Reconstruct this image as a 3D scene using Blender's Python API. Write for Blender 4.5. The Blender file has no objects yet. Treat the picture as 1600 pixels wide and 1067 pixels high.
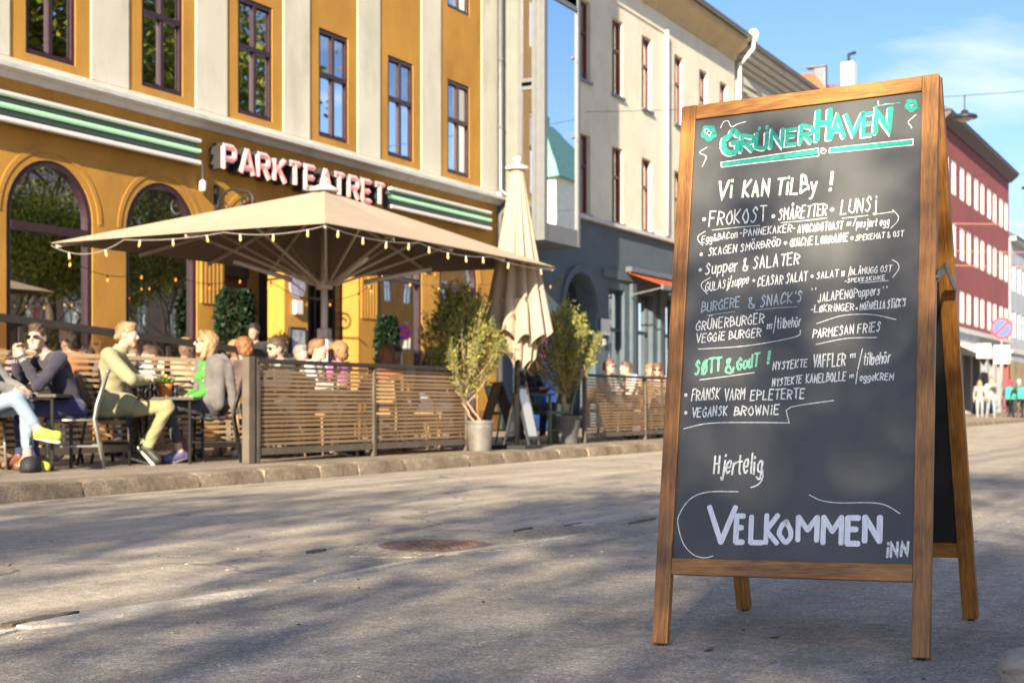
import bpy, bmesh, math, random
import numpy as np
from mathutils import Vector, Matrix

S = bpy.context.scene
COL = S.collection
R = math.radians
random.seed(7)
rng = np.random.default_rng(7)

# ------------------------------------------------------------------ camera
cam_data = bpy.data.cameras.new('camera')
cam = bpy.data.objects.new('camera', cam_data)
COL.objects.link(cam)
cam.location = (0, 0, 0.70)
cam.rotation_euler = (R(90), 0, R(28))
cam_data.sensor_width = 36
cam_data.lens = 49.5
cam_data.shift_y = 0.0603
cam_data.clip_start = 0.05
cam_data.clip_end = 2000
cam_data.dof.use_dof = True
cam_data.dof.focus_distance = 4.15
cam_data.dof.aperture_fstop = 6.0
cam_data.dof.aperture_blades = 0
S.camera = cam

# ------------------------------------------------------------------ light
SUN_EL = 22.0
SUN_AZ = 13.0          # light travels +y, turned this far towards -x
world = bpy.data.worlds.new('World')
S.world = world
world.use_nodes = True
nt = world.node_tree
nt.nodes.clear()
wo = nt.nodes.new('ShaderNodeOutputWorld')
bg = nt.nodes.new('ShaderNodeBackground')
bg.inputs['Strength'].default_value = 0.082
sky = nt.nodes.new('ShaderNodeTexSky')
sky.sky_type = 'NISHITA'
sky.sun_disc = False
sky.sun_elevation = R(SUN_EL)
sky.sun_rotation = R(180 - SUN_AZ)
sky.altitude = 0
sky.air_density = 1.0
sky.dust_density = 0.6
sky.ozone_density = 2.5
tc = nt.nodes.new('ShaderNodeTexCoord')
mp = nt.nodes.new('ShaderNodeMapping')
mp.inputs['Scale'].default_value = (2.2, 2.2, 7.0)
mp.inputs['Location'].default_value = (0.35, 1.4, 0.25)
mp.inputs['Rotation'].default_value = (0.35, 0.25, 0)
nz = nt.nodes.new('ShaderNodeTexNoise')
nz.inputs['Scale'].default_value = 1.5
nz.inputs['Detail'].default_value = 9
nz.inputs['Roughness'].default_value = 0.56
nz.inputs['Distortion'].default_value = 0.5
cr = nt.nodes.new('ShaderNodeValToRGB')
cr.color_ramp.elements[0].position = 0.50
cr.color_ramp.elements[0].color = (0, 0, 0, 1)
cr.color_ramp.elements[1].position = 0.76
cr.color_ramp.elements[1].color = (1, 1, 1, 1)
mx = nt.nodes.new('ShaderNodeMixRGB')
mx.inputs['Color2'].default_value = (5.4, 5.7, 6.3, 1)
# a clear blue evening sky: lift the horizon haze a little
hsv = nt.nodes.new('ShaderNodeHueSaturation')
hsv.inputs['Saturation'].default_value = 1.12
hsv.inputs['Hue'].default_value = 0.500
hsv.inputs['Value'].default_value = 1.0
tint = nt.nodes.new('ShaderNodeVectorMath'); tint.operation = 'MULTIPLY'; tint.inputs[1].default_value = (0.83, 0.80, 0.92)
L = nt.links.new
L(tc.outputs['Generated'], mp.inputs['Vector'])
L(mp.outputs[0], nz.inputs['Vector'])
L(nz.outputs['Fac'], cr.inputs['Fac'])
L(sky.outputs[0], hsv.inputs['Color'])
L(hsv.outputs[0], tint.inputs[0])
L(tint.outputs[0], mx.inputs['Color1'])
L(cr.outputs[0], mx.inputs['Fac'])
L(mx.outputs[0], bg.inputs['Color'])
L(bg.outputs[0], wo.inputs[0])

sd = bpy.data.lights.new('sun', 'SUN')
sd.energy = 5.0
sd.angle = R(0.53)
sd.color = (1.0, 0.84, 0.60)
sun = bpy.data.objects.new('sun', sd)
COL.objects.link(sun)
tdir = Vector((-math.sin(R(SUN_AZ)) * math.cos(R(SUN_EL)), math.cos(R(SUN_AZ)) * math.cos(R(SUN_EL)), -math.sin(R(SUN_EL))))
sun.rotation_euler = tdir.to_track_quat('-Z', 'Y').to_euler()
sun.location = (5, -20, 20)

S.view_settings.view_transform = 'Standard'
S.view_settings.look = 'None'
S.view_settings.gamma = 1.0
S.view_settings.use_curve_mapping = False
S.view_settings.exposure = 1.42
S.render.engine = 'CYCLES'
S.cycles.max_bounces = 7
S.cycles.transparent_max_bounces = 10
S.cycles.use_denoising = True
S.cycles.caustics_reflective = False
S.cycles.caustics_refractive = False
S.cycles.sample_clamp_indirect = 8

# ------------------------------------------------------------------ materials
MATS = {}
def mat(name, col, rough=0.7, var=0.12, scale=6.0, bump=0.0, bscale=80.0, metal=0.0, spec=0.5,
        stretch=(1, 1, 1), dirt=None, dirt_scale=1.5, dirt_amt=0.5, trans=0.0, sheen=0.0):
    """procedural principled material: two scales of colour variation, optional dirt blotches and bump"""
    if name in MATS: return MATS[name]
    m = bpy.data.materials.new(name); m.use_nodes = True
    t = m.node_tree; N = t.nodes; K = t.links.new
    b = N['Principled BSDF']
    b.inputs['Roughness'].default_value = rough
    b.inputs['Metallic'].default_value = metal
    b.inputs['Specular IOR Level'].default_value = spec
    if sheen: b.inputs['Sheen Weight'].default_value = sheen
    co = N.new('ShaderNodeTexCoord'); ma = N.new('ShaderNodeMapping')
    ma.inputs['Scale'].default_value = stretch
    K(co.outputs['Object'], ma.inputs['Vector'])
    n1 = N.new('ShaderNodeTexNoise'); n1.inputs['Scale'].default_value = scale
    n1.inputs['Detail'].default_value = 6; n1.inputs['Roughness'].default_value = 0.6
    K(ma.outputs[0], n1.inputs['Vector'])
    r = N.new('ShaderNodeMapRange')
    r.inputs['From Min'].default_value = 0.3; r.inputs['From Max'].default_value = 0.7
    r.inputs['To Min'].default_value = 1 - var; r.inputs['To Max'].default_value = 1 + var
    K(n1.outputs['Fac'], r.inputs['Value'])
    mul = N.new('ShaderNodeVectorMath'); mul.operation = 'SCALE'
    mul.inputs[0].default_value = col[:3]
    K(r.outputs[0], mul.inputs['Scale'])
    out = mul.outputs[0]
    if dirt:
        n2 = N.new('ShaderNodeTexNoise'); n2.inputs['Scale'].default_value = dirt_scale
        n2.inputs['Detail'].default_value = 8; n2.inputs['Roughness'].default_value = 0.65
        K(ma.outputs[0], n2.inputs['Vector'])
        r2 = N.new('ShaderNodeMapRange'); r2.clamp = True
        r2.inputs['From Min'].default_value = 0.5; r2.inputs['From Max'].default_value = 0.72
        r2.inputs['To Min'].default_value = 0; r2.inputs['To Max'].default_value = dirt_amt
        K(n2.outputs['Fac'], r2.inputs['Value'])
        mi = N.new('ShaderNodeMixRGB'); mi.inputs['Color2'].default_value = (*dirt, 1)
        K(r2.outputs[0], mi.inputs['Fac']); K(out, mi.inputs['Color1'])
        out = mi.outputs[0]
    K(out, b.inputs['Base Color'])
    if bump:
        n3 = N.new('ShaderNodeTexNoise'); n3.inputs['Scale'].default_value = bscale
        n3.inputs['Detail'].default_value = 4
        K(ma.outputs[0], n3.inputs['Vector'])
        bp = N.new('ShaderNodeBump'); bp.inputs['Strength'].default_value = bump
        bp.inputs['Distance'].default_value = 0.01
        K(n3.outputs['Fac'], bp.inputs['Height']); K(bp.outputs[0], b.inputs['Normal'])
    if trans:
        tr = N.new('ShaderNodeBsdfTranslucent'); K(out, tr.inputs['Color'])
        ms = N.new('ShaderNodeMixShader'); ms.inputs[0].default_value = trans
        K(b.outputs[0], ms.inputs[1]); K(tr.outputs[0], ms.inputs[2])
        K(ms.outputs[0], N['Material Output'].inputs['Surface'])
    MATS[name] = m
    return m

def glass_mat(name, refl=0.45, tint=(0.75, 0.8, 0.82), rough=0.0, wob=0.0):
    if name in MATS: return MATS[name]
    m = bpy.data.materials.new(name); m.use_nodes = True
    t = m.node_tree; N = t.nodes; K = t.links.new; N.clear()
    o = N.new('ShaderNodeOutputMaterial'); g = N.new('ShaderNodeBsdfGlossy'); tr = N.new('ShaderNodeBsdfTransparent')
    g.inputs['Roughness'].default_value = rough; g.inputs['Color'].default_value = (0.95, 0.97, 1, 1)
    tr.inputs['Color'].default_value = (*tint, 1)
    lw = N.new('ShaderNodeFresnel'); lw.inputs['IOR'].default_value = 1.5
    ad = N.new('ShaderNodeMath'); ad.operation = 'ADD'; ad.use_clamp = True; ad.inputs[1].default_value = refl
    K(lw.outputs[0], ad.inputs[0])
    ms = N.new('ShaderNodeMixShader'); K(ad.outputs[0], ms.inputs[0]); K(tr.outputs[0], ms.inputs[1]); K(g.outputs[0], ms.inputs[2])
    if wob:
        n = N.new('ShaderNodeTexNoise'); n.inputs['Scale'].default_value = 1.3; n.inputs['Detail'].default_value = 1
        co = N.new('ShaderNodeTexCoord'); K(co.outputs['Object'], n.inputs['Vector'])
        bp = N.new('ShaderNodeBump'); bp.inputs['Strength'].default_value = wob; bp.inputs['Distance'].default_value = 0.02
        K(n.outputs['Fac'], bp.inputs['Height']); K(bp.outputs[0], g.inputs['Normal'])
    K(ms.outputs[0], o.inputs['Surface'])
    MATS[name] = m
    return m

def emit_mat(name, col, strength, base=(0.8, 0.8, 0.8)):
    if name in MATS: return MATS[name]
    m = bpy.data.materials.new(name); m.use_nodes = True
    b = m.node_tree.nodes['Principled BSDF']
    b.inputs['Base Color'].default_value = (*base, 1)
    b.inputs['Emission Color'].default_value = (*col, 1)
    b.inputs['Emission Strength'].default_value = strength
    b.inputs['Roughness'].default_value = 0.35
    MATS[name] = m
    return m

def wood_mat(name, c1, c2, axis=2, rough=0.4, ring=9.0):
    if name in MATS: return MATS[name]
    m = bpy.data.materials.new(name); m.use_nodes = True
    t = m.node_tree; N = t.nodes; K = t.links.new
    b = N['Principled BSDF']; b.inputs['Roughness'].default_value = rough
    b.inputs['Coat Weight'].default_value = 0.04; b.inputs['Coat Roughness'].default_value = 0.3
    co = N.new('ShaderNodeTexCoord'); ma = N.new('ShaderNodeMapping')
    sc = [1.0, 1.0, 1.0]; sc[axis] = 0.07
    ma.inputs['Scale'].default_value = sc
    K(co.outputs['Object'], ma.inputs['Vector'])
    big = N.new('ShaderNodeTexNoise'); big.inputs['Scale'].default_value = ring; big.inputs['Detail'].default_value = 3
    big.inputs['Distortion'].default_value = 0.6
    K(ma.outputs[0], big.inputs['Vector'])
    wv = N.new('ShaderNodeMath'); wv.operation = 'MULTIPLY'; wv.inputs[1].default_value = 60
    sn = N.new('ShaderNodeMath'); sn.operation = 'SINE'
    K(big.outputs['Fac'], wv.inputs[0]); K(wv.outputs[0], sn.inputs[0])
    fine = N.new('ShaderNodeTexNoise'); fine.inputs['Scale'].default_value = 260; fine.inputs['Detail'].default_value = 4
    K(ma.outputs[0], fine.inputs['Vector'])
    bl = N.new('ShaderNodeTexNoise'); bl.inputs['Scale'].default_value = 5.5; bl.inputs['Detail'].default_value = 4
    K(co.outputs['Object'], bl.inputs['Vector'])
    a = N.new('ShaderNodeMath'); a.operation = 'MULTIPLY_ADD'; a.inputs[1].default_value = 0.09; K(sn.outputs[0], a.inputs[0])
    K(fine.outputs['Fac'], a.inputs[2])
    a2 = N.new('ShaderNodeMath'); a2.operation = 'MULTIPLY_ADD'; a2.inputs[1].default_value = 0.9; K(bl.outputs['Fac'], a2.inputs[0]); K(a.outputs[0], a2.inputs[2])
    rp = N.new('ShaderNodeMapRange'); rp.inputs['From Min'].default_value = 0.55; rp.inputs['From Max'].default_value = 1.3; K(a2.outputs[0], rp.inputs['Value'])
    mi = N.new('ShaderNodeMixRGB'); mi.inputs['Color1'].default_value = (*c1, 1); mi.inputs['Color2'].default_value = (*c2, 1)
    K(rp.outputs[0], mi.inputs['Fac']); K(mi.outputs[0], b.inputs['Base Color'])
    bp = N.new('ShaderNodeBump'); bp.inputs['Strength'].default_value = 0.25; bp.inputs['Distance'].default_value = 0.001
    K(fine.outputs['Fac'], bp.inputs['Height']); K(bp.outputs[0], b.inputs['Normal'])
    MATS[name] = m
    return m

# ------------------------------------------------------------------ mesh helpers
class MB:
    def __init__(s): s.v = []; s.f = []; s.m = []; s.mi = 0
    def add(s, vs, fs):
        o = len(s.v); s.v += [tuple(p) for p in vs]
        for f in fs: s.f.append([i + o for i in f]); s.m.append(s.mi)
        return s
    def box(s, x0, x1, y0, y1, z0, z1):
        vs = [(x, y, z) for x in (x0, x1) for y in (y0, y1) for z in (z0, z1)]
        return s.add(vs, [(0, 1, 3, 2), (4, 6, 7, 5), (0, 4, 5, 1), (2, 3, 7, 6), (0, 2, 6, 4), (1, 5, 7, 3)])
    def obox(s, c, ax, ay, az):
        """oriented box from centre and half-axis vectors"""
        c, ax, ay, az = map(Vector, (c, ax, ay, az))
        vs = [c + i * ax + j * ay + k * az for i in (-1, 1) for j in (-1, 1) for k in (-1, 1)]
        return s.add(vs, [(0, 1, 3, 2), (4, 6, 7, 5), (0, 4, 5, 1), (2, 3, 7, 6), (0, 2, 6, 4), (1, 5, 7, 3)])
    def bar(s, a, b, w, d, up=(0, 0, 1)):
        a, b = Vector(a), Vector(b); t = (b - a); l = t.length; t = t / l
        up = Vector(up)
        if abs(t.dot(up)) > 0.98: up = Vector((1, 0, 0))
        sx = t.cross(up).normalized(); sy = sx.cross(t).normalized()
        return s.obox((a + b) / 2, t * l / 2, sx * w / 2, sy * d / 2)
    def tube(s, pts, r, n=8, cap=True):
        pts = [Vector(p) for p in pts]; rs = r if hasattr(r, '__len__') else [r] * len(pts)
        prev = None; o = len(s.v); k = len(pts)
        vs = []
        for i, p in enumerate(pts):
            t = (pts[min(i + 1, k - 1)] - pts[max(i - 1, 0)])
            if t.length < 1e-9: t = Vector((0, 0, 1))
            t.normalize()
            if prev is None:
                a = Vector((0, 0, 1)) if abs(t.z) < 0.9 else Vector((1, 0, 0))
                sx = t.cross(a).normalized()
            else:
                sx = (prev - t * prev.dot(t)).normalized()
            prev = sx; sy = t.cross(sx)
            for j in range(n):
                a = 2 * math.pi * j / n
                vs.append(p + (sx * math.cos(a) + sy * math.sin(a)) * rs[i])
        fs = []
        for i in range(k - 1):
            for j in range(n):
                fs.append((i * n + j, i * n + (j + 1) % n, (i + 1) * n + (j + 1) % n, (i + 1) * n + j))
        if cap:
            fs.append(tuple(range(n))[::-1]); fs.append(tuple((k - 1) * n + j for j in range(n)))
        return s.add(vs, fs)
    def lathe(s, prof, c=(0, 0, 0), n=16):
        c = Vector(c); vs = []; fs = []
        for r, z in prof:
            for j in range(n):
                a = 2 * math.pi * j / n
                vs.append(c + Vector((r * math.cos(a), r * math.sin(a), z)))
        k = len(prof)
        for i in range(k - 1):
            for j in range(n):
                fs.append((i * n + j, i * n + (j + 1) % n, (i + 1) * n + (j + 1) % n, (i + 1) * n + j))
        fs.append(tuple(range(n))[::-1]); fs.append(tuple((k - 1) * n + j for j in range(n)))
        return s.add(vs, fs)
    def prism(s, poly, axis, a0, a1):
        """poly: list of 2D points in the two other axes (order x,y,z minus axis)"""
        n = len(poly); vs = []
        for a in (a0, a1):
            for p in poly:
                q = [p[0], p[1]]; q.insert(axis, a); vs.append(tuple(q))
        fs = [tuple(range(n))[::-1], tuple(range(n, 2 * n))] + [(i, (i + 1) % n, n + (i + 1) % n, n + i) for i in range(n)]
        return s.add(vs, fs)
    def quad(s, *p): return s.add(p, [tuple(range(len(p)))])
    def build(s, name, m, parent=None, loc=None, smooth=False, bevel=0, stuff=False):
        me = bpy.data.meshes.new(name)
        me.from_pydata(s.v, [], s.f)
        for x in (m if isinstance(m, (list, tuple)) else [m]): me.materials.append(x)
        if any(s.m): me.polygons.foreach_set('material_index', s.m)
        bm = bmesh.new(); bm.from_mesh(me); bmesh.ops.recalc_face_normals(bm, faces=bm.faces); bm.to_mesh(me); bm.free()
        if smooth: me.polygons.foreach_set('use_smooth', [True] * len(me.polygons))
        o = bpy.data.objects.new(name, me); COL.objects.link(o)
        if parent: hook(o, parent)
        if loc: o.location = loc
        if bevel:
            bv = o.modifiers.new('bevel', 'BEVEL'); bv.width = bevel; bv.segments = 2; bv.limit_method = 'ANGLE'
        if stuff: o['kind'] = 'stuff'
        return o

def thing(name, label, cat, loc=(0, 0, 0), rz=0.0, group=None):
    o = bpy.data.objects.new(name, None); COL.objects.link(o)
    o.empty_display_size = 0.2
    o.location = loc; o.rotation_euler = (0, 0, rz)
    return tag(o, label, cat, group)
WORLDP = {}
def thingw(name, label, cat, loc=(0, 0, 0), group=None):
    """a thing whose parts are written in world coordinates"""
    o = thing(name, label, cat, loc, 0, group); WORLDP[o.name] = Matrix.Translation(-Vector(loc)); return o
def hook(o, parent):
    o.parent = parent
    if parent.name in WORLDP: o.matrix_parent_inverse = WORLDP[parent.name]
def tag(o, label, cat, group=None):
    o['label'] = label; o['category'] = cat
    if group: o['group'] = group
    return o
def struct(o): o['kind'] = 'structure'; return o
KIDS = {}
def copy_tree(o, parent=None, kids=None):
    kids = kids if kids is not None else {}
    if not kids:
        for q in COL.objects:
            if q.parent: kids.setdefault(q.parent.name, []).append(q)
    c = o.copy(); COL.objects.link(c)
    if parent: c.parent = parent
    for ch in kids.get(o.name, []): copy_tree(ch, c, kids)
    return c
def place(o, name, mesh_obj, parent, loc, rz=0):
    """another object on the same mesh data"""
    q = bpy.data.objects.new(name, mesh_obj.data if not isinstance(mesh_obj, bpy.types.Mesh) else mesh_obj); COL.objects.link(q)
    hook(q, parent); q.location = loc; q.rotation_euler = (0, 0, rz)
    return q

def np_mesh(name, V, Q, m, parent=None, mats_idx=None, smooth=False, tri=False):
    k = 3 if tri else 4
    me = bpy.data.meshes.new(name)
    V = np.asarray(V, np.float32); Q = np.asarray(Q, np.int32)
    me.vertices.add(len(V)); me.vertices.foreach_set('co', V.ravel())
    me.loops.add(Q.size); me.loops.foreach_set('vertex_index', Q.ravel())
    me.polygons.add(len(Q)); me.polygons.foreach_set('loop_start', np.arange(0, Q.size, k, dtype=np.int32))
    for x in (m if isinstance(m, (list, tuple)) else [m]): me.materials.append(x)
    if mats_idx is not None: me.polygons.foreach_set('material_index', np.asarray(mats_idx, np.int32))
    if smooth: me.polygons.foreach_set('use_smooth', np.ones(len(Q), bool))
    me.update(calc_edges=True); me.validate()
    o = bpy.data.objects.new(name, me); COL.objects.link(o)
    if parent: hook(o, parent)
    return o

def leaves(name, centres, dirs, ln, wd, m, parent=None, jitter=0.5, nm=1, rg=rng):
    """one quad leaf (a bent diamond) at each centre; dirs = growth directions"""
    P = np.asarray(centres, float); D = np.asarray(dirs, float) + rg.normal(0, jitter, P.shape)
    D /= np.linalg.norm(D, axis=1)[:, None] + 1e-9
    A = np.cross(D, rg.normal(0, 1, P.shape)); A /= np.linalg.norm(A, axis=1)[:, None] + 1e-9
    n = len(P); l = ln * rg.uniform(0.7, 1.3, (n, 1)); w = wd * rg.uniform(0.7, 1.3, (n, 1))
    V = np.stack([P, P + D * l * .5 + A * w * .5, P + D * l, P + D * l * .5 - A * w * .5], 1).reshape(-1, 3)
    Q = np.arange(4 * n).reshape(-1, 4)
    idx = rg.integers(0, nm, n) if nm > 1 else None
    return np_mesh(name, V, Q, m, parent, idx)
# ================================================================== ground
def ground_mat(name, base, warm, speck=0.5, grit=220.0, bump=0.5, rough=0.8, patch=0.25, crack=False):
    m = bpy.data.materials.new(name); m.use_nodes = True
    t = m.node_tree; N = t.nodes; K = t.links.new
    b = N['Principled BSDF']; b.inputs['Roughness'].default_value = rough
    b.inputs['Specular IOR Level'].default_value = 0.35
    co = N.new('ShaderNodeTexCoord')
    v = N.new('ShaderNodeTexVoronoi'); v.inputs['Scale'].default_value = grit; K(co.outputs['Object'], v.inputs['Vector'])
    v2 = N.new('ShaderNodeTexVoronoi'); v2.inputs['Scale'].default_value = grit * 0.38; K(co.outputs['Object'], v2.inputs['Vector'])
    sep = N.new('ShaderNodeSeparateColor'); K(v.outputs['Color'], sep.inputs[0])
    sep2 = N.new('ShaderNodeSeparateColor'); K(v2.outputs['Color'], sep2.inputs[0])
    n = N.new('ShaderNodeTexNoise'); n.inputs['Scale'].default_value = 1.1; n.inputs['Detail'].default_value = 8; n.inputs['Roughness'].default_value = 0.65
    K(co.outputs['Object'], n.inputs['Vector'])
    n2 = N.new('ShaderNodeTexNoise'); n2.inputs['Scale'].default_value = 14; n2.inputs['Detail'].default_value = 5; K(co.outputs['Object'], n2.inputs['Vector'])
    mp_ = N.new('ShaderNodeMapping'); mp_.inputs['Scale'].default_value = (3.0, 0.16, 1); K(co.outputs['Object'], mp_.inputs['Vector'])
    n3 = N.new('ShaderNodeTexNoise'); n3.inputs['Scale'].default_value = 1.3; n3.inputs['Detail'].default_value = 4; K(mp_.outputs[0], n3.inputs['Vector'])
    mi = N.new('ShaderNodeMixRGB'); mi.inputs['Color1'].default_value = (*base, 1); mi.inputs['Color2'].default_value = (*warm, 1)
    r = N.new('ShaderNodeMapRange'); r.inputs['From Min'].default_value = .36; r.inputs['From Max'].default_value = .64; K(n.outputs['Fac'], r.inputs['Value']); K(r.outputs[0], mi.inputs['Fac'])
    # per-stone brightness
    r1 = N.new('ShaderNodeMapRange'); r1.inputs['To Min'].default_value = 1 - speck; r1.inputs['To Max'].default_value = 1 + speck; K(sep.outputs[0], r1.inputs['Value'])
    pw = N.new('ShaderNodeMath'); pw.operation = 'POWER'; pw.inputs[1].default_value = 9; K(sep2.outputs[1], pw.inputs[0])
    ad = N.new('ShaderNodeMath'); ad.operation = 'MULTIPLY_ADD'; ad.inputs[1].default_value = speck * 1.2; K(pw.outputs[0], ad.inputs[0]); K(r1.outputs[0], ad.inputs[2])
    r3 = N.new('ShaderNodeMapRange'); r3.inputs['From Min'].default_value = .3; r3.inputs['From Max'].default_value = .7; r3.inputs['To Min'].default_value = 1 - patch; r3.inputs['To Max'].default_value = 1 + patch; K(n3.outputs['Fac'], r3.inputs['Value'])
    r4 = N.new('ShaderNodeMapRange'); r4.inputs['From Min'].default_value = .3; r4.inputs['From Max'].default_value = .7; r4.inputs['To Min'].default_value = .85; r4.inputs['To Max'].default_value = 1.15; K(n2.outputs['Fac'], r4.inputs['Value'])
    m1 = N.new('ShaderNodeMath'); m1.operation = 'MULTIPLY'; K(ad.outputs[0], m1.inputs[0]); K(r3.outputs[0], m1.inputs[1])
    m2 = N.new('ShaderNodeMath'); m2.operation = 'MULTIPLY'; K(m1.outputs[0], m2.inputs[0]); K(r4.outputs[0], m2.inputs[1])
    sc = N.new('ShaderNodeVectorMath'); sc.operation = 'SCALE'; K(mi.outputs[0], sc.inputs[0]); K(m2.outputs[0], sc.inputs['Scale'])
    out = sc.outputs[0]
    if crack:
        vc = N.new('ShaderNodeTexVoronoi'); vc.feature = 'DISTANCE_TO_EDGE'; vc.inputs['Scale'].default_value = 0.55
        wp = N.new('ShaderNodeTexNoise'); wp.inputs['Scale'].default_value = 2.5; wp.inputs['Detail'].default_value = 6; K(co.outputs['Object'], wp.inputs['Vector'])
        mm = N.new('ShaderNodeMixRGB'); mm.inputs['Fac'].default_value = 0.35; K(co.outputs['Object'], mm.inputs['Color1']); K(wp.outputs['Color'], mm.inputs['Color2'])
        K(mm.outputs[0], vc.inputs['Vector'])
        rc_ = N.new('ShaderNodeMapRange'); rc_.inputs['From Max'].default_value = 0.006; rc_.inputs['To Min'].default_value = 0.45; K(vc.outputs['Distance'], rc_.inputs['Value'])
        s2 = N.new('ShaderNodeVectorMath'); s2.operation = 'SCALE'; K(out, s2.inputs[0]); K(rc_.outputs[0], s2.inputs['Scale']); out = s2.outputs[0]
    K(out, b.inputs['Base Color'])
    bp = N.new('ShaderNodeBump'); bp.inputs['Strength'].default_value = bump; bp.inputs['Distance'].default_value = 0.004
    K(v.outputs['Distance'], bp.inputs['Height'])
    bp2 = N.new('ShaderNodeBump'); bp2.inputs['Strength'].default_value = 0.35; bp2.inputs['Distance'].default_value = 0.02
    K(n2.outputs['Fac'], bp2.inputs['Height']); K(bp.outputs[0], bp2.inputs['Normal']); K(bp2.outputs[0], b.inputs['Normal'])
    return m

M_asph = ground_mat('worn_asphalt', (0.34, 0.300, 0.245), (0.44, 0.385, 0.31), speck=0.35, crack=True)
M_asph2 = ground_mat('newer_asphalt', (0.27, 0.247, 0.217), (0.355, 0.315, 0.262), speck=0.45)
M_walk = ground_mat('sidewalk_asphalt', (0.24, 0.20, 0.16), (0.30, 0.255, 0.20), speck=0.3, grit=160)
M_gran = ground_mat('granite', (0.20, 0.155, 0.11), (0.32, 0.26, 0.19), speck=0.35, grit=140, bump=0.8)
M_conc = ground_mat('pale_concrete', (0.46, 0.42, 0.36), (0.56, 0.50, 0.42), speck=0.2, grit=150)
M_patch = ground_mat('patched_asphalt', (0.32, 0.28, 0.21), (0.42, 0.35, 0.26), speck=0.5, grit=120, bump=0.8)

KERB_X = -7.75
def ground_z(x, y):
    """the near lane rises gently away from the gutter"""
    t = x + 1.70
    z = 0.026 * (t if t > 0.25 else (0.5 * (t + 0.25) ** 2 / 0.5 if t > -0.25 else 0)) if t > -0.25 else 0.0
    z = min(z, 0.10)
    # shallow sink around the manhole
    d = math.hypot((x + 3.62) / 1.1, (y - 6.0) / 1.6)
    return z - 0.012 * math.exp(-d * d)
def sheet(name, m, xs, ys, dz=0.0):
    V = [(x, y, ground_z(x, y) + dz) for y in ys for x in xs]; nx = len(xs)
    F = [(j * nx + i, j * nx + i + 1, (j + 1) * nx + i + 1, (j + 1) * nx + i) for j in range(len(ys) - 1) for i in range(nx - 1)]
    b = MB(); b.add(V, F); return struct(b.build(name, m, smooth=True))
xs = list(np.arange(-9.0, 2.6, 0.2)) + [4, 7, 12, 20, 40, 90, 400]
ys = [-300, -80, -30, -12, -5, 0, 1, 2, 2.5] + list(np.arange(3, 12, 0.25)) + list(np.arange(12, 30, 2.0)) + [34, 40, 50, 70, 100, 160, 300, 700]
road = sheet('road', M_asph, xs, ys)
# the newer asphalt on the near side of the joint, a sheet just above the old one
b = MB(); ysn = list(np.arange(-6, 40, 0.25)); joint = []
for y in ysn:
    joint.append(-3.30 + 0.05 * math.sin(y * 1.9) + 0.03 * math.sin(y * 5.3 + 1) - 0.012 * (y - 4))
xsn = [0.0, 0.25, 0.5, 0.9, 1.2, 1.5, 1.8, 2.1, 2.4, 2.8, 3.2, 4.0, 6, 9]
V = []
for y, j in zip(ysn, joint):
    for k, d in enumerate(xsn):
        x = j + d; V.append((x, y, ground_z(x, y) + (0.004 if k else 0.001)))
n = len(xsn)
b.add(V, [(r * n + i, r * n + i + 1, (r + 1) * n + i + 1, (r + 1) * n + i) for r in range(len(ysn) - 1) for i in range(n - 1)])
struct(b.build('road_near_lane', M_asph2, smooth=True))
# broken pale concrete gutter strips along the joint
def slab(pts, z=0.009):
    b = MB(); cx = sum(p[0] for p in pts) / len(pts); cy = sum(p[1] for p in pts) / len(pts)
    big = [(cx + (p[0] - cx) * 1.03, cy + (p[1] - cy) * 1.01) for p in pts]
    n = len(pts)
    b.add([(x, y, ground_z(x, y) - 0.002) for x, y in big] + [(x, y, ground_z(x, y) + z) for x, y in pts],
          [tuple(range(n, 2 * n))] + [(i, (i + 1) % n, n + (i + 1) % n, n + i) for i in range(n)])
    return b
def ragged_strip(y0, y1, x0, x1, w0, w1, seed):
    rr = random.Random(seed); k = max(4, int((y1 - y0) / 0.12)); Lf = []; Rt = []
    for i in range(k + 1):
        t = i / k; x = x0 + (x1 - x0) * t; w = (w0 + (w1 - w0) * t) * (1 if 0 < i < k else 0.35)
        y = y0 + (y1 - y0) * t
        Lf.append((x - w / 2 + rr.uniform(-.012, .012), y)); Rt.append((x + w / 2 + rr.uniform(-.008, .008), y))
    return Lf + Rt[::-1]
rs = thing('gutter_strip', 'broken strip of pale concrete set in the asphalt along the road joint', 'concrete strip', (0, 0, 0))
for i, a in enumerate([(2.2, 3.1, -3.40, -3.38, .10, .10), (3.16, 4.22, -3.40, -3.30, .14, .12), (4.55, 5.62, -3.31, -3.36, .045, .05), (5.62, 6.85, -3.37, -3.22, .06, .05),
                       (7.3, 9.0, -3.50, -3.40, .20, .15), (9.05, 11.5, -3.42, -3.5, .16, .14), (11.55, 15, -3.5, -3.55, .15, .15)]):
    p = ragged_strip(*a, seed=i); slab(p).build('slab', M_conc, rs)
# asphalt patches round the manhole
for i, (cx, cy, rx, ry, m_) in enumerate([(-3.64, 6.0, .40, .52, M_patch), (-3.42, 6.95, .22, .55, M_patch), (-4.9, 4.1, .34, .3, M_patch), (-4.45, 3.35, .25, .16, M_patch)]):
    rr = random.Random(i + 30); pts = []
    for k in range(40):
        a = 2 * math.pi * k / 40; q = 1 + 0.13 * math.sin(3 * a + i) + 0.06 * rr.uniform(-1, 1)
        pts.append((cx + rx * q * math.cos(a), cy + ry * q * math.sin(a)))
    struct(slab(pts, 0.005 + 0.0007 * i).build('asphalt_patch', m_))
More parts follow.
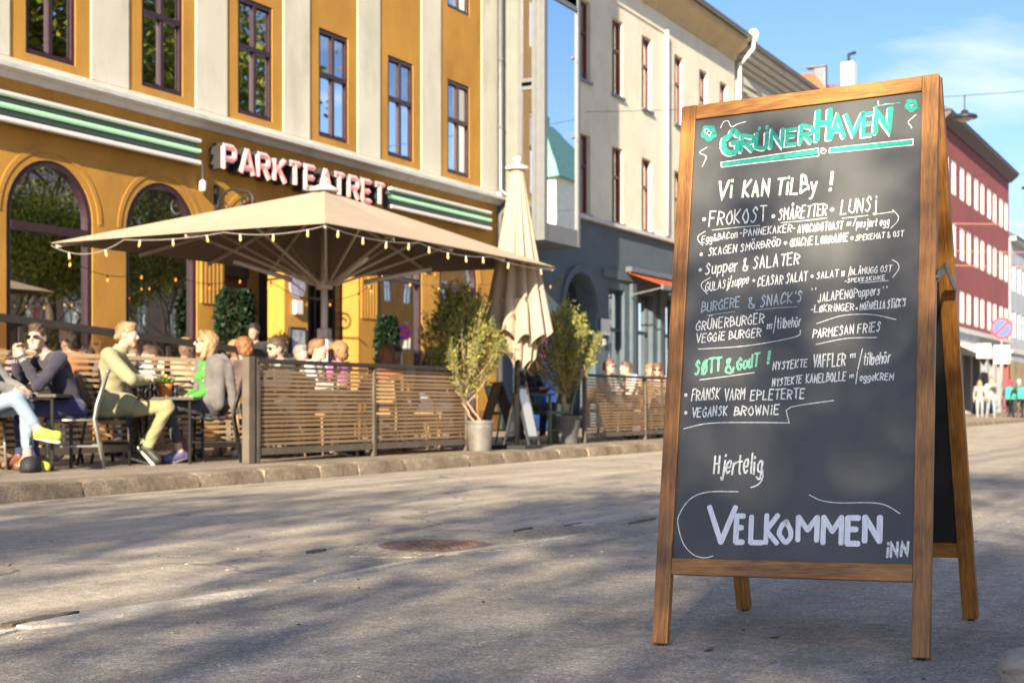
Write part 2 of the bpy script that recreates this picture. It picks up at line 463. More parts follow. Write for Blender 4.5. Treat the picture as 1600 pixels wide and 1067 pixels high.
# manhole cover
M_rust = mat('rusty_iron', (0.20, 0.125, 0.10), 0.55, 0.45, 14, 0.6, 60, metal=0.1, dirt=(0.20, 0.165, 0.165), dirt_scale=5, dirt_amt=0.8)
mh = thing('manhole_cover', 'rusty round manhole cover sunk in the worn asphalt by the pale strip', 'manhole cover', (-3.62, 6.0, ground_z(-3.62, 6.0) + 0.008))
b = MB(); b.lathe([(0.275, -.01), (0.285, .001), (0.268, .002), (0.265, -.004)], n=48); b.build('rim', M_rust, mh, smooth=False)
b = MB(); b.lathe([(0.0, -.006), (0.258, -.006), (0.262, .000), (0.245, .003), (0.235, -.001), (0.0, -.001)], n=48); lid = b.build('lid', M_rust, mh)
b = MB()
for i in range(-7, 8):
    for j in range(-7, 8):
        x, y = i * .032, j * .032
        if x * x + y * y < .225 ** 2 and (i + j) % 2 == 0: b.obox((x, y, .0005), (.011, .011, 0), (-.006, .006, 0), (0, 0, .0045))
b.build('tread', M_rust, mh, stuff=True)
# dark broken holes in the surface near the cover
M_hole = mat('dark_debris', (0.13, 0.105, 0.075), 0.95, 0.5, 30, 1.0, 60)
for i, (cx, cy, rx, ry) in enumerate([(-3.98, 5.5, .02, .07), (-3.62, 6.95, .018, .11), (-3.5, 7.35, .016, .10), (-3.24, 7.75, .02, .20), (-3.47, 3.30, .035, .14)]):
    rr = random.Random(i); pts = []
    for k in range(22):
        a = 2 * math.pi * k / 22; q = 1 + rr.uniform(-.35, .25)
        pts.append((cx + rx * q * math.cos(a), cy + ry * q * math.sin(a)))
    struct(slab(pts, 0.0115).build('road_crack', M_hole))
# grit, twigs and chips on the near asphalt
b = MB(); rr = random.Random(3)
for i in range(450):
    y = rr.uniform(2.2, 9); x = rr.uniform(-5.5, 0.3); s_ = rr.uniform(.0010, .0030) * (1 + .08 * y)
    z = ground_z(x, y) + .0045
    a = Vector((rr.uniform(-1, 1), rr.uniform(-1, 1), 0)).normalized()
    b.mi = rr.choice([0, 0, 1, 2]); b.obox((x, y, z + s_ * .3), a * s_ * rr.uniform(.7, 1.8), a.cross(Vector((0, 0, 1))) * s_ * .7, (0, 0, s_ * .5))
M_g1 = mat('grit_tan', (0.36, 0.28, 0.18), .9); M_g2 = mat('grit_dark', (0.05, 0.04, 0.03), .9); M_g3 = mat('grit_pale', (0.5, 0.46, 0.4), .9)
o = b.build('road_grit', [M_g1, M_g2, M_g3]); tag(o, 'scattered grit and tiny chips lying on the near asphalt', 'grit'); o['kind'] = 'stuff'
for i, (x, y, l, a, lb) in enumerate([(-1.25, 3.98, .022, .3, 'dry leaf fragment under the chalkboard nearest its left front leg'), (-1.35, 3.7, .02, 1.0, 'dry leaf fragment just right of the left front foot'), (-.3, 5.2, .03, .2, 'dark twig scrap on the asphalt behind the chalkboard'), (-2.4, 4.3, .018, 2.0, 'small dark leaf scrap on open asphalt left of the chalkboard'),
        (-.85, 3.45, .013, .1, 'tiny tan chip in front of the right front foot, left of a pair'), (-.80, 3.44, .011, 1.2, 'tiny tan chip in front of the right front foot, right of a pair'), (-.4, 4.45, .025, .9, 'tan leaf scrap beside the right rear foot')]):
    b = MB(); c = math.cos(a); s_ = math.sin(a); z = ground_z(x, y) + .006
    b.add([(x - c * l, y - s_ * l, z), (x - s_ * l * .35, y + c * l * .35, z + .003), (x + c * l, y + s_ * l, z + .005), (x + s_ * l * .35, y - c * l * .35, z)], [(0, 1, 2, 3)])
    o = b.build('fallen_leaf', M_g2 if i < 4 else M_g1); tag(o, lb, 'leaf')

# sidewalk of the left side, and its kerb stones one by one
b = MB(); b.box(-17.5, KERB_X - 0.27, -20, 71, -0.2, 0.118); b.box(-17.5, -8.0, 71, 180, -0.2, 0.10)
struct(b.build('sidewalk', M_walk))
kerb = bpy.data.objects.new('kerb', None); COL.objects.link(kerb); kerb['kind'] = 'structure'
def kerb_stone(length, seed):
    rr = np.random.default_rng(seed); nx, ny, nz_ = 4, max(4, int(length / .09)), 3
    bm = bmesh.new(); bmesh.ops.create_cube(bm, size=1)
    bmesh.ops.subdivide_edges(bm, edges=[e for e in bm.edges if abs(e.verts[0].co.y - e.verts[1].co.y) > .5], cuts=ny)
    bmesh.ops.subdivide_edges(bm, edges=[e for e in bm.edges if abs(e.verts[0].co.z - e.verts[1].co.z) > .5], cuts=2)
    bmesh.ops.subdivide_edges(bm, edges=[e for e in bm.edges if abs(e.verts[0].co.x - e.verts[1].co.x) > .5], cuts=2)
    for v in bm.verts:
        top = v.co.z > .49; front = v.co.x > .49; end = abs(v.co.y) > .49
        v.co.x *= .27; v.co.y *= length - .009; v.co.z = -.10 + (v.co.z + .5) * .224
        j = rr.normal(0, .0055, 3)
        if top: v.co.z += j[2] * .5; 
        if front: v.co.x += j[0] * 1.2 - (.014 if top else 0)
        if top and front: v.co.z -= .012
        if end: v.co.y += j[1] * .4
        if end and (top or front): v.co.y *= 1 - .005 / length; v.co.z -= .003 if top else 0
    me = bpy.data.meshes.new('kerb_stone'); bm.to_mesh(me); bm.free(); me.materials.append(M_gran)
    me.polygons.foreach_set('use_smooth', [True] * len(me.polygons)); me.set_sharp_from_angle(angle=R(38))
    return me
kms = {l: [kerb_stone(l, int(l * 100) + k) for k in range(2)] for l in (0.62, .85, 1.05, 1.3)}
y = -3.0; rr = random.Random(12)
while y < 70:
    l = rr.choice([.62, .85, .85, 1.05, 1.05, 1.3]); me = rr.choice(kms[l])
    o = bpy.data.objects.new('kerb_stone', me); COL.objects.link(o); o.parent = kerb
    o.location = (KERB_X - .135 + rr.uniform(-.006, .006), y + l / 2, rr.uniform(-.004, .004)); o.rotation_euler = (rr.uniform(-.004, .004), 0, rr.choice([0, math.pi]) * 0 + rr.uniform(-.006, .006))
    y += l
# pale boulder-like stone at the near right edge
def rough_stone(name, loc, sx, sy, sz, seed, m_):
    rr = np.random.default_rng(seed); bm = bmesh.new(); bmesh.ops.create_cube(bm, size=1)
    bmesh.ops.subdivide_edges(bm, edges=bm.edges[:], cuts=7, use_grid_fill=True)
    for v in bm.verts:
        p = v.co * 2; q = Vector([math.copysign(abs(c) ** 1.0, c) for c in p])
        l = (abs(q.x) ** 5 + abs(q.y) ** 5 + abs(q.z) ** 5) ** .2
        q = q / l
        d = 1 + .05 * math.sin(q.x * 5 + seed) * math.sin(q.y * 7) + .02 * rr.normal()
        v.co = Vector((q.x * sx / 2 * d, q.y * sy / 2 * d, (q.z + .3) * sz / 2 * d))
    me = bpy.data.meshes.new(name); bm.to_mesh(me); bm.free(); me.materials.append(m_)
    me.polygons.foreach_set('use_smooth', [True] * len(me.polygons))
    o = bpy.data.objects.new(name, me); COL.objects.link(o); o.location = loc
    return o
M_stone = mat('pale_stone', (0.42, 0.36, 0.29), .85, .3, 9, 1.0, 60, dirt=(.2, .16, .11), dirt_scale=9, dirt_amt=.8)
st = rough_stone('stone_block', (-0.335, 3.72, 0.030), .56, .36, .12, 4, M_stone); st.rotation_euler = (0, 0, R(72))
tag(st, 'pale rough stone block cut off at the bottom right edge', 'stone')
# traffic island with sign at the far crossing
b = MB(); pts = []
for k in range(32):
    a = 2 * math.pi * k / 32; pts.append((-9.6 + 1.4 * math.cos(a), 62.4 + 3.0 * math.sin(a)))
b.prism(pts, 2, -0.1, 0.13); struct(b.build('traffic_island', M_gran))
# ================================================================== buildings
FX = -14.0
M_orange = mat('ochre_render', (0.48, 0.25, 0.045), .85, .16, 1.6, .5, 45, dirt=(0.33, 0.15, 0.03), dirt_scale=1.3, dirt_amt=.65, stretch=(1, 1, .5))
M_pale = mat('pale_render', (0.66, 0.65, 0.56), .85, .10, 1.3, .35, 60, dirt=(0.40, 0.40, 0.31), dirt_scale=1.4, dirt_amt=.55, stretch=(1, 1, .45))
M_corn = mat('painted_cornice', (0.60, 0.62, 0.64), .7, .08, 3, .2, 50, dirt=(.3, .3, .28), dirt_scale=4, dirt_amt=.5)
M_cream = mat('cream_render', (0.80, 0.785, 0.66), .85, .07, 1.1, .35, 60, dirt=(0.48, .42, .31), dirt_scale=1.8, dirt_amt=.35)
M_blue = mat('blue_grey_render', (0.085, 0.125, 0.16), .75, .16, 2.0, .4, 40, dirt=(.10, .13, .15), dirt_scale=2.5, dirt_amt=.4)
M_red = mat('red_render', (0.27, 0.072, 0.076), .85, .10, .6, .2, 30, dirt=(.26, .05, .05), dirt_scale=.8, dirt_amt=.4)
M_bg2 = mat('pale_blue_render', (0.42, 0.47, 0.54), .85, .08, .6)
M_wfr = mat('aubergine_frame', (0.040, 0.020, 0.030), .4, .15, 8)
M_rfr = mat('oxblood_frame', (0.16, 0.025, 0.022), .45, .2, 8)
M_white = mat('white_paint', (0.74, 0.74, 0.72), .5, .05, 6, dirt=(.5, .5, .46), dirt_scale=6, dirt_amt=.3)
M_alu = mat('grey_aluminium', (0.17, 0.185, 0.20), .45, .08, 5, metal=.15)
M_zinc = mat('zinc', (0.20, 0.215, 0.24), .4, .15, 4, metal=.6, dirt=(.2, .22, .24), dirt_scale=5)
M_dark = mat('dark_interior', (0.028, 0.024, 0.022), .9, .3, 2)
M_dkm = mat('dark_metal', (0.035, 0.036, 0.04), .45, .2, 10, metal=.3)
M_curt = mat('curtain_cloth', (0.78, 0.78, 0.76), .9, .1, 3)
M_tile = mat('slate_tiles', (0.09, 0.085, 0.085), .7, .35, 9, .8, 18)
M_rtile = mat('orange_roof_tiles', (0.50, 0.13, 0.05), .8, .3, 9, .8, 18)
M_copper = mat('green_copper', (0.20, 0.42, 0.32), .7, .2, 3)
G_up = glass_mat('upper_window_glass', .50, (.75, .77, .80), 0, .10)
G_shop = glass_mat('shop_window_glass', .60, (.35, .38, .40), 0, .05)
G_bay = glass_mat('bay_glass', .62, (.25, .28, .3), 0, .02)

def wall_holes(mb, x, y0, y1, z0, z1, holes, depth=.22, sgn=1):
    ys_ = sorted({y0, y1, *[h[0] for h in holes], *[h[1] for h in holes]}); zs_ = sorted({z0, z1, *[h[2] for h in holes], *[h[3] for h in holes]})
    for a, b_ in zip(ys_, ys_[1:]):
        for c, d in zip(zs_, zs_[1:]):
            ym, zm = (a + b_) / 2, (c + d) / 2
            if any(h[0] < ym < h[1] and h[2] < zm < h[3] for h in holes): continue
            mb.quad((x, a, c), (x, b_, c), (x, b_, d), (x, a, d))
    for (a, b_, c, d) in holes:
        xi = x - sgn * depth
        for p, q in (((a, c), (a, d)), ((b_, c), (b_, d)), ((a, c), (b_, c)), ((a, d), (b_, d))):
            mb.quad((x, *p), (x, *q), (xi, *q), (xi, *p))
    return mb

class Win:
    """a window type: meshes shared by all its copies; origin bottom left, facing +x"""
    def __init__(s, w, h, fr, gl, cols=2, rows=((0, .59), (.59, 1)), bar=.055, fd=.07, outer=.06, curtain=None, back=True, sill=None):
        s.w, s.h = w, h
        b = MB()
        b.box(0, fd, 0, outer, 0, h); b.box(0, fd, w - outer, w, 0, h)
        b.box(.001, fd - .001, outer, w - outer, 0, outer); b.box(.001, fd - .001, outer, w - outer, h - outer, h)
        iw, ih = w - 2 * outer, h - 2 * outer
        for c in range(1, cols): y = outer + iw * c / cols; b.box(.003, fd + .004, y - bar * .6, y + bar * .6, outer, h - outer)
        for r in rows[1:]: z = outer + ih * r[0]; b.box(.002, fd + .012, outer, w - outer, z - bar * .7, z + bar * .7)
        s.frame = s.mesh(b, 'window_frame', fr)
        s.panes = []
        for c in range(cols):
            for r0, r1 in rows:
                ya, yb = outer + iw * c / cols, outer + iw * (c + 1) / cols; za, zb = outer + ih * r0, outer + ih * r1
                # the casement's own inner rim
                k = MB(); e = bar * .5
                k.quad((.03, e, e), (.03, yb - ya - e, e), (.03, yb - ya - e, zb - za - e), (.03, e, zb - za - e))
                s.panes.append((s.mesh(k, 'pane', gl), (0, ya, za)))
        s.curt = None
        if curtain:
            k = MB(); n = 18
            for side in ((outer, outer + iw * curtain), (w - outer - iw * curtain, w - outer)):
                P = [(-.10 + .02 * math.sin(i * 1.7), side[0] + (side[1] - side[0]) * i / n) for i in range(n + 1)]
                k.add([(x_, y_, .03) for x_, y_ in P] + [(x_, y_, h - .03) for x_, y_ in P], [(i, i + 1, n + 2 + i, n + 1 + i) for i in range(n)])
            s.curt = s.mesh(k, 'curtain', M_curt)
        s.back = None
        if back:
            k = MB(); k.box(-.62, -.60, -.05, w + .05, -.05, h + .05); s.back = s.mesh(k, 'room_back', M_dark)
    def mesh(s, b, name, m):
        o = b.build(name, m); me = o.data; bpy.data.objects.remove(o); return me
    def put(s, parent, x, y, z, rz=0, curtain=True, panes=True):
        o = place(None, 'window', s.frame, parent, (x, y, z), rz)
        for me, loc in (s.panes if panes else []):
            q = bpy.data.objects.new('pane', me); COL.objects.link(q); q.parent = o; q.location = loc
        if s.curt and curtain: q = bpy.data.objects.new('curtain', s.curt); COL.objects.link(q); q.parent = o
        if s.back: q = bpy.data.objects.new('room_back', s.back); COL.objects.link(q); q.parent = o
        return o

# ---- 1: the ochre theatre building
Y0B, Y1B = 1.9, 25.65
tb = thingw('theatre_building', 'ochre and pale banded theatre building with arched ground floor windows behind the umbrella', 'building', (FX, 14, .12))
ctr = [13.46 + 2.125 * k for k in range(-5, 6)]
holes = []
rows_z = [(5.20, 7.03), (8.43, 10.2), (11.6, 13.2)]
for c in ctr:
    for z0, z1 in rows_z: holes.append((c - .43, c + .43, z0, z1))
b = MB(); wall_holes(b, FX, Y0B, Y1B, 4.9, 14.2, holes, .24)
b.box(FX - 10, FX - .9, Y0B, Y1B, .12, 14.2)
b.quad((FX, Y0B, .1), (FX - .9, Y0B, .1), (FX - .9, Y0B, 14.2), (FX, Y0B, 14.2)); b.quad((FX, Y1B, .1), (FX - .9, Y1B, .1), (FX - .9, Y1B, 14.2), (FX, Y1B, 14.2))
b.build('upper_wall', M_orange, tb)
edges = [Y0B] + [(a + b_) / 2 for a, b_ in zip(ctr, ctr[1:])] + [Y1B - .32]
for i, e in enumerate(edges):
    w = .36 if 0 < i < len(edges) - 1 else .34
    b = MB(); b.box(FX - .01, FX + .018, max(e - w, Y0B), min(e + w, Y1B), 5.086, 14.2); b.build('pale_pilaster', M_pale, tb, bevel=.006)
b = MB(); b.box(FX - .01, FX + .017, Y0B, Y1B, 4.975, 5.084); b.build('pale_band', M_pale, tb)
b = MB()
b.prism([(FX - .05, 4.80), (FX + .05, 4.80), (FX + .12, 4.86), (FX + .27, 4.885), (FX + .27, 4.94), (FX + .2, 4.955), (FX - .05, 4.99)], 1, Y0B, Y1B + .05)
b.v = [(v[0], v[1], v[2]) for v in b.v]
b.build('cornice', M_corn, tb)
b = MB(); b.prism([(FX - .05, 14.15), (FX + .1, 14.15), (FX + .5, 14.4), (FX + .5, 14.55), (FX - .05, 14.6)], 1, Y0B, Y1B); b.build('eaves_cornice', M_corn, tb)
b = MB(); b.prism([(FX + .55, 14.56), (FX - 5, 18), (FX - 10, 14.56)], 1, Y0B, Y1B); b.build('roof', M_tile, tb)
w1 = Win(.86, 1.80, M_wfr, G_up, curtain=.36)
w2 = Win(.86, 1.80, M_wfr, G_up, curtain=None)
for k, c in enumerate(ctr):
    for r, (z0, z1) in enumerate(rows_z):
        (w1 if k > 6 or r else w2).put(tb, FX - .085, c - .43, z0 + .01)
# ground floor with arches
GZ0, GTOP, AR, ASP = .12, 4.905, .745, 3.13
b = MB(); N_A = 20; DEP = .34
segs = [Y0B] + sum([[c - AR, c + AR] for c in ctr], []) + [Y1B]
for a, c in zip(segs[0::2], segs[1::2]): b.quad((FX, a, GZ0), (FX, c, GZ0), (FX, c, GTOP), (FX, a, GTOP))
for c in ctr:
    P = [(c - AR * math.cos(math.pi * i / N_A), ASP + AR * math.sin(math.pi * i / N_A)) for i in range(N_A + 1)]
    for p, q in zip(P, P[1:]):
        b.quad((FX, p[0], p[1]), (FX, q[0], q[1]), (FX, q[0], GTOP), (FX, p[0], GTOP))
        b.quad((FX, p[0], p[1]), (FX, q[0], q[1]), (FX - DEP, q[0], q[1]), (FX - DEP, p[0], p[1]))
    for s_ in (-1, 1): b.quad((FX, c + s_ * AR, GZ0), (FX, c + s_ * AR, ASP), (FX - DEP, c + s_ * AR, ASP), (FX - DEP, c + s_ * AR, GZ0))
b.build('ground_wall', M_orange, tb)
for k, c in enumerate(ctr):   # raised arch mouldings
    b = MB(); ra, rb_ = AR + .10, AR + .17
    n = 24; V = []
    for i in range(n + 1):
        a = math.pi * i / n
        for r_, x in ((ra, FX - .01), (ra, FX + .010), (rb_, FX + .010), (rb_, FX - .01)): V.append((x, c - r_ * math.cos(a), ASP + r_ * math.sin(a)))
    F = [(i * 4 + j, i * 4 + (j + 1) % 4, i * 4 + 4 + (j + 1) % 4, i * 4 + 4 + j) for i in range(n) for j in range(4)]
    b.add(V, F); b.build('arch_moulding', M_orange, tb)
def arch_window(c, xg, parent, door=False):
    fr = MB(); n = 24; ro, ri = AR - .002, AR - .08; V = []
    for i in range(n + 1):
        a = math.pi * i / n
        for r_, x in ((ri, xg - .03), (ri, xg + .06), (ro, xg + .06), (ro, xg - .03)): V.append((x, c - r_ * math.cos(a), ASP + r_ * math.sin(a)))
    fr.add(V, [(i * 4 + j, i * 4 + (j + 1) % 4, i * 4 + 4 + (j + 1) % 4, i * 4 + 4 + j) for i in range(n) for j in range(4)])
    for s_ in (-1, 1):
        fr.box(xg - .03, xg + .06, min(c + s_ * ro, c + s_ * ri), max(c + s_ * ro, c + s_ * ri), GZ0, ASP)
    fr.box(xg - .035, xg + .075, c - ri, c + ri, 2.93, 3.03)
    fr.box(xg - .03, xg + .05, c - ri, c + ri, GZ0, .60)
    f = fr.build('arched_window', M_wfr, parent)
    g = MB(); P = [(xg, c - ri * math.cos(math.pi * i / n), ASP + ri * math.sin(math.pi * i / n)) for i in range(n + 1)] + [(xg, c + ri, 3.03), (xg, c - ri, 3.03)]
    g.quad(*P); o = g.build('pane', G_shop); o.parent = f
    g = MB(); g.quad((xg, c - ri, .6), (xg, c + ri, .6), (xg, c + ri, 2.93), (xg, c - ri, 2.93)); o = g.build('pane', G_shop); o.parent = f
    return f
for k, c in enumerate(ctr):
    if k in (7, 8): continue           # the two open entrances
    arch_window(c, FX - .075, tb)
    b = MB(); b.box(FX - .88, FX - .86, c - .9, c + .9, GZ0, 4.2); b.build('room_back', M_dark, tb)
# entrance recesses with gate, door and stair
for k in (7, 8):
    c = ctr[k]
    b = MB()
    b.quad((FX - .885, c - .9, GZ0), (FX - .885, c + .9, GZ0), (FX - .885, c + .9, 4.3), (FX - .885, c - .9, 4.3)); b.build('recess_wall', mat('recess_brown', (.11, .055, .02), .8, .25, 3) if k == 7 else M_dark, tb)
c = ctr[7]
b = MB(); b.box(FX - .85, FX - .80, c - .45, c + .12, GZ0, 2.2); dr = b.build('door', M_dkm, tb)
b = MB(); b.box(FX - .84, FX - .70, c - .72, c + .72, 2.75, 3.3); b.build('transom_panel', M_dark, tb)
b = MB(); b.bar((FX - .75, c - .7, 2.75), (FX - .75, c + .7, 1.55), .06, .05); b.build('stair_rail', M_wfr, tb)
c = ctr[8]
b = MB()
for i in range(9): y = c - .7 + i * .175; b.box(FX - .42, FX - .39, y - .012, y + .012, GZ0, 3.6)
for z in (.3, 1.4, 2.5, 3.1): b.box(FX - .425, FX - .385, c - .73, c + .73, z - .02, z + .02)
b.build('iron_gate', M_dkm, tb)
b = MB(); b.box(FX - .46, FX - .36, c + .55, c + .74, GZ0, 3.3); b.build('gate_post', M_dkm, tb)
# vertical fluting on the piers beside the entrance
for yc in (ctr[6] + 1.06, ctr[9] - 1.06):
    for d in (-.22, -.13, -.04, .05, .14, .23):
        b = MB(); b.box(FX - .01, FX + .022, yc + d - .022, yc + d + .022, 2.2, 3.2); b.build('pier_rib', M_orange, tb)
# wall sockel
for a, c in zip(segs[0::2], segs[1::2]): b = MB(); b.box(FX - .02, FX + .03, a, c, GZ0 - .01, .55); b.build('plinth', mat('dark_ochre', (.26, .12, .03), .85, .2, 3, .4), tb)

# downpipe between the buildings
dp = thingw('downpipe', 'grey zinc downpipe running down between the ochre building and the glazed bay', 'pipe', (FX + .1, 25.6, .12))
b = MB(); b.tube([(FX + .12, 25.60, 14.3), (FX + .12, 25.60, 5.1), (FX + .34, 25.60, 4.95), (FX + .34, 25.60, 4.8), (FX + .12, 25.60, 4.6), (FX + .12, 25.60, .15)], .055, 10); b.build('pipe', M_zinc, dp, smooth=True)
for z in (2.2, 6.4, 7.8, 9.6, 12): b = MB(); b.lathe([(.066, -.03), (.066, .03)], (FX + .12, 25.60, z), 10); b.build('collar', M_zinc, dp)

# ---- signs on the theatre
M_pink = emit_mat('pink_neon', (1.0, 0.16, 0.15), .35, (.90, .30, .28))
M_sgrey = mat('sign_box_grey', (.035, .035, .038), .45, .1, 4)
M_swhite = mat('sign_white', (.80, .80, .80), .4, .03, 5)
M_greenl = emit_mat('green_neon', (0.40, 1.0, 0.50), .12, (.50, .82, .56))
sg = thingw('theatre_sign', 'large sign of white channel letters with pink neon reading PARKTEATRET above the umbrella', 'sign', (FX + .2, 18.9, 4.15))
BL = {  # block letters on a 0..1 grid as bars of constant stroke
 'P': [[(0,0),(0,1)],[(0,1),(.62,1),(.8,.88),(.8,.60),(.62,.48),(0,.48)]],
 'A': [[(0,0),(.40,1),(.5,1),(.9,0)],[(.17,.27),(.73,.27)]],
 'R': [[(0,0),(0,1)],[(0,1),(.62,1),(.8,.88),(.8,.62),(.62,.5),(0,.5)],[(.42,.5),(.85,0)]],
 'K': [[(0,0),(0,1)],[(.8,1),(.05,.42)],[(.3,.58),(.85,0)]],
 'T': [[(0,1),(.8,1)],[(.4,1),(.4,0)]],
 'E': [[(.75,0),(0,0),(0,1),(.75,1)],[(0,.5),(.65,.5)]]}
def ribbon2(pts, w, closed=False):
    """flat mitred stroke outline in 2D -> left/right point lists"""
    P = [Vector(p) for p in pts]; n = len(P); Lp = []; Rp = []
    for i in range(n):
        d0 = (P[i] - P[i - 1]).normalized() if i > 0 else (P[1] - P[0]).normalized()
        d1 = (P[i + 1] - P[i]).normalized() if i < n - 1 else d0
        t = (d0 + d1); t = t.normalized() if t.length > 1e-6 else d0
        nn = Vector((-t.y, t.x)); c = max(.5, nn.dot(Vector((-d0.y, d0.x))))
        wi = w[i] if hasattr(w, '__len__') else w
        Lp.append(P[i] + nn * wi / 2 / c); Rp.append(P[i] - nn * wi / 2 / c)
    return Lp, Rp
def stroke_solid(mb, pts, w, x0, x1, oy, oz, sy, sz):
    Lp, Rp = ribbon2([(p[0] * sy, p[1] * sz) for p in pts], w)
    n = len(Lp); V = []
    for x in (x0, x1):
        for q in Lp + Rp: V.append((x, oy + q.x, oz + q.y))
    F = []; m = 2 * n
    for i in range(n - 1):
        F += [(i, i + 1, n + i + 1, n + i), (m + i, m + n + i, m + n + i + 1, m + i + 1), (i, m + i, m + i + 1, i + 1), (n + i, n + i + 1, m + n + i + 1, m + n + i)]
    F += [(0, n, m + n, m), (n - 1, m + n - 1, m + 2 * n - 1, 2 * n - 1)]
    mb.add(V, F)
y = 16.60; LH = .44; LW = .33; adv = (21.13 - 16.60) / 11
b = MB()
for z in (4.28, 4.52): b.box(FX, FX + .05, 16.6, 21.1, z - .02, z + .02)
b.build('mounting_rail', M_sgrey, sg)
for i, ch in enumerate('PARKTEATRET'):
    oy = 16.64 + i * adv; jj = .0004 * i
    b1 = MB(); b2 = MB(); b3 = MB()
    for k, s_ in enumerate(BL[ch]):
        e = .0011 * k
        stroke_solid(b1, s_, .115 + e, FX + .051 + e, FX + .238 - e, oy, 4.17 + .05, LW, LH - .1)
        stroke_solid(b2, s_, .098 + e, FX + .236, FX + .246 + e, oy, 4.17 + .05, LW, LH - .1)
        P = [Vector((FX + .256, oy + p[0] * LW, 4.22 + p[1] * (LH - .1))) for p in s_]
        b3.tube(P, .021, 6)
    o = b1.build('letter', M_sgrey, sg)
    q = b2.build('letter_face', M_swhite); q.parent = o
    q = b3.build('neon_tube', M_pink); q.parent = o
def stripe_panel(y0, y1, label):
    t = thingw('striped_light_panel', label, 'sign', (FX + .1, (y0 + y1) / 2, 4.4), group='striped neon panels on the ochre facade')
    b = MB(); b.box(FX + .0, FX + .10, y0 + .01, y1 - .01, 4.225, 4.585); b.build('back_box', mat('panel_grey', (.05, .06, .07), .5, .1, 3), t)
    for z, m_, r_ in ((4.57, M_swhite, .028), (4.42, M_greenl, .026), (4.245, M_swhite, .034)):
        b = MB(); b.box(FX + .101, FX + .19, y0, y1, z - r_, z + r_); b.build('light_tube', m_, t, bevel=.015)
    for z in (4.495, 4.34):
        b = MB(); b.box(FX + .101, FX + .12, y0 + .02, y1 - .02, z - .025, z + .025); b.build('groove', mat('groove_grey', (.10, .12, .13), .5), t)
stripe_panel(2.2, 16.22, 'long white and green striped light panel above the arched windows, left of the pink letters')
stripe_panel(21.36, 25.12, 'short white and green striped light panel right of the pink letters, beside the closed umbrella')

# wrought iron bracket
br = thingw('scroll_bracket', 'black wrought iron scroll bracket on the ochre wall under the pink letters', 'bracket', (FX, 16.75, 3.7))
b = MB(); b.box(FX, FX + .04, 16.71, 16.79, 3.35, 4.0); b.build('wall_plate', M_dkm, br)
def spiral(cx, cz, r0, r1, a0, a1, n=26): return [(cx + (r0 + (r1 - r0) * i / n) * math.cos(a0 + (a1 - a0) * i / n), 16.75, cz + (r0 + (r1 - r0) * i / n) * math.sin(a0 + (a1 - a0) * i / n)) for i in range(n + 1)]
b = MB(); b.tube([(FX, 16.75, 3.55)] + spiral(FX + .34, 3.62, .31, .30, R(175), R(60), 10) + spiral(FX + .58, 3.72, .16, .04, R(110), R(-360), 30)[2:], .020, 8); b.build('scroll', M_dkm, br, smooth=True)
b = MB(); b.tube([(FX, 16.75, 3.42), (FX + .5, 16.75, 3.45), (FX + .95, 16.75, 3.42)], .018, 8); b.build('arm', M_dkm, br, smooth=True)
b = MB(); b.tube(spiral(FX + .16, 3.62, .13, .03, R(180), R(-300)), .014, 8); b.build('scroll', M_dkm, br, smooth=True)
wl = thingw('socket_lamp', 'small white socket lamp on a wire below the left end of the pink letters', 'lamp', (FX + .08, 16.35, 3.85))
b = MB(); b.tube([(FX + .08, 16.35, 4.25), (FX + .08, 16.36, 4.0)], .008, 6); b.build('wire', M_swhite, wl)
b = MB(); b.lathe([(.02, .17), (.05, .15), (.055, .02), (.03, 0)], (FX + .08, 16.36, 3.85), 12); b.build('socket', M_swhite, wl, smooth=True)

# notices on the pier between the entrances
yp = (ctr[7] + ctr[8]) / 2
M_blur = mat('faded_print', (.35, .33, .42), .6, .45, 12)
o = MB().lathe([(.0, 0), (.21, 0), (.21, .03), (0, .035)], n=28).build('round_plaque', M_blur); o.rotation_euler = (0, R(90), 0); o.location = (FX + .01, yp, 2.62); tag(o, 'round faded plaque on the ochre pier, above the small white box', 'plaque')
o = MB().box(0, .07, -.11, .11, 0, .24).build('alarm_box', M_white, bevel=.02); o.location = (FX + .001, yp, 2.15); tag(o, 'small white box on the ochre pier between plaque and poster case', 'box')
pc = thingw('poster_case', 'narrow dark framed poster case on the ochre pier left of the umbrella pole', 'poster case', (FX + .03, yp, 1.0))
b = MB(); b.box(FX, FX + .05, yp - .22, yp + .22, .95, 1.95); b.build('frame', M_dkm, pc, bevel=.01)
b = MB(); b.box(FX + .051, FX + .054, yp - .17, yp + .17, 1.0, 1.9); b.build('poster', mat('poster_print', (.38, .40, .5), .35, .6, 5, stretch=(1, 2, 1)), pc)

# ---- 2: glazed bay and the cream building
cb = thingw('cream_building', 'cream building with narrow dark red windows and blue grey ground floor', 'building', (FX, 33, .12))
Y2, Y2E = 25.66, 40.6
cols2 = [29.62, 31.55, 33.42, 35.68, 37.6, 39.3]
hh = [(c, c + .66, z0, z1) for c in cols2 for z0, z1 in ((5.14, 7.0), (8.27, 10.15))]
b = MB(); wall_holes(b, FX, Y2, Y2E, 5.0, 11.5, hh, .24); b.box(FX - 10, FX - .9, Y2, Y2E, .12, 11.6)
b.quad((FX, Y2E, 5), (FX - .9, Y2E, 5), (FX - .9, Y2E, 11.5), (FX, Y2E, 11.5)); b.build('upper_wall', M_cream, cb)
wr = Win(.66, 1.86, M_rfr, G_up, cols=2, rows=((0, .62), (.62, 1)), bar=.045, outer=.05, curtain=.3)
for c in cols2:
    for z0 in (5.14, 8.27):
        wr.put(cb, FX - .17, c, z0 + .005)
        b = MB(); b.box(FX - .16, FX + .06, c - .05, c + .71, z0 - .06, z0 - .001); b.build('sill', M_zinc, cb)
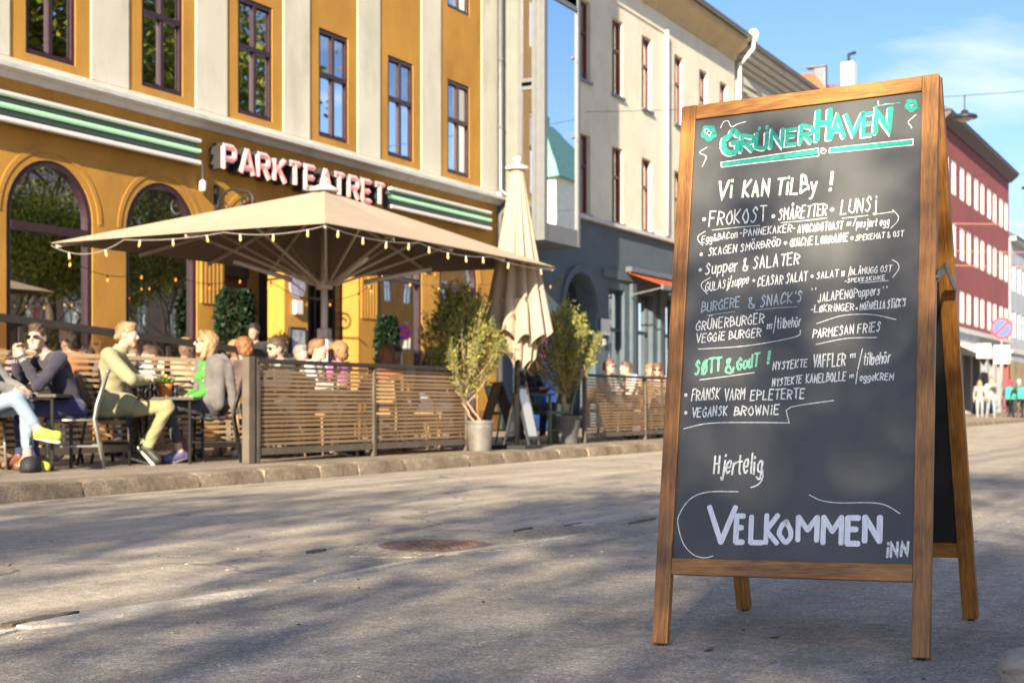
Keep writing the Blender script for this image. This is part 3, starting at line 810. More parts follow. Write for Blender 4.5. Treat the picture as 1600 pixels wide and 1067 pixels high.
b = MB(); b.prism([(FX - .02, 11.0), (FX + .06, 11.0), (FX + .09, 11.12), (FX + .22, 11.25), (FX + .42, 11.42), (FX + .45, 11.6), (FX - .02, 11.62)], 1, Y2, Y2E); b.build('cornice', mat('cornice_cream', (.58, .47, .28), .8, .1, 2), cb)
b = MB(); b.box(FX + .001, FX + .03, 25.9, 35.0, 10.53, 10.60); b.build('string_course', M_cream, cb)
b = MB(); b.prism([(FX + .50, 11.64), (FX - 5, 15.5), (FX - 10, 11.64)], 1, Y2, Y2E); b.build('roof', M_tile, cb)
b = MB(); b.tube([(FX + .53, Y2, 11.66), (FX + .53, Y2E, 11.66)], .07, 8); b.build('gutter', M_zinc, cb)
b = MB()
rr = random.Random(5)
for i in range(90): yy = Y2 + .1 + i * .165; b.tube([(FX + .46, yy, 11.72), (FX - .6, yy, 12.47)], .05, 5)
b.build('roof_tiles', mat('brown_tiles', (.23, .17, .13), .8, .4, 6), cb, stuff=True)  # tile rows at the eaves, a browner and paler tone than the slate roof
# lower storey
arch_c, arch_r, arch_s = 29.72, .86, 2.86
lowin = [(31.35, 32.3, .95, 3.5), (33.2, 34.15, .95, 3.5), (35.05, 36.0, .95, 3.5), (36.9, 37.85, .95, 3.5), (38.75, 39.7, .95, 3.5)]
b = MB(); wall_holes(b, FX, 30.9, Y2E, .12, 5.0, lowin, .3)
b.quad((FX, Y2, .12), (FX, arch_c - arch_r, .12), (FX, arch_c - arch_r, 5.0), (FX, Y2, 5.0)); b.quad((FX, arch_c + arch_r, .12), (FX, 30.9, .12), (FX, 30.9, 5.0), (FX, arch_c + arch_r, 5.0))
P = [(arch_c - arch_r * math.cos(math.pi * i / 20), arch_s + arch_r * math.sin(math.pi * i / 20)) for i in range(21)]
for p, q in zip(P, P[1:]):
    b.quad((FX, *p), (FX, *q), (FX, q[0], 5.0), (FX, p[0], 5.0)); b.quad((FX, *p), (FX, *q), (FX - .5, *q), (FX - .5, *p))
for s_ in (-1, 1): b.quad((FX, arch_c + s_ * arch_r, .12), (FX, arch_c + s_ * arch_r, arch_s), (FX - .5, arch_c + s_ * arch_r, arch_s), (FX - .5, arch_c + s_ * arch_r, .12))
b.build('lower_wall', M_blue, cb)
b = MB(); n = 24; V = []
for i in range(n + 1):
    a = math.pi * i / n
    for r_, x in ((arch_r + .03, FX - .01), (arch_r + .03, FX + .05), (arch_r + .2, FX + .05), (arch_r + .2, FX - .01)): V.append((x, arch_c - r_ * math.cos(a), arch_s + r_ * math.sin(a)))
b.add(V, [(i * 4 + j, i * 4 + (j + 1) % 4, i * 4 + 4 + (j + 1) % 4, i * 4 + 4 + j) for i in range(n) for j in range(4)]); b.build('arch_moulding', M_blue, cb)
b = MB(); b.box(FX - .5, FX - .45, arch_c - .86, arch_c + .86, .12, 3.8); b.build('door', mat('dark_teal_door', (.02, .03, .04), .5, .2, 4), cb)
b = MB(); b.box(FX - .02, FX + .12, Y2, Y2E, 5.0, 5.085); b.build('ledge', M_corn, cb)
b = MB(); b.box(FX - .02, FX + .05, 30.95, Y2E, 3.75, 3.95); b.build('fascia', M_blue, cb)
wb = Win(.95, 2.55, mat('blue_frame', (.04, .06, .075), .5), G_shop, cols=1, rows=((0, .62), (.62, 1)), bar=.06)
for (a, c, z0, z1) in lowin:
    wb.put(cb, FX - .2, a, z0)
    b = MB(); b.box(FX - .05, FX + .09, c + .32, c + .58, .12, 3.7); b.build('pilaster', M_blue, cb, bevel=.01)
# white notices on the blue wall
o = MB().box(0, .02, 0, .52, 0, .38).build('notice', mat('notice_print', (.75, .75, .77), .5, .12, 14)); o.location = (FX + .055, 30.75, 2.35); tag(o, 'white notice with faint grey print on the blue grey wall by the arched door', 'notice')
o = MB().box(0, .02, 0, .14, 0, .14).build('small_notice', M_white); o.location = (FX + .055, 30.86, 2.1); tag(o, 'tiny white square notice right under the larger one by the arched door', 'notice')
# mural panel between planters: blue with a magenta shape
mu = thingw('painted_panel', 'bright blue panel with a magenta swirl leaning on the wall behind the right olive tree', 'panel', (FX + .3, 27.0, .12))
b = MB(); b.box(-13.4, -13.34, 26.1, 27.1, .12, 2.35); b.build('board', mat('blue_panel', (.02, .09, .42), .5, .3, 3), mu)
pts = [(26.25 + .28 * math.cos(a) + .12 * math.sin(2 * a), 1.95 + .5 * math.sin(a)) for a in [2 * math.pi * i / 24 for i in range(24)]]
b = MB(); b.prism([(p[0] + .2, p[1]) for p in pts], 0, -13.337, -13.331); b.build('magenta_shape', mat('magenta_paint', (.42, .03, .30), .5, .2, 6), mu)
# downpipe on the cream wall
d2 = thingw('downpipe', 'thin cream downpipe on the cream wall between the second and third window columns', 'pipe', (FX + .08, 35.0, 5.1))
b = MB(); b.tube([(FX + .07, 34.98, 10.6), (FX + .07, 34.98, 5.15)], .05, 8); b.build('pipe', M_white, d2, smooth=True)
d3 = thingw('downpipe', 'pale downpipe with bent swan neck at the far end of the cream building', 'pipe', (FX + .08, 40.5, .12))
b = MB(); b.tube([(FX + .55, 40.75, 11.6), (FX + .55, 40.75, 11.35), (FX + .12, 40.75, 10.9), (FX + .12, 40.75, .2)], .06, 8); b.build('pipe', M_white, d3, smooth=True)
b = MB(); b.lathe([(.10, 0), (.15, .12), (.15, .3), (.08, .36)], (FX + .55, 40.75, 11.55), 10); b.build('rainwater_head', M_white, d3)
# orange awning
aw = thingw('awning', 'orange fabric awning over the blue grey shop windows, left of the chalkboard', 'awning', (FX, 34.3, 3.8))
b = MB(); b.add([(FX + .06, 32.35, 3.97), (FX + .06, 40.0, 3.97), (FX + 1.0, 40.0, 3.62), (FX + 1.0, 32.35, 3.62), (FX + .06, 32.35, 3.955), (FX + .06, 40.0, 3.955), (FX + 1.0, 40.0, 3.605), (FX + 1.0, 32.35, 3.605)],
    [(0, 1, 2, 3), (4, 7, 6, 5), (0, 3, 7, 4), (1, 5, 6, 2)]); b.build('canopy', mat('orange_fabric', (.62, .12, .03), .8, .1, 3, trans=.25), aw)
b = MB(); b.box(FX + .98, FX + 1.04, 32.3, 40.05, 3.50, 3.62); b.build('front_bar', M_alu, aw)
b = MB(); b.box(FX + .03, FX + .2, 32.3, 40.05, 3.97, 4.1); b.build('cassette', M_zinc, aw)
for yy in (32.45, 36, 39.9): b = MB(); b.bar((FX + .1, yy, 3.4), (FX + .98, yy, 3.56), .03, .03); b.build('arm', M_alu, aw)

# glazed bay
M_bside = mat('bay_side_panel', (.20, .215, .20), .8, .08, 3)
by = thingw('glazed_bay', 'tall projecting glazed bay in grey aluminium mirroring sky and a green copper roof', 'bay window', (FX, 26.6, 4))
bx = FX + 1.0; ya, yb = 25.80, 27.56; zb, zt = 4.05, 12.5
b = MB()
b.box(FX, bx - .002, ya + .02, yb - .01, zb, zb + .18); b.build('floor_edge', M_alu, by)
b = MB(); b.box(FX, bx - .01, ya + .02, yb - .01, 9.22, 9.9); b.build('floor_edge', M_alu, by)
b = MB()   # front frame
b.box(bx - .10, bx + .03, ya, ya + .16, zb, zt); b.box(bx - .10, bx + .02, yb - .12, yb, zb, zt)
b.box(bx - .10, bx + .015, ya + .16, yb - .12, zb + .001, 4.42); b.box(bx - .10, bx + .015, ya + .16, yb - .12, 9.12, 9.22)
b.box(bx - .10, bx + .015, ya + .16, yb - .12, 9.8, 9.95)
b.build('front_frame', M_alu, by, bevel=.006)
b = MB(); b.quad((bx - .02, ya + .16, 4.42), (bx - .02, yb - .12, 4.42), (bx - .02, yb - .12, 9.12), (bx - .02, ya + .16, 9.12)); b.build('pane', G_bay, by)
b = MB(); b.quad((bx - .02, ya + .16, 9.95), (bx - .02, yb - .12, 9.95), (bx - .02, yb - .12, 12.4), (bx - .02, ya + .16, 12.4)); b.build('pane', G_bay, by)
b = MB(); b.box(bx - .05, bx - .01, ya + .16, yb - .12, 9.225, 9.8); b.build('spandrel', mat('slate_blue_panel', (.10, .14, .19), .4, .1, 3), by)
for z in (6.4, 8.1): o = MB().lathe([(.0, 0), (.045, 0), (.04, .03), (0, .035)], n=14).build('glass_fixing', M_alu, by); o.rotation_euler = (0, R(90), 0); o.location = (bx - .018, yb - .28, z)
b = MB()   # side towards the camera: panel, frame, narrow windows
b.box(FX, FX + .42, ya + .01, ya + .05, zb, zt); b.build('side_panel', M_bside, by)
b = MB()
for x0, x1 in ((FX + .42, FX + .50), (FX + .74, FX + .82)): b.box(x0, x1, ya - .01, ya + .05, zb, zt)
for z in (4.1, 7.20, 7.36, 9.4, 12.4): b.box(FX + .50, FX + .74, ya - .008, ya + .05, z - .04, z + .04)
b.box(FX + .82, bx - .10, ya + .01, ya + .05, zb, zt)
b.build('side_frame', M_alu, by, bevel=.006)
for z0, z1 in ((4.14, 7.16), (7.40, 9.36), (9.44, 12.36)): b = MB(); b.quad((FX + .50, ya + .03, z0), (FX + .74, ya + .03, z0), (FX + .74, ya + .03, z1), (FX + .50, ya + .03, z1)); b.build('pane', G_up, by)
b = MB(); b.box(FX + .01, bx - .6, ya + .1, yb - .2, 4.3, 12.4); b.build('core', M_dark, by)

# ---- 3: pale classical building
pb = thingw('classical_building', 'pale grey classical building with moulded cornice, partly hidden by the chalkboard top', 'building', (FX, 46, .12))
Y3, Y3E = 40.9, 52.0
b = MB(); hh = [(Y3 + .9 + k * 1.75, Y3 + 1.75 + k * 1.75, z0, z0 + 1.9) for k in range(6) for z0 in (1.3, 5.1, 8.2)]
wall_holes(b, FX, Y3, Y3E, .12, 11.4, hh, .2); b.box(FX - 10, FX - .9, Y3, Y3E, .12, 11.5); b.quad((FX, Y3, .1), (FX - .9, Y3, .1), (FX - .9, Y3, 11.4), (FX, Y3, 11.4)); b.build('wall', mat('pale_grey_render', (.56, .56, .52), .85, .07, 2), pb)
wc = Win(.85, 1.9, M_white, G_up, cols=2, bar=.05)
for h in hh: wc.put(pb, FX - .15, h[0], h[2])
for z, d, t_ in ((10.2, .10, .10), (10.45, .06, .22), (10.8, .12, .1), (10.95, .22, .12), (11.12, .34, .12), (11.28, .46, .2)):
    b = MB(); b.box(FX - .02, FX + d, Y3, Y3E, z, z + t_); b.build('cornice_moulding', M_pale, pb)
for h in hh: b = MB(); b.box(FX, FX + .09, h[0] - .12, h[1] + .12, h[3] + .05, h[3] + .2); b.build('window_hood', M_pale, pb)
b = MB(); b.prism([(FX + .50, 11.5), (FX - 5, 15.5), (FX - 10, 11.5)], 1, Y3, Y3E); b.build('roof', M_tile, pb)
b = MB(); b.tube([(FX + .53, Y3, 11.5), (FX + .53, Y3E, 11.5)], .07, 8); b.build('gutter', M_zinc, pb)
b = MB()
for i in range(66): yy = Y3 + .1 + i * .165; b.tube([(FX + .46, yy, 11.6), (FX - .6, yy, 12.35)], .05, 5)
b.build('roof_tiles', mat('grey_tiles', (.20, .19, .17), .8, .4, 6), pb, stuff=True)  # tile rows at the eaves in a grey paler than the slate roof

# ---- 4: house with orange tiled roof behind
ob = thingw('orange_roofed_house', 'house with steep orange tiled roof and white chimney just above the chalkboard', 'house', (FX, 58, .12))
b = MB(); b.box(FX - 9, FX, 52.2, 66, .12, 11.6); b.build('wall', M_cream, ob)
b = MB(); b.prism([(FX + .3, 11.6), (FX - .9, 13.15), (FX - 7.5, 13.3), (FX - 9.3, 11.6)], 1, 52.2, 66); b.build('roof', M_rtile, ob)
b = MB(); b.box(FX - .9, FX - .45, 52.25, 52.6, 11.6, 13.35); b.box(FX - 1.2, FX - .45, 52.25, 52.6, 13.352, 13.45); b.build('chimney', M_zinc, ob, bevel=.03)
b = MB(); b.box(FX - .75, FX - .25, 55.6, 56.2, 11.7, 14.25); b.build('chimney', M_white, ob, bevel=.04)
b = MB(); b.tube([(FX - .5, 55.9, 14.3), (FX - .5, 55.9, 14.6), (FX - .3, 56.1, 14.7)], .07, 6); b.build('chimney_pipe', M_dkm, ob)
o = MB(); o.prism([(54.0, 11.7), (55.0, 13.0), (56.0, 11.7)], 0, FX - 1.6, FX + .1); o.build('dormer', M_rtile, ob)

# ---- 5: red corner building
rb = thingw('red_building', 'dark red four storey building with rows of tall white windows at the far right', 'building', (FX, 82, .12))
Y5, Y5E = 71.6, 93.0
ws = [72.35 + 2.12 * k - (.18 if k % 2 else 0) for k in range(10)]
hh = [(w, w + 1.25, z0, z1) for w in ws for z0, z1 in ((4.95, 6.65), (8.25, 10.0), (11.45, 13.25)) if w + 1.25 < Y5E]
b = MB(); wall_holes(b, FX, Y5, Y5E, 4.55, 15.0, hh, .1)
b.quad((FX, Y5, .12), (FX - 14, Y5, .12), (FX - 14, Y5, 15.0), (FX, Y5, 15.0)); b.quad((FX, Y5E, .12), (FX - 14, Y5E, .12), (FX - 14, Y5E, 15.0), (FX, Y5E, 15.0))
b.box(FX - 14, FX - .9, Y5 + .01, Y5E - .01, .12, 15); b.build('wall', M_red, rb)
M_wwin = mat('pale_blind', (.62, .66, .74), .6, .08, 2)
wf = Win(1.25, 1.75, M_white, M_wwin, cols=2, rows=((0, 1),), bar=.05, outer=.08, back=False)
for h in hh: wf.put(rb, FX - .09, h[0], h[2])
b = MB(); b.prism([(FX - .02, 14.6), (FX + .1, 14.6), (FX + .55, 15.0), (FX + .55, 15.15), (FX - .02, 15.2)], 1, Y5 - .3, Y5E + .3); b.build('cornice', mat('dark_gutter', (.13, .11, .12), .8), rb)
b = MB(); b.prism([(FX + .6, 15.15), (FX - 2.2, 16.8), (FX - 10, 17.2), (FX - 14.4, 15.15)], 1, Y5 - .4, Y5E + .4); b.build('roof', mat('dark_roof', (.10, .095, .12), .6, .2, 3), rb)
b = MB(); b.box(FX - .1, FX + .12, Y5 - .06, Y5 + .55, 4.6, 14.6); b.build('corner_pilaster', mat('salmon_render', (.55, .20, .13), .8), rb)
b = MB(); b.box(FX - .1, FX + .25, Y5 - .1, Y5E, 4.42, 4.66); b.build('ledge', M_corn, rb)
b = MB(); b.box(FX - .6, FX + .05, Y5, Y5E, 3.3, 4.42); b.build('shop_fascia', mat('grey_fascia', (.40, .44, .50), .6, .1, 1), rb)
for k in range(8):
    yy = Y5 + .1 + k * 2.65
    b = MB(); b.box(FX - .5, FX + .04, yy, yy + .35, .12, 3.3); b.build('shop_pier', mat('grey_pier', (.20, .21, .24), .6), rb)
    b = MB(); b.quad((FX - .2, yy + .35, .5), (FX - .2, yy + 2.65, .5), (FX - .2, yy + 2.65, 3.2), (FX - .2, yy + .35, 3.2)); b.build('shop_pane', G_shop, rb)
a2 = thingw('awning', 'pale grey awning over the shopfront of the far red building', 'awning', (FX, 78, 3.2))
b = MB(); b.add([(FX + .05, 72.5, 3.95), (FX + .05, 82, 3.95), (FX + 1.9, 82, 3.15), (FX + 1.9, 72.5, 3.15), (FX + .05, 72.5, 3.9), (FX + .05, 82, 3.9), (FX + 1.9, 82, 3.05), (FX + 1.9, 72.5, 3.05)], [(0, 1, 2, 3), (4, 7, 6, 5), (0, 3, 7, 4), (1, 5, 6, 2), (3, 2, 6, 7)]); b.build('canopy', mat('pale_canvas', (.60, .58, .54), .8), a2)
# ---- 6: pale blue grey building
gb = thingw('blue_grey_building', 'pale blue grey building beyond the red one, cut by the right picture edge', 'building', (FX, 110, .12))
hh = [(94.4 + k * 2.3, 95.6 + k * 2.3, z0, z0 + 1.7) for k in range(13) for z0 in (4.9, 7.9)]
b = MB(); wall_holes(b, FX, 93.6, 125, 3.4, 11.2, hh, .15); b.box(FX - 12, FX - .5, 93.6, 125, .12, 11.2); b.quad((FX, 93.6, .1), (FX - 1, 93.6, .1), (FX - 1, 93.6, 11.2), (FX, 93.6, 11.2)); b.build('wall', M_bg2, gb)
wg = Win(1.2, 1.7, M_white, G_up, cols=2, back=False)
for h in hh: wg.put(gb, FX - .12, h[0], h[2])
b = MB(); b.box(FX - .02, FX + .35, 93.5, 125, 11.0, 11.25); b.build('cornice', M_corn, gb)
b = MB(); b.box(FX - .02, FX + .12, 93.6, 125, 3.9, 4.2); b.build('string_course', M_corn, gb)
b = MB(); b.prism([(FX + .5, 11.25), (FX - 5, 14.5), (FX - 12, 11.25)], 1, 93.5, 125); b.build('roof', M_tile, gb)
b = MB(); b.box(FX - .4, FX + .01, 93.6, 125, .12, 3.4); b.build('shopfront', mat('ochre_shopfront', (.35, .26, .14), .6, .4, .8), gb)
# ---- street end block far away
eb = thingw('far_building', 'distant plain building closing the street behind the parked riders', 'building', (-8, 190, 0))
b = MB(); b.box(-40, 8, 190, 200, 0, 13); b.build('wall', M_cream, eb)
b = MB(); b.prism([(189.5, 13), (195, 16), (200.5, 13)], 0, -40, 8); b.build('roof', M_tile, eb)

# ---- opposite side: seen mirrored in the windows
def opp(name, label, x, y0, y1, h, m_, cols, z0s, roof, win=None):
    t = thingw(name, label, 'building', (x, (y0 + y1) / 2, 0))
    hs = [(y0 + 1 + k * (y1 - y0 - 2) / cols, y0 + 2.1 + k * (y1 - y0 - 2) / cols, z, z + 2) for k in range(cols) for z in z0s]
    b = MB(); wall_holes(b, x, y0, y1, 0, h, hs, .2, -1); b.box(x + .5, x + 12, y0, y1, 0, h); b.quad((x, y0, 0), (x + 1, y0, 0), (x + 1, y0, h), (x, y0, h)); b.build('wall', m_, t)
    for q in hs: wopp.put(t, x + .15, q[1], q[2], math.pi)
    b = MB(); b.prism([(x - .4, h), (x + 6, h + 4), (x + 12.4, h)], 1, y0, y1); b.build('roof', roof, t)
    b = MB(); b.box(x - .3, x, y0, y1, h - .4, h - .01); b.build('cornice', M_corn, t)
    return t
wopp = Win(1.1, 2.0, M_white, G_up, cols=2, back=False)
opp('corner_house', 'yellow corner house across the park', 27, 70, 96, 13, M_orange, 9, (1.2, 4.6, 8.0), M_rtile)
op = opp('copper_roofed_house', 'white house with a green copper tower across the park', 28, 98, 132, 14, M_cream, 12, (1.2, 4.6, 8.0, 11), M_tile)
b = MB(); b.box(27.6, 36, 109, 121, 12, 20.2); b.build('tower', M_cream, op)
b = MB(); b.add([(27, 108.4, 20.2), (36.6, 108.4, 20.2), (36.6, 121.6, 20.2), (27, 121.6, 20.2), (31.3, 114, 26), (32.3, 114, 26), (32.3, 116, 26), (31.3, 116, 26)], [(0, 1, 5, 4), (1, 2, 6, 5), (2, 3, 7, 6), (3, 0, 4, 7), (4, 5, 6, 7), (0, 3, 2, 1)]); b.build('copper_roof', M_copper, op)
b = MB(); b.lathe([(.5, 0), (.6, .8), (.2, 1.2), (.05, 2.4)], (31.8, 115, 26), 10); b.build('finial', M_copper, op)
opp('brown_house', 'plain brown house across the park', 27, 40, 68, 11, mat('brown_render', (.33, .25, .17), .85, .1, 1), 10, (1.2, 4.6, 7.6), M_tile)

# ---- hanging street lamps and span wires
def hanging_lamp(x, y, z, label):
    t = thingw('hanging_street_lamp', label, 'street lamp', (x, y, z), group='lamps hung over the street')
    b = MB(); b.lathe([(.03, .16), (.07, .14), (.07, .10), (.24, .045), (.26, 0), (.245, -.015)], (x, y, z), 24); b.build('shade', M_dkm, t, smooth=True)
    b = MB(); b.lathe([(.10, -.07), (.16, -.02), (.16, 0)], (x, y, z), 20); b.build('lens', mat('lamp_lens', (.35, .36, .36), .2), t, smooth=True)
    b = MB(); b.tube([(x, y, z + .15), (x, y, z + .45)], .012, 6); b.build('hook', M_dkm, t)
    w = thingw('span_wire', 'thin wire spanning the street that carries ' + ('the nearer' if y < 36 else 'the farther') + ' hanging lamp', 'wire', (x, y, z + .45))
    P = []
    for i in range(25):
        t_ = i / 24; xx = FX + .1 + (14 - FX) * t_; yy = y; s_ = (x - FX) / (14 - FX); sag = .5 * (4 * t_ * (1 - t_)) / (4 * s_ * (1 - s_))
        P.append((xx, yy, z + .45 + .5 - sag))
    b = MB(); b.tube(P, .006, 4); b.build('wire', M_dkm, w)
hanging_lamp(-5.35, 29.8, 6.54, 'dark flat hanging street lamp against the sky beside the chalkboard top')
hanging_lamp(-6.5, 47.4, 7.55, 'dark hanging street lamp cut by the right picture edge')
for i, (y_, z_, nm) in enumerate([(58, 7.6, 'upper'), (59, 6.6, 'middle'), (60, 6.1, 'lower')]):
    o = MB().tube([(FX, y_, z_ + .5), (-7, y_, z_), (14, y_, z_ + .6)], .018, 5).build('overhead_wire', mat('copper_wire', (.45, .2, .14), .5))
    o.location = (0, 0, 0); tag(o, nm + ' thin overhead wire crossing in front of the red building', 'wire')
# ================================================================== the chalkboard
SU = Vector((0.99960328, 0.01007188, 0.02630301)); SV = Vector((-0.02786373, 0.21730417, 0.97570616))
SN = SV.cross(SU); SN.normalize()          # points away from the reader
if SN.y < 0: SN = -SN
SW, SH, LEAN2 = 0.776, 1.655, 0.4488
cs = bpy.data.objects.new('chalkboard_sign', None); COL.objects.link(cs)
Mx = Matrix((( SU.x, SN.x, SV.x, -1.538), (SU.y, SN.y, SV.y, 3.740), (SU.z, SN.z, SV.z, 0.0034), (0, 0, 0, 1)))
cs.matrix_world = Mx
tag(cs, 'tall wooden A-frame chalkboard with handwritten menu standing on the asphalt in front', 'chalkboard sign')
M_wv = wood_mat('stained_wood_upright', (0.075, 0.028, 0.007), (0.46, 0.195, 0.036), 2)
M_wh = wood_mat('stained_wood_rail', (0.085, 0.030, 0.007), (0.50, 0.215, 0.040), 0)
M_rub = mat('black_rubber', (.02, .02, .02), .8)
ST = .047
def leaf(ang, yoff, front):
    """one leaf of the A; ang tips it about the top edge"""
    rot = Matrix.Rotation(ang, 4, 'X'); T = Matrix.Translation((0, yoff, SH)) @ rot @ Matrix.Translation((0, 0, -SH))
    def place_(o): o.matrix_local = T; return o
    d = .026
    for x0 in (0, SW - ST):
        b = MB(); b.box(x0, x0 + ST, 0, d, .012, SH); place_(b.build('stile', M_wv, cs, bevel=.0022))
        b = MB(); b.lathe([(.013, -.008), (.014, .003), (.010, .004), (.010, .0125)], (x0 + ST / 2, d / 2, 0), 14); place_(b.build('rubber_foot', M_rub, cs))
    b = MB(); b.box(ST + .0004, SW - ST - .0004, .0006, d - .001, SH - .047, SH - .0006); place_(b.build('rail', M_wh, cs, bevel=.0022))
    b = MB(); b.box(ST + .0004, SW - ST - .0004, .0006, d - .001, .210, .257); place_(b.build('rail', M_wh, cs, bevel=.0022))
    b = MB(); b.box(ST - .004, SW - ST + .004, .009, .016, .250, SH - .040)
    return place_(b.build('panel', M_board, cs)), T
# board: dark paint with old chalk smears, satin
M_board = bpy.data.materials.new('blackboard'); M_board.use_nodes = True
def _bd():
    t = M_board.node_tree; N = t.nodes; K = t.links.new; b = N['Principled BSDF']
    co = N.new('ShaderNodeTexCoord'); n = N.new('ShaderNodeTexNoise'); n.inputs['Scale'].default_value = 3.2; n.inputs['Detail'].default_value = 7; n.inputs['Roughness'].default_value = .6
    ma = N.new('ShaderNodeMapping'); ma.inputs['Scale'].default_value = (1, 1, .45); ma.inputs['Rotation'].default_value = (0, .3, 0)
    K(co.outputs['Object'], ma.inputs['Vector']); K(ma.outputs[0], n.inputs['Vector'])
    f = N.new('ShaderNodeTexNoise'); f.inputs['Scale'].default_value = 420; K(co.outputs['Object'], f.inputs['Vector'])
    r = N.new('ShaderNodeMapRange'); r.inputs['From Min'].default_value = .35; r.inputs['From Max'].default_value = .75; K(n.outputs['Fac'], r.inputs['Value'])
    a = N.new('ShaderNodeMath'); a.operation = 'MULTIPLY_ADD'; a.inputs[1].default_value = .35; K(f.outputs['Fac'], a.inputs[0]); K(r.outputs[0], a.inputs[2])
    m = N.new('ShaderNodeMixRGB'); m.inputs['Color1'].default_value = (.034, .039, .046, 1); m.inputs['Color2'].default_value = (.075, .078, .080, 1)
    K(a.outputs[0], m.inputs['Fac']); K(m.outputs[0], b.inputs['Base Color'])
    r2 = N.new('ShaderNodeMapRange'); r2.inputs['To Min'].default_value = .42; r2.inputs['To Max'].default_value = .58; K(n.outputs['Fac'], r2.inputs['Value']); K(r2.outputs[0], b.inputs['Roughness'])
    b.inputs['Specular IOR Level'].default_value = .6
_bd()
front, _T = leaf(0, 0, True)
rear, _T2 = leaf(LEAN2, .030, False)
rear.data = rear.data.copy(); rear.data.materials.clear(); rear.data.materials.append(mat('board_back', (.012, .012, .013), .7))
# metal stay brackets at both sides, hinges on top
for x in (-.003, SW + .003):
    s_ = -1 if x < 0 else 1
    b = MB()
    a_, m_, c_ = Vector((x, .008, 1.052)), Vector((x, .125, 1.118)), Vector((x, .272, 1.092))
    for p, q, dx in ((a_, m_, 0), (m_, c_, .0022 * s_)):
        b.bar(p + Vector((dx, 0, 0)), q + Vector((dx, 0, 0)), .0022, .026, up=(0, 0, 1))
    b.build('stay_bracket', mat('brass_steel', (.20, .17, .12), .4, .2, 30, metal=.7), cs)
    for p in (a_, m_, c_): MB().tube([p - Vector((.004 * s_, 0, 0)), p + Vector((.006 * s_, 0, 0))], .006, 10).build('rivet', M_alu, cs)

# ---- handwriting
GL = {
'A': '0029 50;1343', 'B': '0009;~0938464505;~0554625200', 'C': '~5739170310315 2', 'D': '0009;~0938575441 00', 'E': '59090050;0545', 'F': '0009 59;0545',
'G': '~5739 27 06 03 11 30 51 54;5434', 'H': '0009;5059;0555', 'I': '2029', 'J': '~4943412002', 'K': '0009;590450', 'L': '090050', 'M': '0009346960', 'N': '00095059',
'O': '~39 17 04 12 30 52 55 47 39', 'P': '0009;~0938575504', 'Q': '~39 17 04 12 30 52 55 47 39;3260', 'R': '0009;~0938575504;2450', 'S': '~5739 17 26 44 42 2001', 'T': '3039;0969',
'U': '~09 02 11 30 51 59', 'V': '093069', 'W': '09 20 37 50 69', 'X': '0059;0950', 'Y': '0934 59;3430', 'Z': '09590050',
'a': '~4516 02 20 42;4640', 'b': '0900;~0436 43 3000', 'd': '4940;~4516 02 2042', 'e': '~034346 26 03 2041', 'g': '~4526 04 11 41 45;~464b 2c 0b', 'h': '0900;~04364440',
'i': '1610;1819', 'j': '~262b 1c 0b;2829', 'k': '0900;460340', 'l': '~1911 20', 'm': '0006;~042625 20;~24 46 45 40', 'n': '0006;~04364440', 'o': '~2605 02 20 42 45 26',
'p': '060c;~053645 42 2001', 'r': '0600;~0426 36', 's': '~4526 15 33 20 01', 't': '2921 30;0646', 'u': '~0601 20 4246;4640', 'y': '0622;~462b 0c',
'&': '~60 17 29 38 12 20 50 63', '!': '1913;1110', '(': '~2e 07 03 2b', ')': '~0e 27 23 0b', '/': '0b3e', '-': '0434', "'": '1917', '"': '0907;2927', '.': '~1011 20 10', '*': '~14 25 34 23 14 25;~1514 24', ' ': ''}
YM = {'a': -1, 'b': -2, 'c': -3, 'd': 10, 'e': 11, 'f': 12}
def parse(code):
    out = []
    for part in code.split(';'):
        if not part: continue
        sm = part[0] == '~'; part = part.lstrip('~').replace(' ', '')
        out.append(([(int(part[i]) / 6, (YM.get(part[i + 1]) if part[i + 1] in YM else int(part[i + 1])) / 9) for i in range(0, len(part), 2)], sm))
    return out
def glyph(ch):
    if ch in 'ÜÖÄ': return parse(GL[{'Ü': 'U', 'Ö': 'O', 'Ä': 'A'}[ch]]) + parse('1e1f;4e4f')
    if ch == 'Å': return parse(GL['A']) + parse('~2d1e2f3e2d')
    if ch == 'Ø': return parse(GL['O']) + parse('0059')
    if ch == 'ö': return parse(GL['o']) + parse('1819;3839')
    return parse(GL[ch])
def smooth_pts(P, n=5):
    if len(P) < 3: return P
    Q = [Vector(p) for p in P]; Q = [2 * Q[0] - Q[1]] + Q + [2 * Q[-1] - Q[-2]]; out = []
    for i in range(1, len(Q) - 2):
        for k in range(n):
            t = k / n; a, b_, c, d = Q[i - 1:i + 3]
            out.append(.5 * ((2 * b_) + (c - a) * t + (2 * a - 5 * b_ + 4 * c - d) * t * t + (3 * b_ - a - 3 * c + d) * t ** 3))
    return out + [Q[-2]]
ADV = {'i': .52, 'l': .42, 'j': .5, '!': .4, '(': .45, ')': .45, '/': .6, "'": .4, '"': .55, ' ': .5, '-': .75, 'M': 1.15, 'm': .95, '*': .7, '.': .4, 'W': 1.15, 't': .75, 'r': .7, 'I': .5, '&': 1.1}
SERIAL = [0]
hw = random.Random(11)
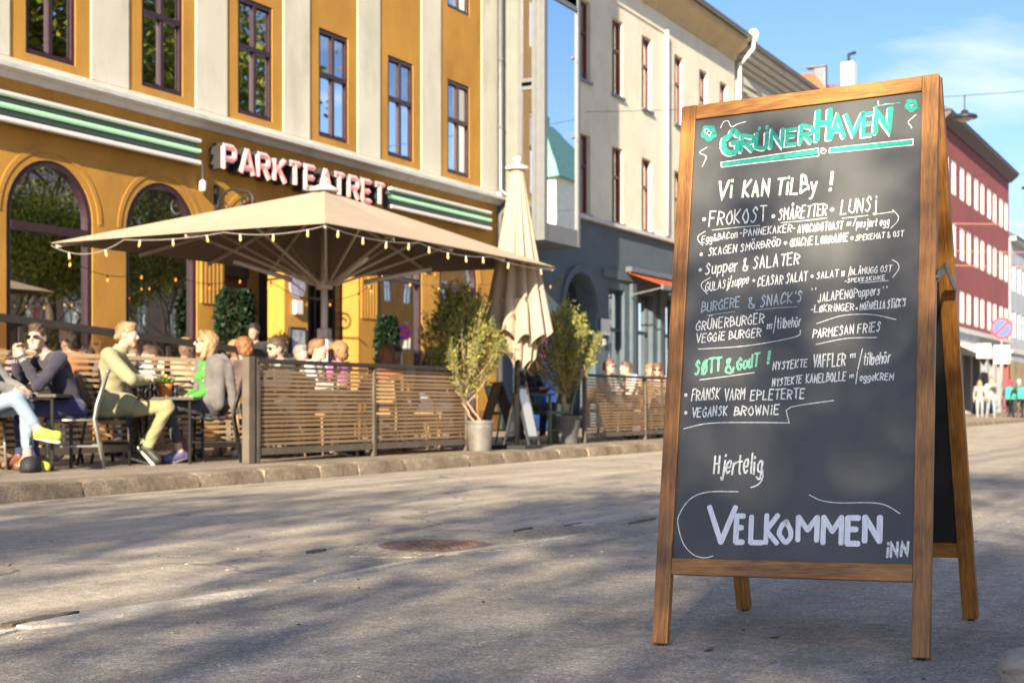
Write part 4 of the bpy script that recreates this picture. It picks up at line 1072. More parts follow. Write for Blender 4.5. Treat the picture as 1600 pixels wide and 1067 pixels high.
def flat_stroke(mb, P, w, jit=.12):
    """chalk marker stroke on the board plane: P in board metres (u, v)"""
    SERIAL[0] += 1
    yy = .009 - .0004 - .00004 * (SERIAL[0] % 12)
    P = [Vector(p) for p in P]
    Q = [P[0]]
    for a, b_ in zip(P, P[1:]):
        n = max(1, int((b_ - a).length / max(w * 1.5, .006)))
        for k in range(1, n + 1): Q.append(a + (b_ - a) * k / n)
    if len(Q) < 2 or (Q[0] - Q[-1]).length < 1e-6 and len(Q) < 3: return
    ws = [w * (1 + hw.uniform(-jit, jit)) for _ in Q]
    d0 = (Q[0] - Q[1]).normalized() if (Q[0] - Q[1]).length > 1e-7 else Vector((1, 0)); d1 = (Q[-1] - Q[-2]).normalized() if (Q[-1] - Q[-2]).length > 1e-7 else Vector((1, 0))
    Q = [Q[0] + d0 * w * .35] + Q + [Q[-1] + d1 * w * .35]; ws = [w * .62] + ws + [w * .62]
    Lp, Rp = ribbon2(Q, ws)
    n = len(Lp); V = [(p.x, yy, p.y) for p in Lp] + [(p.x, yy, p.y) for p in Rp]
    mb.add(V, [(i, i + 1, n + i + 1, n + i) for i in range(n - 1)])
def chalk(name, c, rough=.8):
    m = mat(name, c, rough, .30, 90, 0, dirt=tuple(x * .35 + .02 for x in c), dirt_scale=120, dirt_amt=.45)
    return m
CH = {'w': chalk('chalk_white', (.78, .80, .78)), 'g': chalk('chalk_mint', (.62, .76, .66)), 't': chalk('chalk_teal', (.02, .34, .27)), 'b': chalk('chalk_blue', (.33, .42, .50)), 'e': chalk('chalk_green', (.22, .60, .42))}
def text(s_, u0, v0, u1, v1, cap, w, col, mb=None, off=(0, 0)):
    """write s_ along the base line (u0,v0)-(u1,v1); cap = letter height"""
    own = mb is None; mb = mb or MB()
    tot = sum(ADV.get(c, 1.0 if c.isupper() or c == ' ' else .85) for c in s_) - .25
    L_ = math.hypot(u1 - u0, v1 - v0); k = L_ / tot; dx, dy = (u1 - u0) / L_, (v1 - v0) / L_
    x = 0
    for ch in s_:
        a = ADV.get(ch, 1.0 if ch.isupper() else .85); jy = hw.uniform(-.04, .04) * cap; js = hw.uniform(.93, 1.08); sl = hw.uniform(-.04, .06)
        for P, sm in glyph(ch):
            Q = [Vector((x * k + px * k * .76 + py * cap * (.06 + sl), py * cap * js + jy)) for px, py in P]
            Q = [q + Vector((hw.uniform(-.015, .015), hw.uniform(-.015, .015))) * cap for q in Q]
            if sm: Q = smooth_pts(Q)
            flat_stroke(mb, [(u0 + q.x * dx - q.y * dy * .2 + off[0], v0 + q.x * dy + q.y + off[1]) for q in Q], w)
        x += a
    if own: return mb.build('handwriting', CH[col], front, smooth=False)
def boxed(ch, u0, u1, v0, v1, w, mb, skew=0.0, off=(0, 0)):
    for P, sm in glyph(ch):
        Q = [Vector((u0 + px * 1.2 * (u1 - u0) + skew * py * (u1 - u0) + off[0], v0 + py * (v1 - v0) + off[1])) for px, py in P]
        if sm: Q = smooth_pts(Q, 6)
        flat_stroke(mb, Q, w, .10)
TEXTS = [
('Vi', 0.1278, 1.3437, 0.1768, 1.3442, 0.054, 0.0081, 'g'),
('KAN', 0.2067, 1.3423, 0.2894, 1.3393, 0.0481, 0.0076, 'g'),
('TiLBy', 0.3099, 1.3399, 0.4307, 1.334, 0.0518, 0.0074, 'g'),
('!', 0.4568, 1.3381, 0.475, 1.3373, 0.0545, 0.0095, 'g'),
('FROKOST', 0.1055, 1.2589, 0.2826, 1.2588, 0.0455, 0.0042, 'w'),
('SMÅRETTER', 0.3207, 1.2579, 0.4641, 1.2613, 0.0356, 0.0038, 'w'),
('LUNSj', 0.5042, 1.2606, 0.605, 1.2623, 0.041, 0.0038, 'w'),
('(', 0.0725, 1.2086, 0.0869, 1.2074, 0.032, 0.0027, 'w'),
('Egg&BACon', 0.0853, 1.2075, 0.1969, 1.2156, 0.0224, 0.003, 'w'),
('-PANNEKAKER-', 0.2046, 1.217, 0.3725, 1.2197, 0.0221, 0.003, 'w'),
('AVOCADOTOAST', 0.3802, 1.2139, 0.5114, 1.2152, 0.0237, 0.0032, 'w'),
('m/', 0.5246, 1.2242, 0.5478, 1.2241, 0.0162, 0.0027, 'w'),
('posjert egg', 0.5514, 1.2152, 0.6439, 1.2145, 0.0228, 0.0029, 'w'),
(')', 0.6496, 1.213, 0.6627, 1.2119, 0.0351, 0.0027, 'w'),
('SKAGEN SMÖRBRÖD', 0.1088, 1.1649, 0.3299, 1.1795, 0.0233, 0.0035, 'w'),
('QUiCHE LORRAiNE', 0.3583, 1.1731, 0.5284, 1.1768, 0.0237, 0.0034, 'w'),
('SPEKEMAT & OST', 0.5501, 1.1755, 0.6844, 1.1792, 0.0162, 0.0029, 'w'),
('Supper & SALATER', 0.1024, 1.1081, 0.3883, 1.1189, 0.0349, 0.004, 'w'),
('(', 0.0913, 1.055, 0.1082, 1.0539, 0.036, 0.0027, 'w'),
('GULASj/suppe', 0.1052, 1.0541, 0.2378, 1.0706, 0.0263, 0.003, 'w'),
('CEASAR SALAT', 0.2657, 1.0588, 0.4127, 1.0673, 0.0282, 0.0032, 'w'),
('SALAT m /', 0.4406, 1.07, 0.5371, 1.0746, 0.0196, 0.0027, 'w'),
('BLÅMUGG OST', 0.5382, 1.0745, 0.6529, 1.077, 0.0183, 0.0026, 'w'),
('-SPEKESKiNKE', 0.5224, 1.0528, 0.6358, 1.0557, 0.0114, 0.0026, 'w'),
('BURGERE', 0.0965, 0.9893, 0.2146, 1.0017, 0.0297, 0.0038, 'b'),
('&', 0.2382, 0.9962, 0.2614, 0.996, 0.0281, 0.0035, 'b'),
("SNACK'S", 0.277, 0.9962, 0.4008, 1.0059, 0.0327, 0.0038, 'b'),
('"', 0.4284, 1.0174, 0.4407, 1.0183, 0.023, 0.0027, 'w'),
('JALAPENOPoppers', 0.4468, 1.0002, 0.6225, 1.0123, 0.0252, 0.0032, 'w'),
('"', 0.6304, 1.014, 0.6421, 1.0149, 0.0213, 0.0027, 'w'),
('-LØKRiNGER', 0.4272, 0.9711, 0.5509, 0.9701, 0.0206, 0.003, 'w'),
('MOZARELLA', 0.5683, 0.9691, 0.6378, 0.9716, 0.0213, 0.0029, 'w'),
("STiCK'S", 0.6447, 0.9701, 0.6947, 0.9743, 0.0245, 0.003, 'w'),
('GRÜNERBURGER', 0.0814, 0.9345, 0.2895, 0.9479, 0.0297, 0.0035, 'w'),
('VEGGiE BURGER', 0.0852, 0.8972, 0.2826, 0.9068, 0.026, 0.0034, 'w'),
('m', 0.3, 0.9289, 0.3177, 0.9291, 0.0208, 0.0029, 'w'),
('tilbehör', 0.3292, 0.9274, 0.399, 0.9317, 0.0299, 0.003, 'w'),
('PARMESAN FRiES', 0.4354, 0.8946, 0.6266, 0.9061, 0.0261, 0.0034, 'w'),
('SØTT', 0.0858, 0.7977, 0.1651, 0.8093, 0.0421, 0.0068, 'e'),
('&', 0.1755, 0.802, 0.2063, 0.8031, 0.0405, 0.0066, 'e'),
('GodT', 0.2147, 0.8102, 0.2789, 0.8192, 0.0358, 0.0063, 'e'),
('!', 0.2901, 0.8244, 0.3106, 0.8253, 0.0355, 0.009, 'e'),
('NYSTEKTE', 0.3222, 0.805, 0.4228, 0.8106, 0.0227, 0.0035, 'w'),
('VAFFLER', 0.4395, 0.8083, 0.5312, 0.8097, 0.0348, 0.004, 'w'),
('m', 0.5451, 0.8324, 0.5628, 0.8327, 0.0155, 0.0032, 'w'),
('tilbehör', 0.5806, 0.8099, 0.6551, 0.8123, 0.0321, 0.0034, 'w'),
('NYSTEKTE', 0.323, 0.7568, 0.4079, 0.7641, 0.0215, 0.0035, 'w'),
('KANELBOLLE', 0.4206, 0.7636, 0.5335, 0.7664, 0.0247, 0.0035, 'w'),
('m', 0.5446, 0.7743, 0.5574, 0.7749, 0.0111, 0.0029, 'w'),
('eggeKREM', 0.5727, 0.765, 0.6661, 0.764, 0.0188, 0.0034, 'w'),
('FRANSK', 0.0791, 0.722, 0.1652, 0.7241, 0.0336, 0.0038, 'w'),
('VARM', 0.1813, 0.7185, 0.243, 0.7219, 0.0344, 0.0038, 'w'),
('EPLETERTE', 0.2593, 0.7175, 0.4178, 0.7197, 0.0284, 0.0043, 'w'),
('VEGANSK', 0.0836, 0.6723, 0.1921, 0.6749, 0.0276, 0.004, 'w'),
('BROWNiE', 0.2124, 0.6733, 0.3461, 0.6742, 0.0262, 0.0042, 'w'),
('Hjertelig', 0.1594, 0.5027, 0.3021, 0.5053, 0.0527, 0.0057, 'w'),
('iNN', 0.6559, 0.2756, 0.7152, 0.2818, 0.0349, 0.0071, 'w')]
LINES = [
([(0.1168, 1.2457), (0.1928, 1.2474), (0.2652, 1.2473)], 0.0026, 'g', True),
([(0.3287, 1.25), (0.3963, 1.25), (0.4654, 1.2524)], 0.0026, 'g', True),
([(0.5095, 1.2469), (0.5839, 1.2491)], 0.0026, 'g', True),
([(0.5982, 1.2503), (0.6571, 1.2533)], 0.0026, 'g', True),
([(0.565, 1.0493), (0.6455, 1.0511)], 0.002, 'w', True),
([(0.6549, 1.1112), (0.67, 1.0999), (0.673, 1.0828), (0.6571, 1.0587)], 0.0024, 'w', True),
([(0.115, 0.9799), (0.2006, 0.9867)], 0.0022, 'b', True),
([(0.2618, 0.9872), (0.3221, 0.99), (0.3857, 0.9902)], 0.0022, 'b', True),
([(0.4451, 0.9366), (0.5187, 0.9562), (0.5998, 0.9549), (0.6692, 0.9365)], 0.0024, 'w', True),
([(0.3248, 0.9662), (0.3195, 0.9147)], 0.0026, 'w', False),
([(0.0935, 0.8775), (0.2405, 0.8811), (0.3822, 0.9001), (0.3995, 0.9191)], 0.0024, 'w', True),
([(0.4455, 0.8755), (0.5316, 0.8887), (0.6175, 0.8872)], 0.0024, 'w', True),
([(0.1014, 0.7838), (0.1748, 0.7904), (0.2671, 0.7997)], 0.0026, 'w', True),
([(0.5782, 0.857), (0.5665, 0.7967)], 0.0031, 'w', False),
([(0.5656, 0.7912), (0.5622, 0.7566)], 0.0029, 'w', False),
([(0.0599, 0.6377), (0.1349, 0.6523), (0.2507, 0.6527), (0.3766, 0.649)], 0.0026, 'w', True),
([(0.3766, 0.6479), (0.3658, 0.6849), (0.3788, 0.6946), (0.4118, 0.7004), (0.5017, 0.7106)], 0.0026, 'w', False),
([(0.3044, 0.5135), (0.3048, 0.4903), (0.293, 0.4722), (0.2722, 0.4634)], 0.0043, 'w', True),
([(0.2345, 0.4515), (0.1441, 0.4502), (0.0905, 0.429), (0.0599, 0.3825), (0.0589, 0.3511), (0.0784, 0.2992), (0.1101, 0.2688), (0.1431, 0.2608), (0.1697, 0.2666)], 0.0029, 'w', True),
([(0.4415, 0.4429), (0.4749, 0.4279), (0.5252, 0.4212), (0.6089, 0.4222), (0.6527, 0.4155), (0.6916, 0.3928)], 0.0029, 'w', True),
([(0.1271, 1.5721), (0.1353, 1.5902), (0.1501, 1.5921), (0.1617, 1.5721), (0.1827, 1.5787), (0.2062, 1.5828)], 0.0024, 'w', True),
([(0.087, 1.5141), (0.0634, 1.5004), (0.0847, 1.4854), (0.0813, 1.4684), (0.074, 1.4529)], 0.0024, 'w', True),
([(0.6041, 1.5957), (0.6069, 1.5823), (0.6261, 1.5834), (0.6476, 1.5821)], 0.0029, 'w', True),
([(0.5876, 1.5781), (0.6117, 1.5817), (0.6667, 1.5832)], 0.0027, 't', True),
([(0.7124, 1.5401), (0.6916, 1.5212), (0.698, 1.5086), (0.7014, 1.5005)], 0.0026, 'w', True),
([(0.1128, 1.5574), (0.113, 1.5465), (0.1034, 1.5427), (0.0966, 1.5358), (0.0859, 1.5371), (0.0783, 1.5457), (0.0681, 1.552), (0.0672, 1.563), (0.0709, 1.5716), (0.0731, 1.5825), (0.0841, 1.5823), (0.0937, 1.581), (0.1049, 1.5785), (0.1082, 1.567), (0.1128, 1.5574)], 0.0049, 't', True),
([(0.1079, 1.558), (0.1081, 1.5494), (0.1005, 1.5465), (0.0952, 1.541), (0.0868, 1.5421), (0.0808, 1.5488), (0.0728, 1.5537), (0.0721, 1.5624), (0.075, 1.5692), (0.0767, 1.5777), (0.0854, 1.5775), (0.093, 1.5766), (0.1017, 1.5746), (0.1043, 1.5656), (0.1079, 1.558)], 0.0049, 't', True),
([(0.103, 1.5586), (0.1032, 1.5524), (0.0977, 1.5502), (0.0938, 1.5463), (0.0877, 1.547), (0.0833, 1.5519), (0.0775, 1.5555), (0.077, 1.5618), (0.0791, 1.5667), (0.0803, 1.5729), (0.0867, 1.5728), (0.0922, 1.5721), (0.0985, 1.5707), (0.1004, 1.5641), (0.103, 1.5586)], 0.0049, 't', True),
([(0.7152, 1.5679), (0.7151, 1.5596), (0.7082, 1.5568), (0.7033, 1.5516), (0.6957, 1.5526), (0.6905, 1.5591), (0.6834, 1.5638), (0.683, 1.5722), (0.6859, 1.5787), (0.6876, 1.5869), (0.6955, 1.5868), (0.7022, 1.5858), (0.7101, 1.5839), (0.7121, 1.5752), (0.7152, 1.5679)], 0.0049, 't', True),
([(0.711, 1.5685), (0.7109, 1.5624), (0.7058, 1.5603), (0.7022, 1.5565), (0.6966, 1.5572), (0.6928, 1.562), (0.6876, 1.5655), (0.6873, 1.5716), (0.6894, 1.5764), (0.6907, 1.5824), (0.6964, 1.5823), (0.7014, 1.5817), (0.7072, 1.5802), (0.7087, 1.5739), (0.711, 1.5685)], 0.0049, 't', True),
([(0.7067, 1.5691), (0.7067, 1.5652), (0.7034, 1.5638), (0.7011, 1.5614), (0.6975, 1.5618), (0.6951, 1.5649), (0.6918, 1.5671), (0.6916, 1.5711), (0.6929, 1.5741), (0.6937, 1.578), (0.6974, 1.5779), (0.7006, 1.5775), (0.7043, 1.5766), (0.7053, 1.5725), (0.7067, 1.5691)], 0.0049, 't', True),
([(0.0881, 1.567), (0.0859, 1.5622), (0.0804, 1.5616), (0.0758, 1.5657), (0.0755, 1.5714), (0.0798, 1.5745), (0.0853, 1.5725), (0.0881, 1.567)], 0.0022, 'w', True),
([(0.1042, 1.5683), (0.102, 1.5635), (0.0965, 1.5629), (0.0919, 1.567), (0.0917, 1.5727), (0.0959, 1.5758), (0.1015, 1.5738), (0.1042, 1.5683)], 0.0022, 'w', True),
([(0.1083, 1.5514), (0.1059, 1.5461), (0.1, 1.5455), (0.095, 1.5499), (0.0947, 1.5561), (0.0993, 1.5594), (0.1053, 1.5573), (0.1083, 1.5514)], 0.0022, 'w', True),
([(0.0916, 1.5501), (0.0894, 1.5453), (0.084, 1.5447), (0.0794, 1.5488), (0.0791, 1.5545), (0.0833, 1.5576), (0.0889, 1.5556), (0.0916, 1.5501)], 0.0022, 'w', True),
([(0.7047, 1.5771), (0.6929, 1.5776), (0.6912, 1.5675), (0.705, 1.5626)], 0.0026, 'w', True),
([(0.6921, 1.571), (0.7062, 1.5707)], 0.0026, 'w', True),
([(0.4386, 1.4675), (0.4461, 1.4693), (0.4547, 1.463), (0.453, 1.4538), (0.4441, 1.4527), (0.4399, 1.4606), (0.4488, 1.4627)], 0.0026, 'w', True)]
DOTS = [(0.0894, 1.2827, 0.007, 'w'), (0.3049, 1.2724, 0.007, 'w'), (0.4793, 1.2767, 0.007, 'w'), (0.0862, 1.172, 0.006, 'w'), (0.3447, 1.186, 0.006, 'w'), (0.5402, 1.1849, 0.006, 'w'), (0.0852, 1.1231, 0.006, 'w'), (0.2538, 1.0784, 0.005, 'w'), (0.4274, 1.0789, 0.005, 'w'), (0.5589, 0.9752, 0.004, 'w'), (0.0608, 0.7393, 0.006, 'w'), (0.0638, 0.6854, 0.006, 'w')]
BARS = [[(0.136, 1.4444), (0.1342, 1.4598), (0.4326, 1.4708), (0.4344, 1.4465)], [(0.4654, 1.4524), (0.466, 1.4669), (0.7054, 1.4663), (0.7061, 1.4489)]]
BIG = [('G', 0.1404, 0.1838, 1.4861, 1.5588, 0.017), ('R', 0.1964, 0.232, 1.4877, 1.5393, 0.013), ('U', 0.2417, 0.2736, 1.4905, 1.5392, 0.013), ('N', 0.2884, 0.3224, 1.4904, 1.5442, 0.012), ('E', 0.337, 0.3659, 1.4927, 1.5397, 0.011), ('R', 0.3786, 0.411, 1.492, 1.5489, 0.012), ('H', 0.4277, 0.4623, 1.4966, 1.588, 0.016), ('A', 0.47, 0.5075, 1.4968, 1.5675, 0.012), ('V', 0.5093, 0.5517, 1.5009, 1.5656, 0.012), ('E', 0.5631, 0.5882, 1.4944, 1.5607, 0.011), ('N', 0.5983, 0.6385, 1.4989, 1.5681, 0.016)]
VEL = [('V', 0.1515, 0.2163, 0.3058, 0.4068, 0.0159), ('E', 0.2343, 0.2547, 0.3074, 0.3817, 0.0159), ('L', 0.2776, 0.3115, 0.3072, 0.3806, 0.0147), ('K', 0.322, 0.354, 0.3065, 0.3852, 0.0142), ('O', 0.3596, 0.3917, 0.3098, 0.3678, 0.0142), ('M', 0.413, 0.4573, 0.3158, 0.381, 0.0147), ('M', 0.4838, 0.5254, 0.3096, 0.3818, 0.0147), ('E', 0.5507, 0.5807, 0.3094, 0.38, 0.0159), ('N', 0.598, 0.638, 0.3167, 0.383, 0.0159)]
UML = [(0.2495, 1.5514), (0.2729, 1.5512)]

for a in TEXTS: text(*a)
for P, w, col, sm in LINES:
    b = MB(); flat_stroke(b, smooth_pts([Vector(p) for p in P], 7) if sm else P, w, .08); b.build('flourish', CH[col], front)
for u, v, r_, col in DOTS:
    b = MB(); flat_stroke(b, [(u + r_ * .55 * math.cos(a), v + r_ * .55 * math.sin(a)) for a in [i * .8 for i in range(9)]], r_ * .7); b.build('bullet', CH[col], front)
# the big teal title: white shadow line first, teal brush over it
for ch, u0, u1, v0, v1, w in BIG:
    b = MB(); boxed(ch, u0, u1, v0, v1, w * 1.0, b, .04, (-.0042, -.0030)); o = b.build('title_outline', CH['w'], front)
    b = MB(); SERIAL[0] = 0; boxed(ch, u0, u1, v0, v1, w, b, .04)
    b.v = [(x, y - .0009, z) for x, y, z in b.v]; b.build('title_letter', CH['t'], front)
b = MB()
for u, v in UML: flat_stroke(b, [(u, v), (u + .001, v + .008)], .009)
b.build('title_dots', CH['t'], front)
for q in BARS:
    b = MB(); (a0, a1, b1, b0) = q
    m0 = ((a0[0] + a1[0]) / 2 + .006, (a0[1] + a1[1]) / 2); m1 = ((b0[0] + b1[0]) / 2 - .008, (b0[1] + b1[1]) / 2)
    flat_stroke(b, [m0, m1], .0145, .06); b.v = [(x, y - .0009, z) for x, y, z in b.v]; b.build('title_bar', CH['t'], front)
    b = MB(); flat_stroke(b, list(q) + [q[0]], .0030, .05); b.build('bar_outline', CH['w'], front)
for ch, u0, u1, v0, v1, w in VEL:
    b = MB()
    for P, sm in glyph(ch):
        Q = [Vector((u0 + px * 1.2 * (u1 - u0), v0 + py * (v1 - v0))) for px, py in P]
        if sm: flat_stroke(b, smooth_pts(Q, 6), w, .06)
        else:
            for p, q in zip(Q, Q[1:]): flat_stroke(b, [p, q], w, .05)
    b.build('brush_letter', mat('brush_white', (.86, .88, .90), .7, .14, 40, stretch=(4, 1, .6)), front)

# ================================================================== trees of the park
def leaf_mat(name, c, trans=.35):
    return mat(name, c, .55, .35, 3, trans=trans, spec=.35)
M_lf = [leaf_mat('spring_leaf_yellow', (.30, .31, .030)), leaf_mat('spring_leaf', (.16, .21, .030)), leaf_mat('spring_leaf_dark', (.07, .11, .022))]
M_bark = mat('bark', (.09, .07, .055), .9, .35, 9, 1.0, 25, stretch=(1, 1, .3))
def grow(rr, p, d, l, r, depth, segs, tips, spread=.55, up=.15):
    pts = [p]; rs = [r]; q = p.copy(); dd = d.copy(); n = 4
    for i in range(n):
        dd = (dd + Vector((rr.gauss(0, .12), rr.gauss(0, .12), rr.gauss(0, .08) + up * .15))).normalized()
        q = q + dd * l / n; pts.append(q.copy()); rs.append(r * (1 - .4 * (i + 1) / n))
    segs.append((pts, rs))
    if depth == 0: tips.append((q, dd)); tips.append((pts[2], dd)); return
    k = 3 if depth > 1 else 4
    for j in range(k):
        a = 2 * math.pi * (j + rr.random() * .6) / k; s1 = dd.cross(Vector((0, 0, 1)) if abs(dd.z) < .95 else Vector((1, 0, 0))).normalized(); s2 = dd.cross(s1)
        nd = (dd + (s1 * math.cos(a) + s2 * math.sin(a)) * rr.uniform(spread * .7, spread * 1.4) + Vector((0, 0, up))).normalized()
        grow(rr, pts[-1 if j else -2], nd, l * rr.uniform(.62, .8), rs[-1] * .75, depth - 1, segs, tips, spread, up)
def park_tree(name, label, loc, h, seed, nleaf, lsize, group, trunk=.32, spread=.6, blob=.55):
    rr = random.Random(seed); t = thing(name, label, 'tree', loc, 0, group)
    segs, tips = [], []
    grow(rr, Vector((0, 0, -.1)), Vector((0, 0, 1)), h * .36, h * trunk * .06, 4, segs, tips, spread)
    b = MB()
    for i, (P, r_) in enumerate(segs): b.tube(P, r_, 7 if i < 20 else 4, cap=False)
    b.build('trunk', M_bark, t, smooth=True)
    g = np.random.default_rng(seed); T_ = np.array([list(a) for a, _ in tips]); k = g.integers(0, len(T_), nleaf)
    P = T_[k] + g.normal(0, blob, (nleaf, 3)) * np.array([1, 1, .7])
    D = g.normal(0, 1, (nleaf, 3)) - np.array([0, 0, .3])
    leaves('crown', P, D, lsize, lsize * .72, M_lf, t, .1, 3, g)
    return t
kids_cache = {}
def tree_copy(src, loc, rz, sc, label):
    c = copy_tree(src); c.location = loc; c.rotation_euler = (0, 0, rz); c.scale = (sc, sc, sc); c['label'] = label; return c
GRP = 'park trees across the road'
tA = park_tree('park_tree', 'spring green park tree behind the photographer that throws dappled shade on the board', (2.7, -12.2, 0), 10.6, 3, 6800, .14, GRP, blob=.27)
tB = park_tree('park_tree', 'spring green park tree behind the photographer shading the road joint', (-.6, -13.2, 0), 9.8, 9, 4600, .14, GRP, blob=.27)
tree_copy(tA, (8.2, -13.0, 0), 2.0, 1.0, 'park tree to the right behind the photographer')
tree_copy(tA, (-5.0, -13.8, 0), 5.2, .86, 'smaller park tree left behind the photographer')
tree_copy(tB, (5.8, -21, 0), 1.0, 1.15, 'tall park tree far behind the photographer')
tC = park_tree('park_tree', 'large leafy park tree across the road mirrored in the left arched window', (9.5, 32.5, 0), 17, 21, 15000, .26, GRP, blob=1.0)
for i, (x, y, rz, sc, lb) in enumerate([(10.5, 39.5, 1.0, 1.0, 'large park tree across the road mirrored in the second arched window'), (9.0, 24, 2.5, .95, 'large park tree level with the left end of the terrace'),
                                        (16, 36, 3.5, 1.1, 'park tree one row deeper beside the mirrored ones'), (17, 44, 5.0, .9, 'park tree deeper in the park, farthest along'), (11, 12.5, .4, .9, 'park tree across the road near the photographer'), (13, 46.0, .9, .62, 'small park tree beyond the large ones'), (8.2, 30, .3, .42, 'low bushy park tree first of the row mirrored in the arched windows'), (9.2, 33.2, 1.3, .46, 'low bushy park tree second of the mirrored row'), (9.6, 36.4, 2.3, .44, 'low bushy park tree third of the mirrored row'), (9.8, 39.8, 4.3, .47, 'low bushy park tree fourth of the mirrored row'), (10.2, 43.2, 5.3, .43, 'low bushy park tree last of the mirrored row')]):
    tree_copy(tC, (x, y, 0), rz, sc, lb)

# ---- olive trees in tubs
M_ol = [leaf_mat('olive_leaf_lit', (.46, .43, .09), .35), leaf_mat('olive_leaf', (.28, .30, .085), .35), leaf_mat('olive_leaf_grey', (.17, .20, .10), .3)]
M_olb = mat('olive_bark', (.36, .27, .18), .9, .3, 12, .8, 40, stretch=(1, 1, .3))
M_tubg = mat('galvanised_tub', (.21, .20, .19), .5, .3, 7, .2, 30, metal=.3, dirt=(.12, .11, .10), dirt_scale=6)
M_tubd = mat('dark_plastic_tub', (.085, .085, .09), .5, .25, 8, .1, 30, dirt=(.18, .16, .14), dirt_scale=8, dirt_amt=.5)
M_soil = mat('soil', (.06, .04, .03), .95, .4, 30, 1, 60)
def olive(label, loc, pot_r, pot_h, tubmat, h, trunks, crown_c, crown_r, seed, nshoot):
    rr = random.Random(seed); t = thing('olive_tree', label, 'tree', loc, 0, 'olive trees in tubs')
    pt = tag(MB().lathe([(0, 0), (pot_r * .78, 0), (pot_r * .98, pot_h * .90), (pot_r * 1.06, pot_h * .91), (pot_r * 1.06, pot_h), (pot_r * .95, pot_h), (pot_r * .92, pot_h * .88), (0, pot_h * .88)], n=32).build('tub', tubmat, t, smooth=False), 'x', 'y')
    del pt['label']; del pt['category']
    b = MB(); b.lathe([(0, pot_h * .86), (pot_r * .92, pot_h * .885), (0, pot_h * .93)], n=20); b.build('soil', M_soil, t)
    segs = []; base = []
    for (dx, dy, r_) in trunks:
        top = Vector((crown_c[0] + dx * 1.2, crown_c[1] + dy * 1.2, crown_c[2] - crown_r[2] * .75)); P = []
        for i in range(7):
            k = i / 6; P.append(Vector((dx, dy, pot_h * .85)).lerp(top, k) + Vector((rr.gauss(0, .012), rr.gauss(0, .012), 0)))
        segs.append((P, [r_ * (1 - .35 * i / 6) for i in range(7)])); base.append(P[-1])
    cs_, ds_ = [], []
    for i in range(nshoot):
        p0 = rr.choice(base) + Vector((0, 0, rr.uniform(-.10, .1)))
        a = rr.uniform(0, 2 * math.pi); el = rr.uniform(-.15, 1.45)
        tgt = Vector((crown_c[0] + crown_r[0] * math.cos(a) * math.cos(el) * rr.uniform(.55, 1.2), crown_c[1] + crown_r[1] * math.sin(a) * math.cos(el) * rr.uniform(.55, 1.2), crown_c[2] + crown_r[2] * math.sin(el) * rr.uniform(.6, 1.25)))
        mid = p0.lerp(tgt, .5) + Vector((0, 0, -.06)); P = [p0, mid, tgt, tgt + (tgt - mid).normalized() * rr.uniform(.05, .16) + Vector((0, 0, .06))]
        P = smooth_pts(P, 4); segs.append((P, [.009 * (1 - .8 * k / (len(P) - 1)) for k in range(len(P))]))
        n = len(P)
        for k in range(2, n):
            d = (P[k] - P[k - 1]).normalized()
            for _ in range(9 if k > n * .4 else 5): cs_.append(P[k] + Vector((rr.gauss(0, .022), rr.gauss(0, .022), rr.gauss(0, .022)))); ds_.append(d)
            if k > n * .35 and rr.random() < .75:   # side twig
                sd_ = (d + Vector((rr.gauss(0, .8), rr.gauss(0, .8), rr.gauss(.2, .6)))).normalized(); l = rr.uniform(.06, .15)
                for m_ in range(9): cs_.append(P[k] + sd_ * l * m_ / 8); ds_.append(sd_)
    b = MB()
    for P, r_ in segs: b.tube(P, r_, 7 if len(P) == 7 and r_[0] > .012 else 4)
    b.build('trunk', M_olb, t, smooth=True)
    leaves('crown', cs_, ds_, .052, .017, M_ol, t, .55, 3, np.random.default_rng(seed))
    return t
olive('olive tree with two thin trunks in a grey metal tub, left of the closed umbrella', (-8.42, 15.0, .12), .17, .37, M_tubg, 1.9, [(-.05, .02, .016), (.05, -.02, .017)], (-.19, -.14, 1.12), (.40, .42, .62), 5, 118)
olive('olive tree with a thick forked trunk in a black tub, right of the closed umbrella', (-8.88, 18.3, .12), .245, .40, M_tubd, 1.9, [(0, 0, .055), (.03, .05, .035)], (.0, .02, 1.16), (.46, .44, .56), 8, 105)
# ---- ivy columns beside the entrance
M_ivy = [leaf_mat('ivy_leaf', (.016, .036, .012), .2), leaf_mat('ivy_leaf_deep', (.008, .022, .009), .2)]
def ivy(label, x, y, z1, r_, seed):
    t = thing('ivy_column', label, 'plant', (x, y, .12), 0, 'ivy columns flanking the entrance'); g = np.random.default_rng(seed); n = 3400
    MB().lathe([(0, 0), (r_ * .75, 0), (r_ * .8, .45), (0, .45)], n=20).build('tub', M_tubd, t)
    MB().lathe([(r_ * .45, .4), (r_ * .55, z1 - .35), (.02, z1 - .15)], n=10).build('stem', M_bark, t)
    a = g.uniform(0, 2 * np.pi, n); z = g.uniform(.35, z1, n); rad = r_ * (1 - .35 * np.clip((z - z1 + .3) / .3, 0, 1) ** 2) * g.uniform(.72, 1.06, n) * (1 + .08 * np.sin(3 * a + z * 5))
    P = np.stack([rad * np.cos(a), rad * np.sin(a), z], 1); D = np.stack([np.cos(a), np.sin(a), -.6 + 0 * a], 1)
    leaves('foliage', P, D, .085, .07, M_ivy, t, .5, 2, g)
ivy('broad dark ivy column left of the dark entrance', FX + .30, 16.85, 2.32, .25, 1)
ivy('narrow ivy column right of the umbrella pole beside the mirrored road sign', FX + .25, 21.12, 2.15, .17, 2)
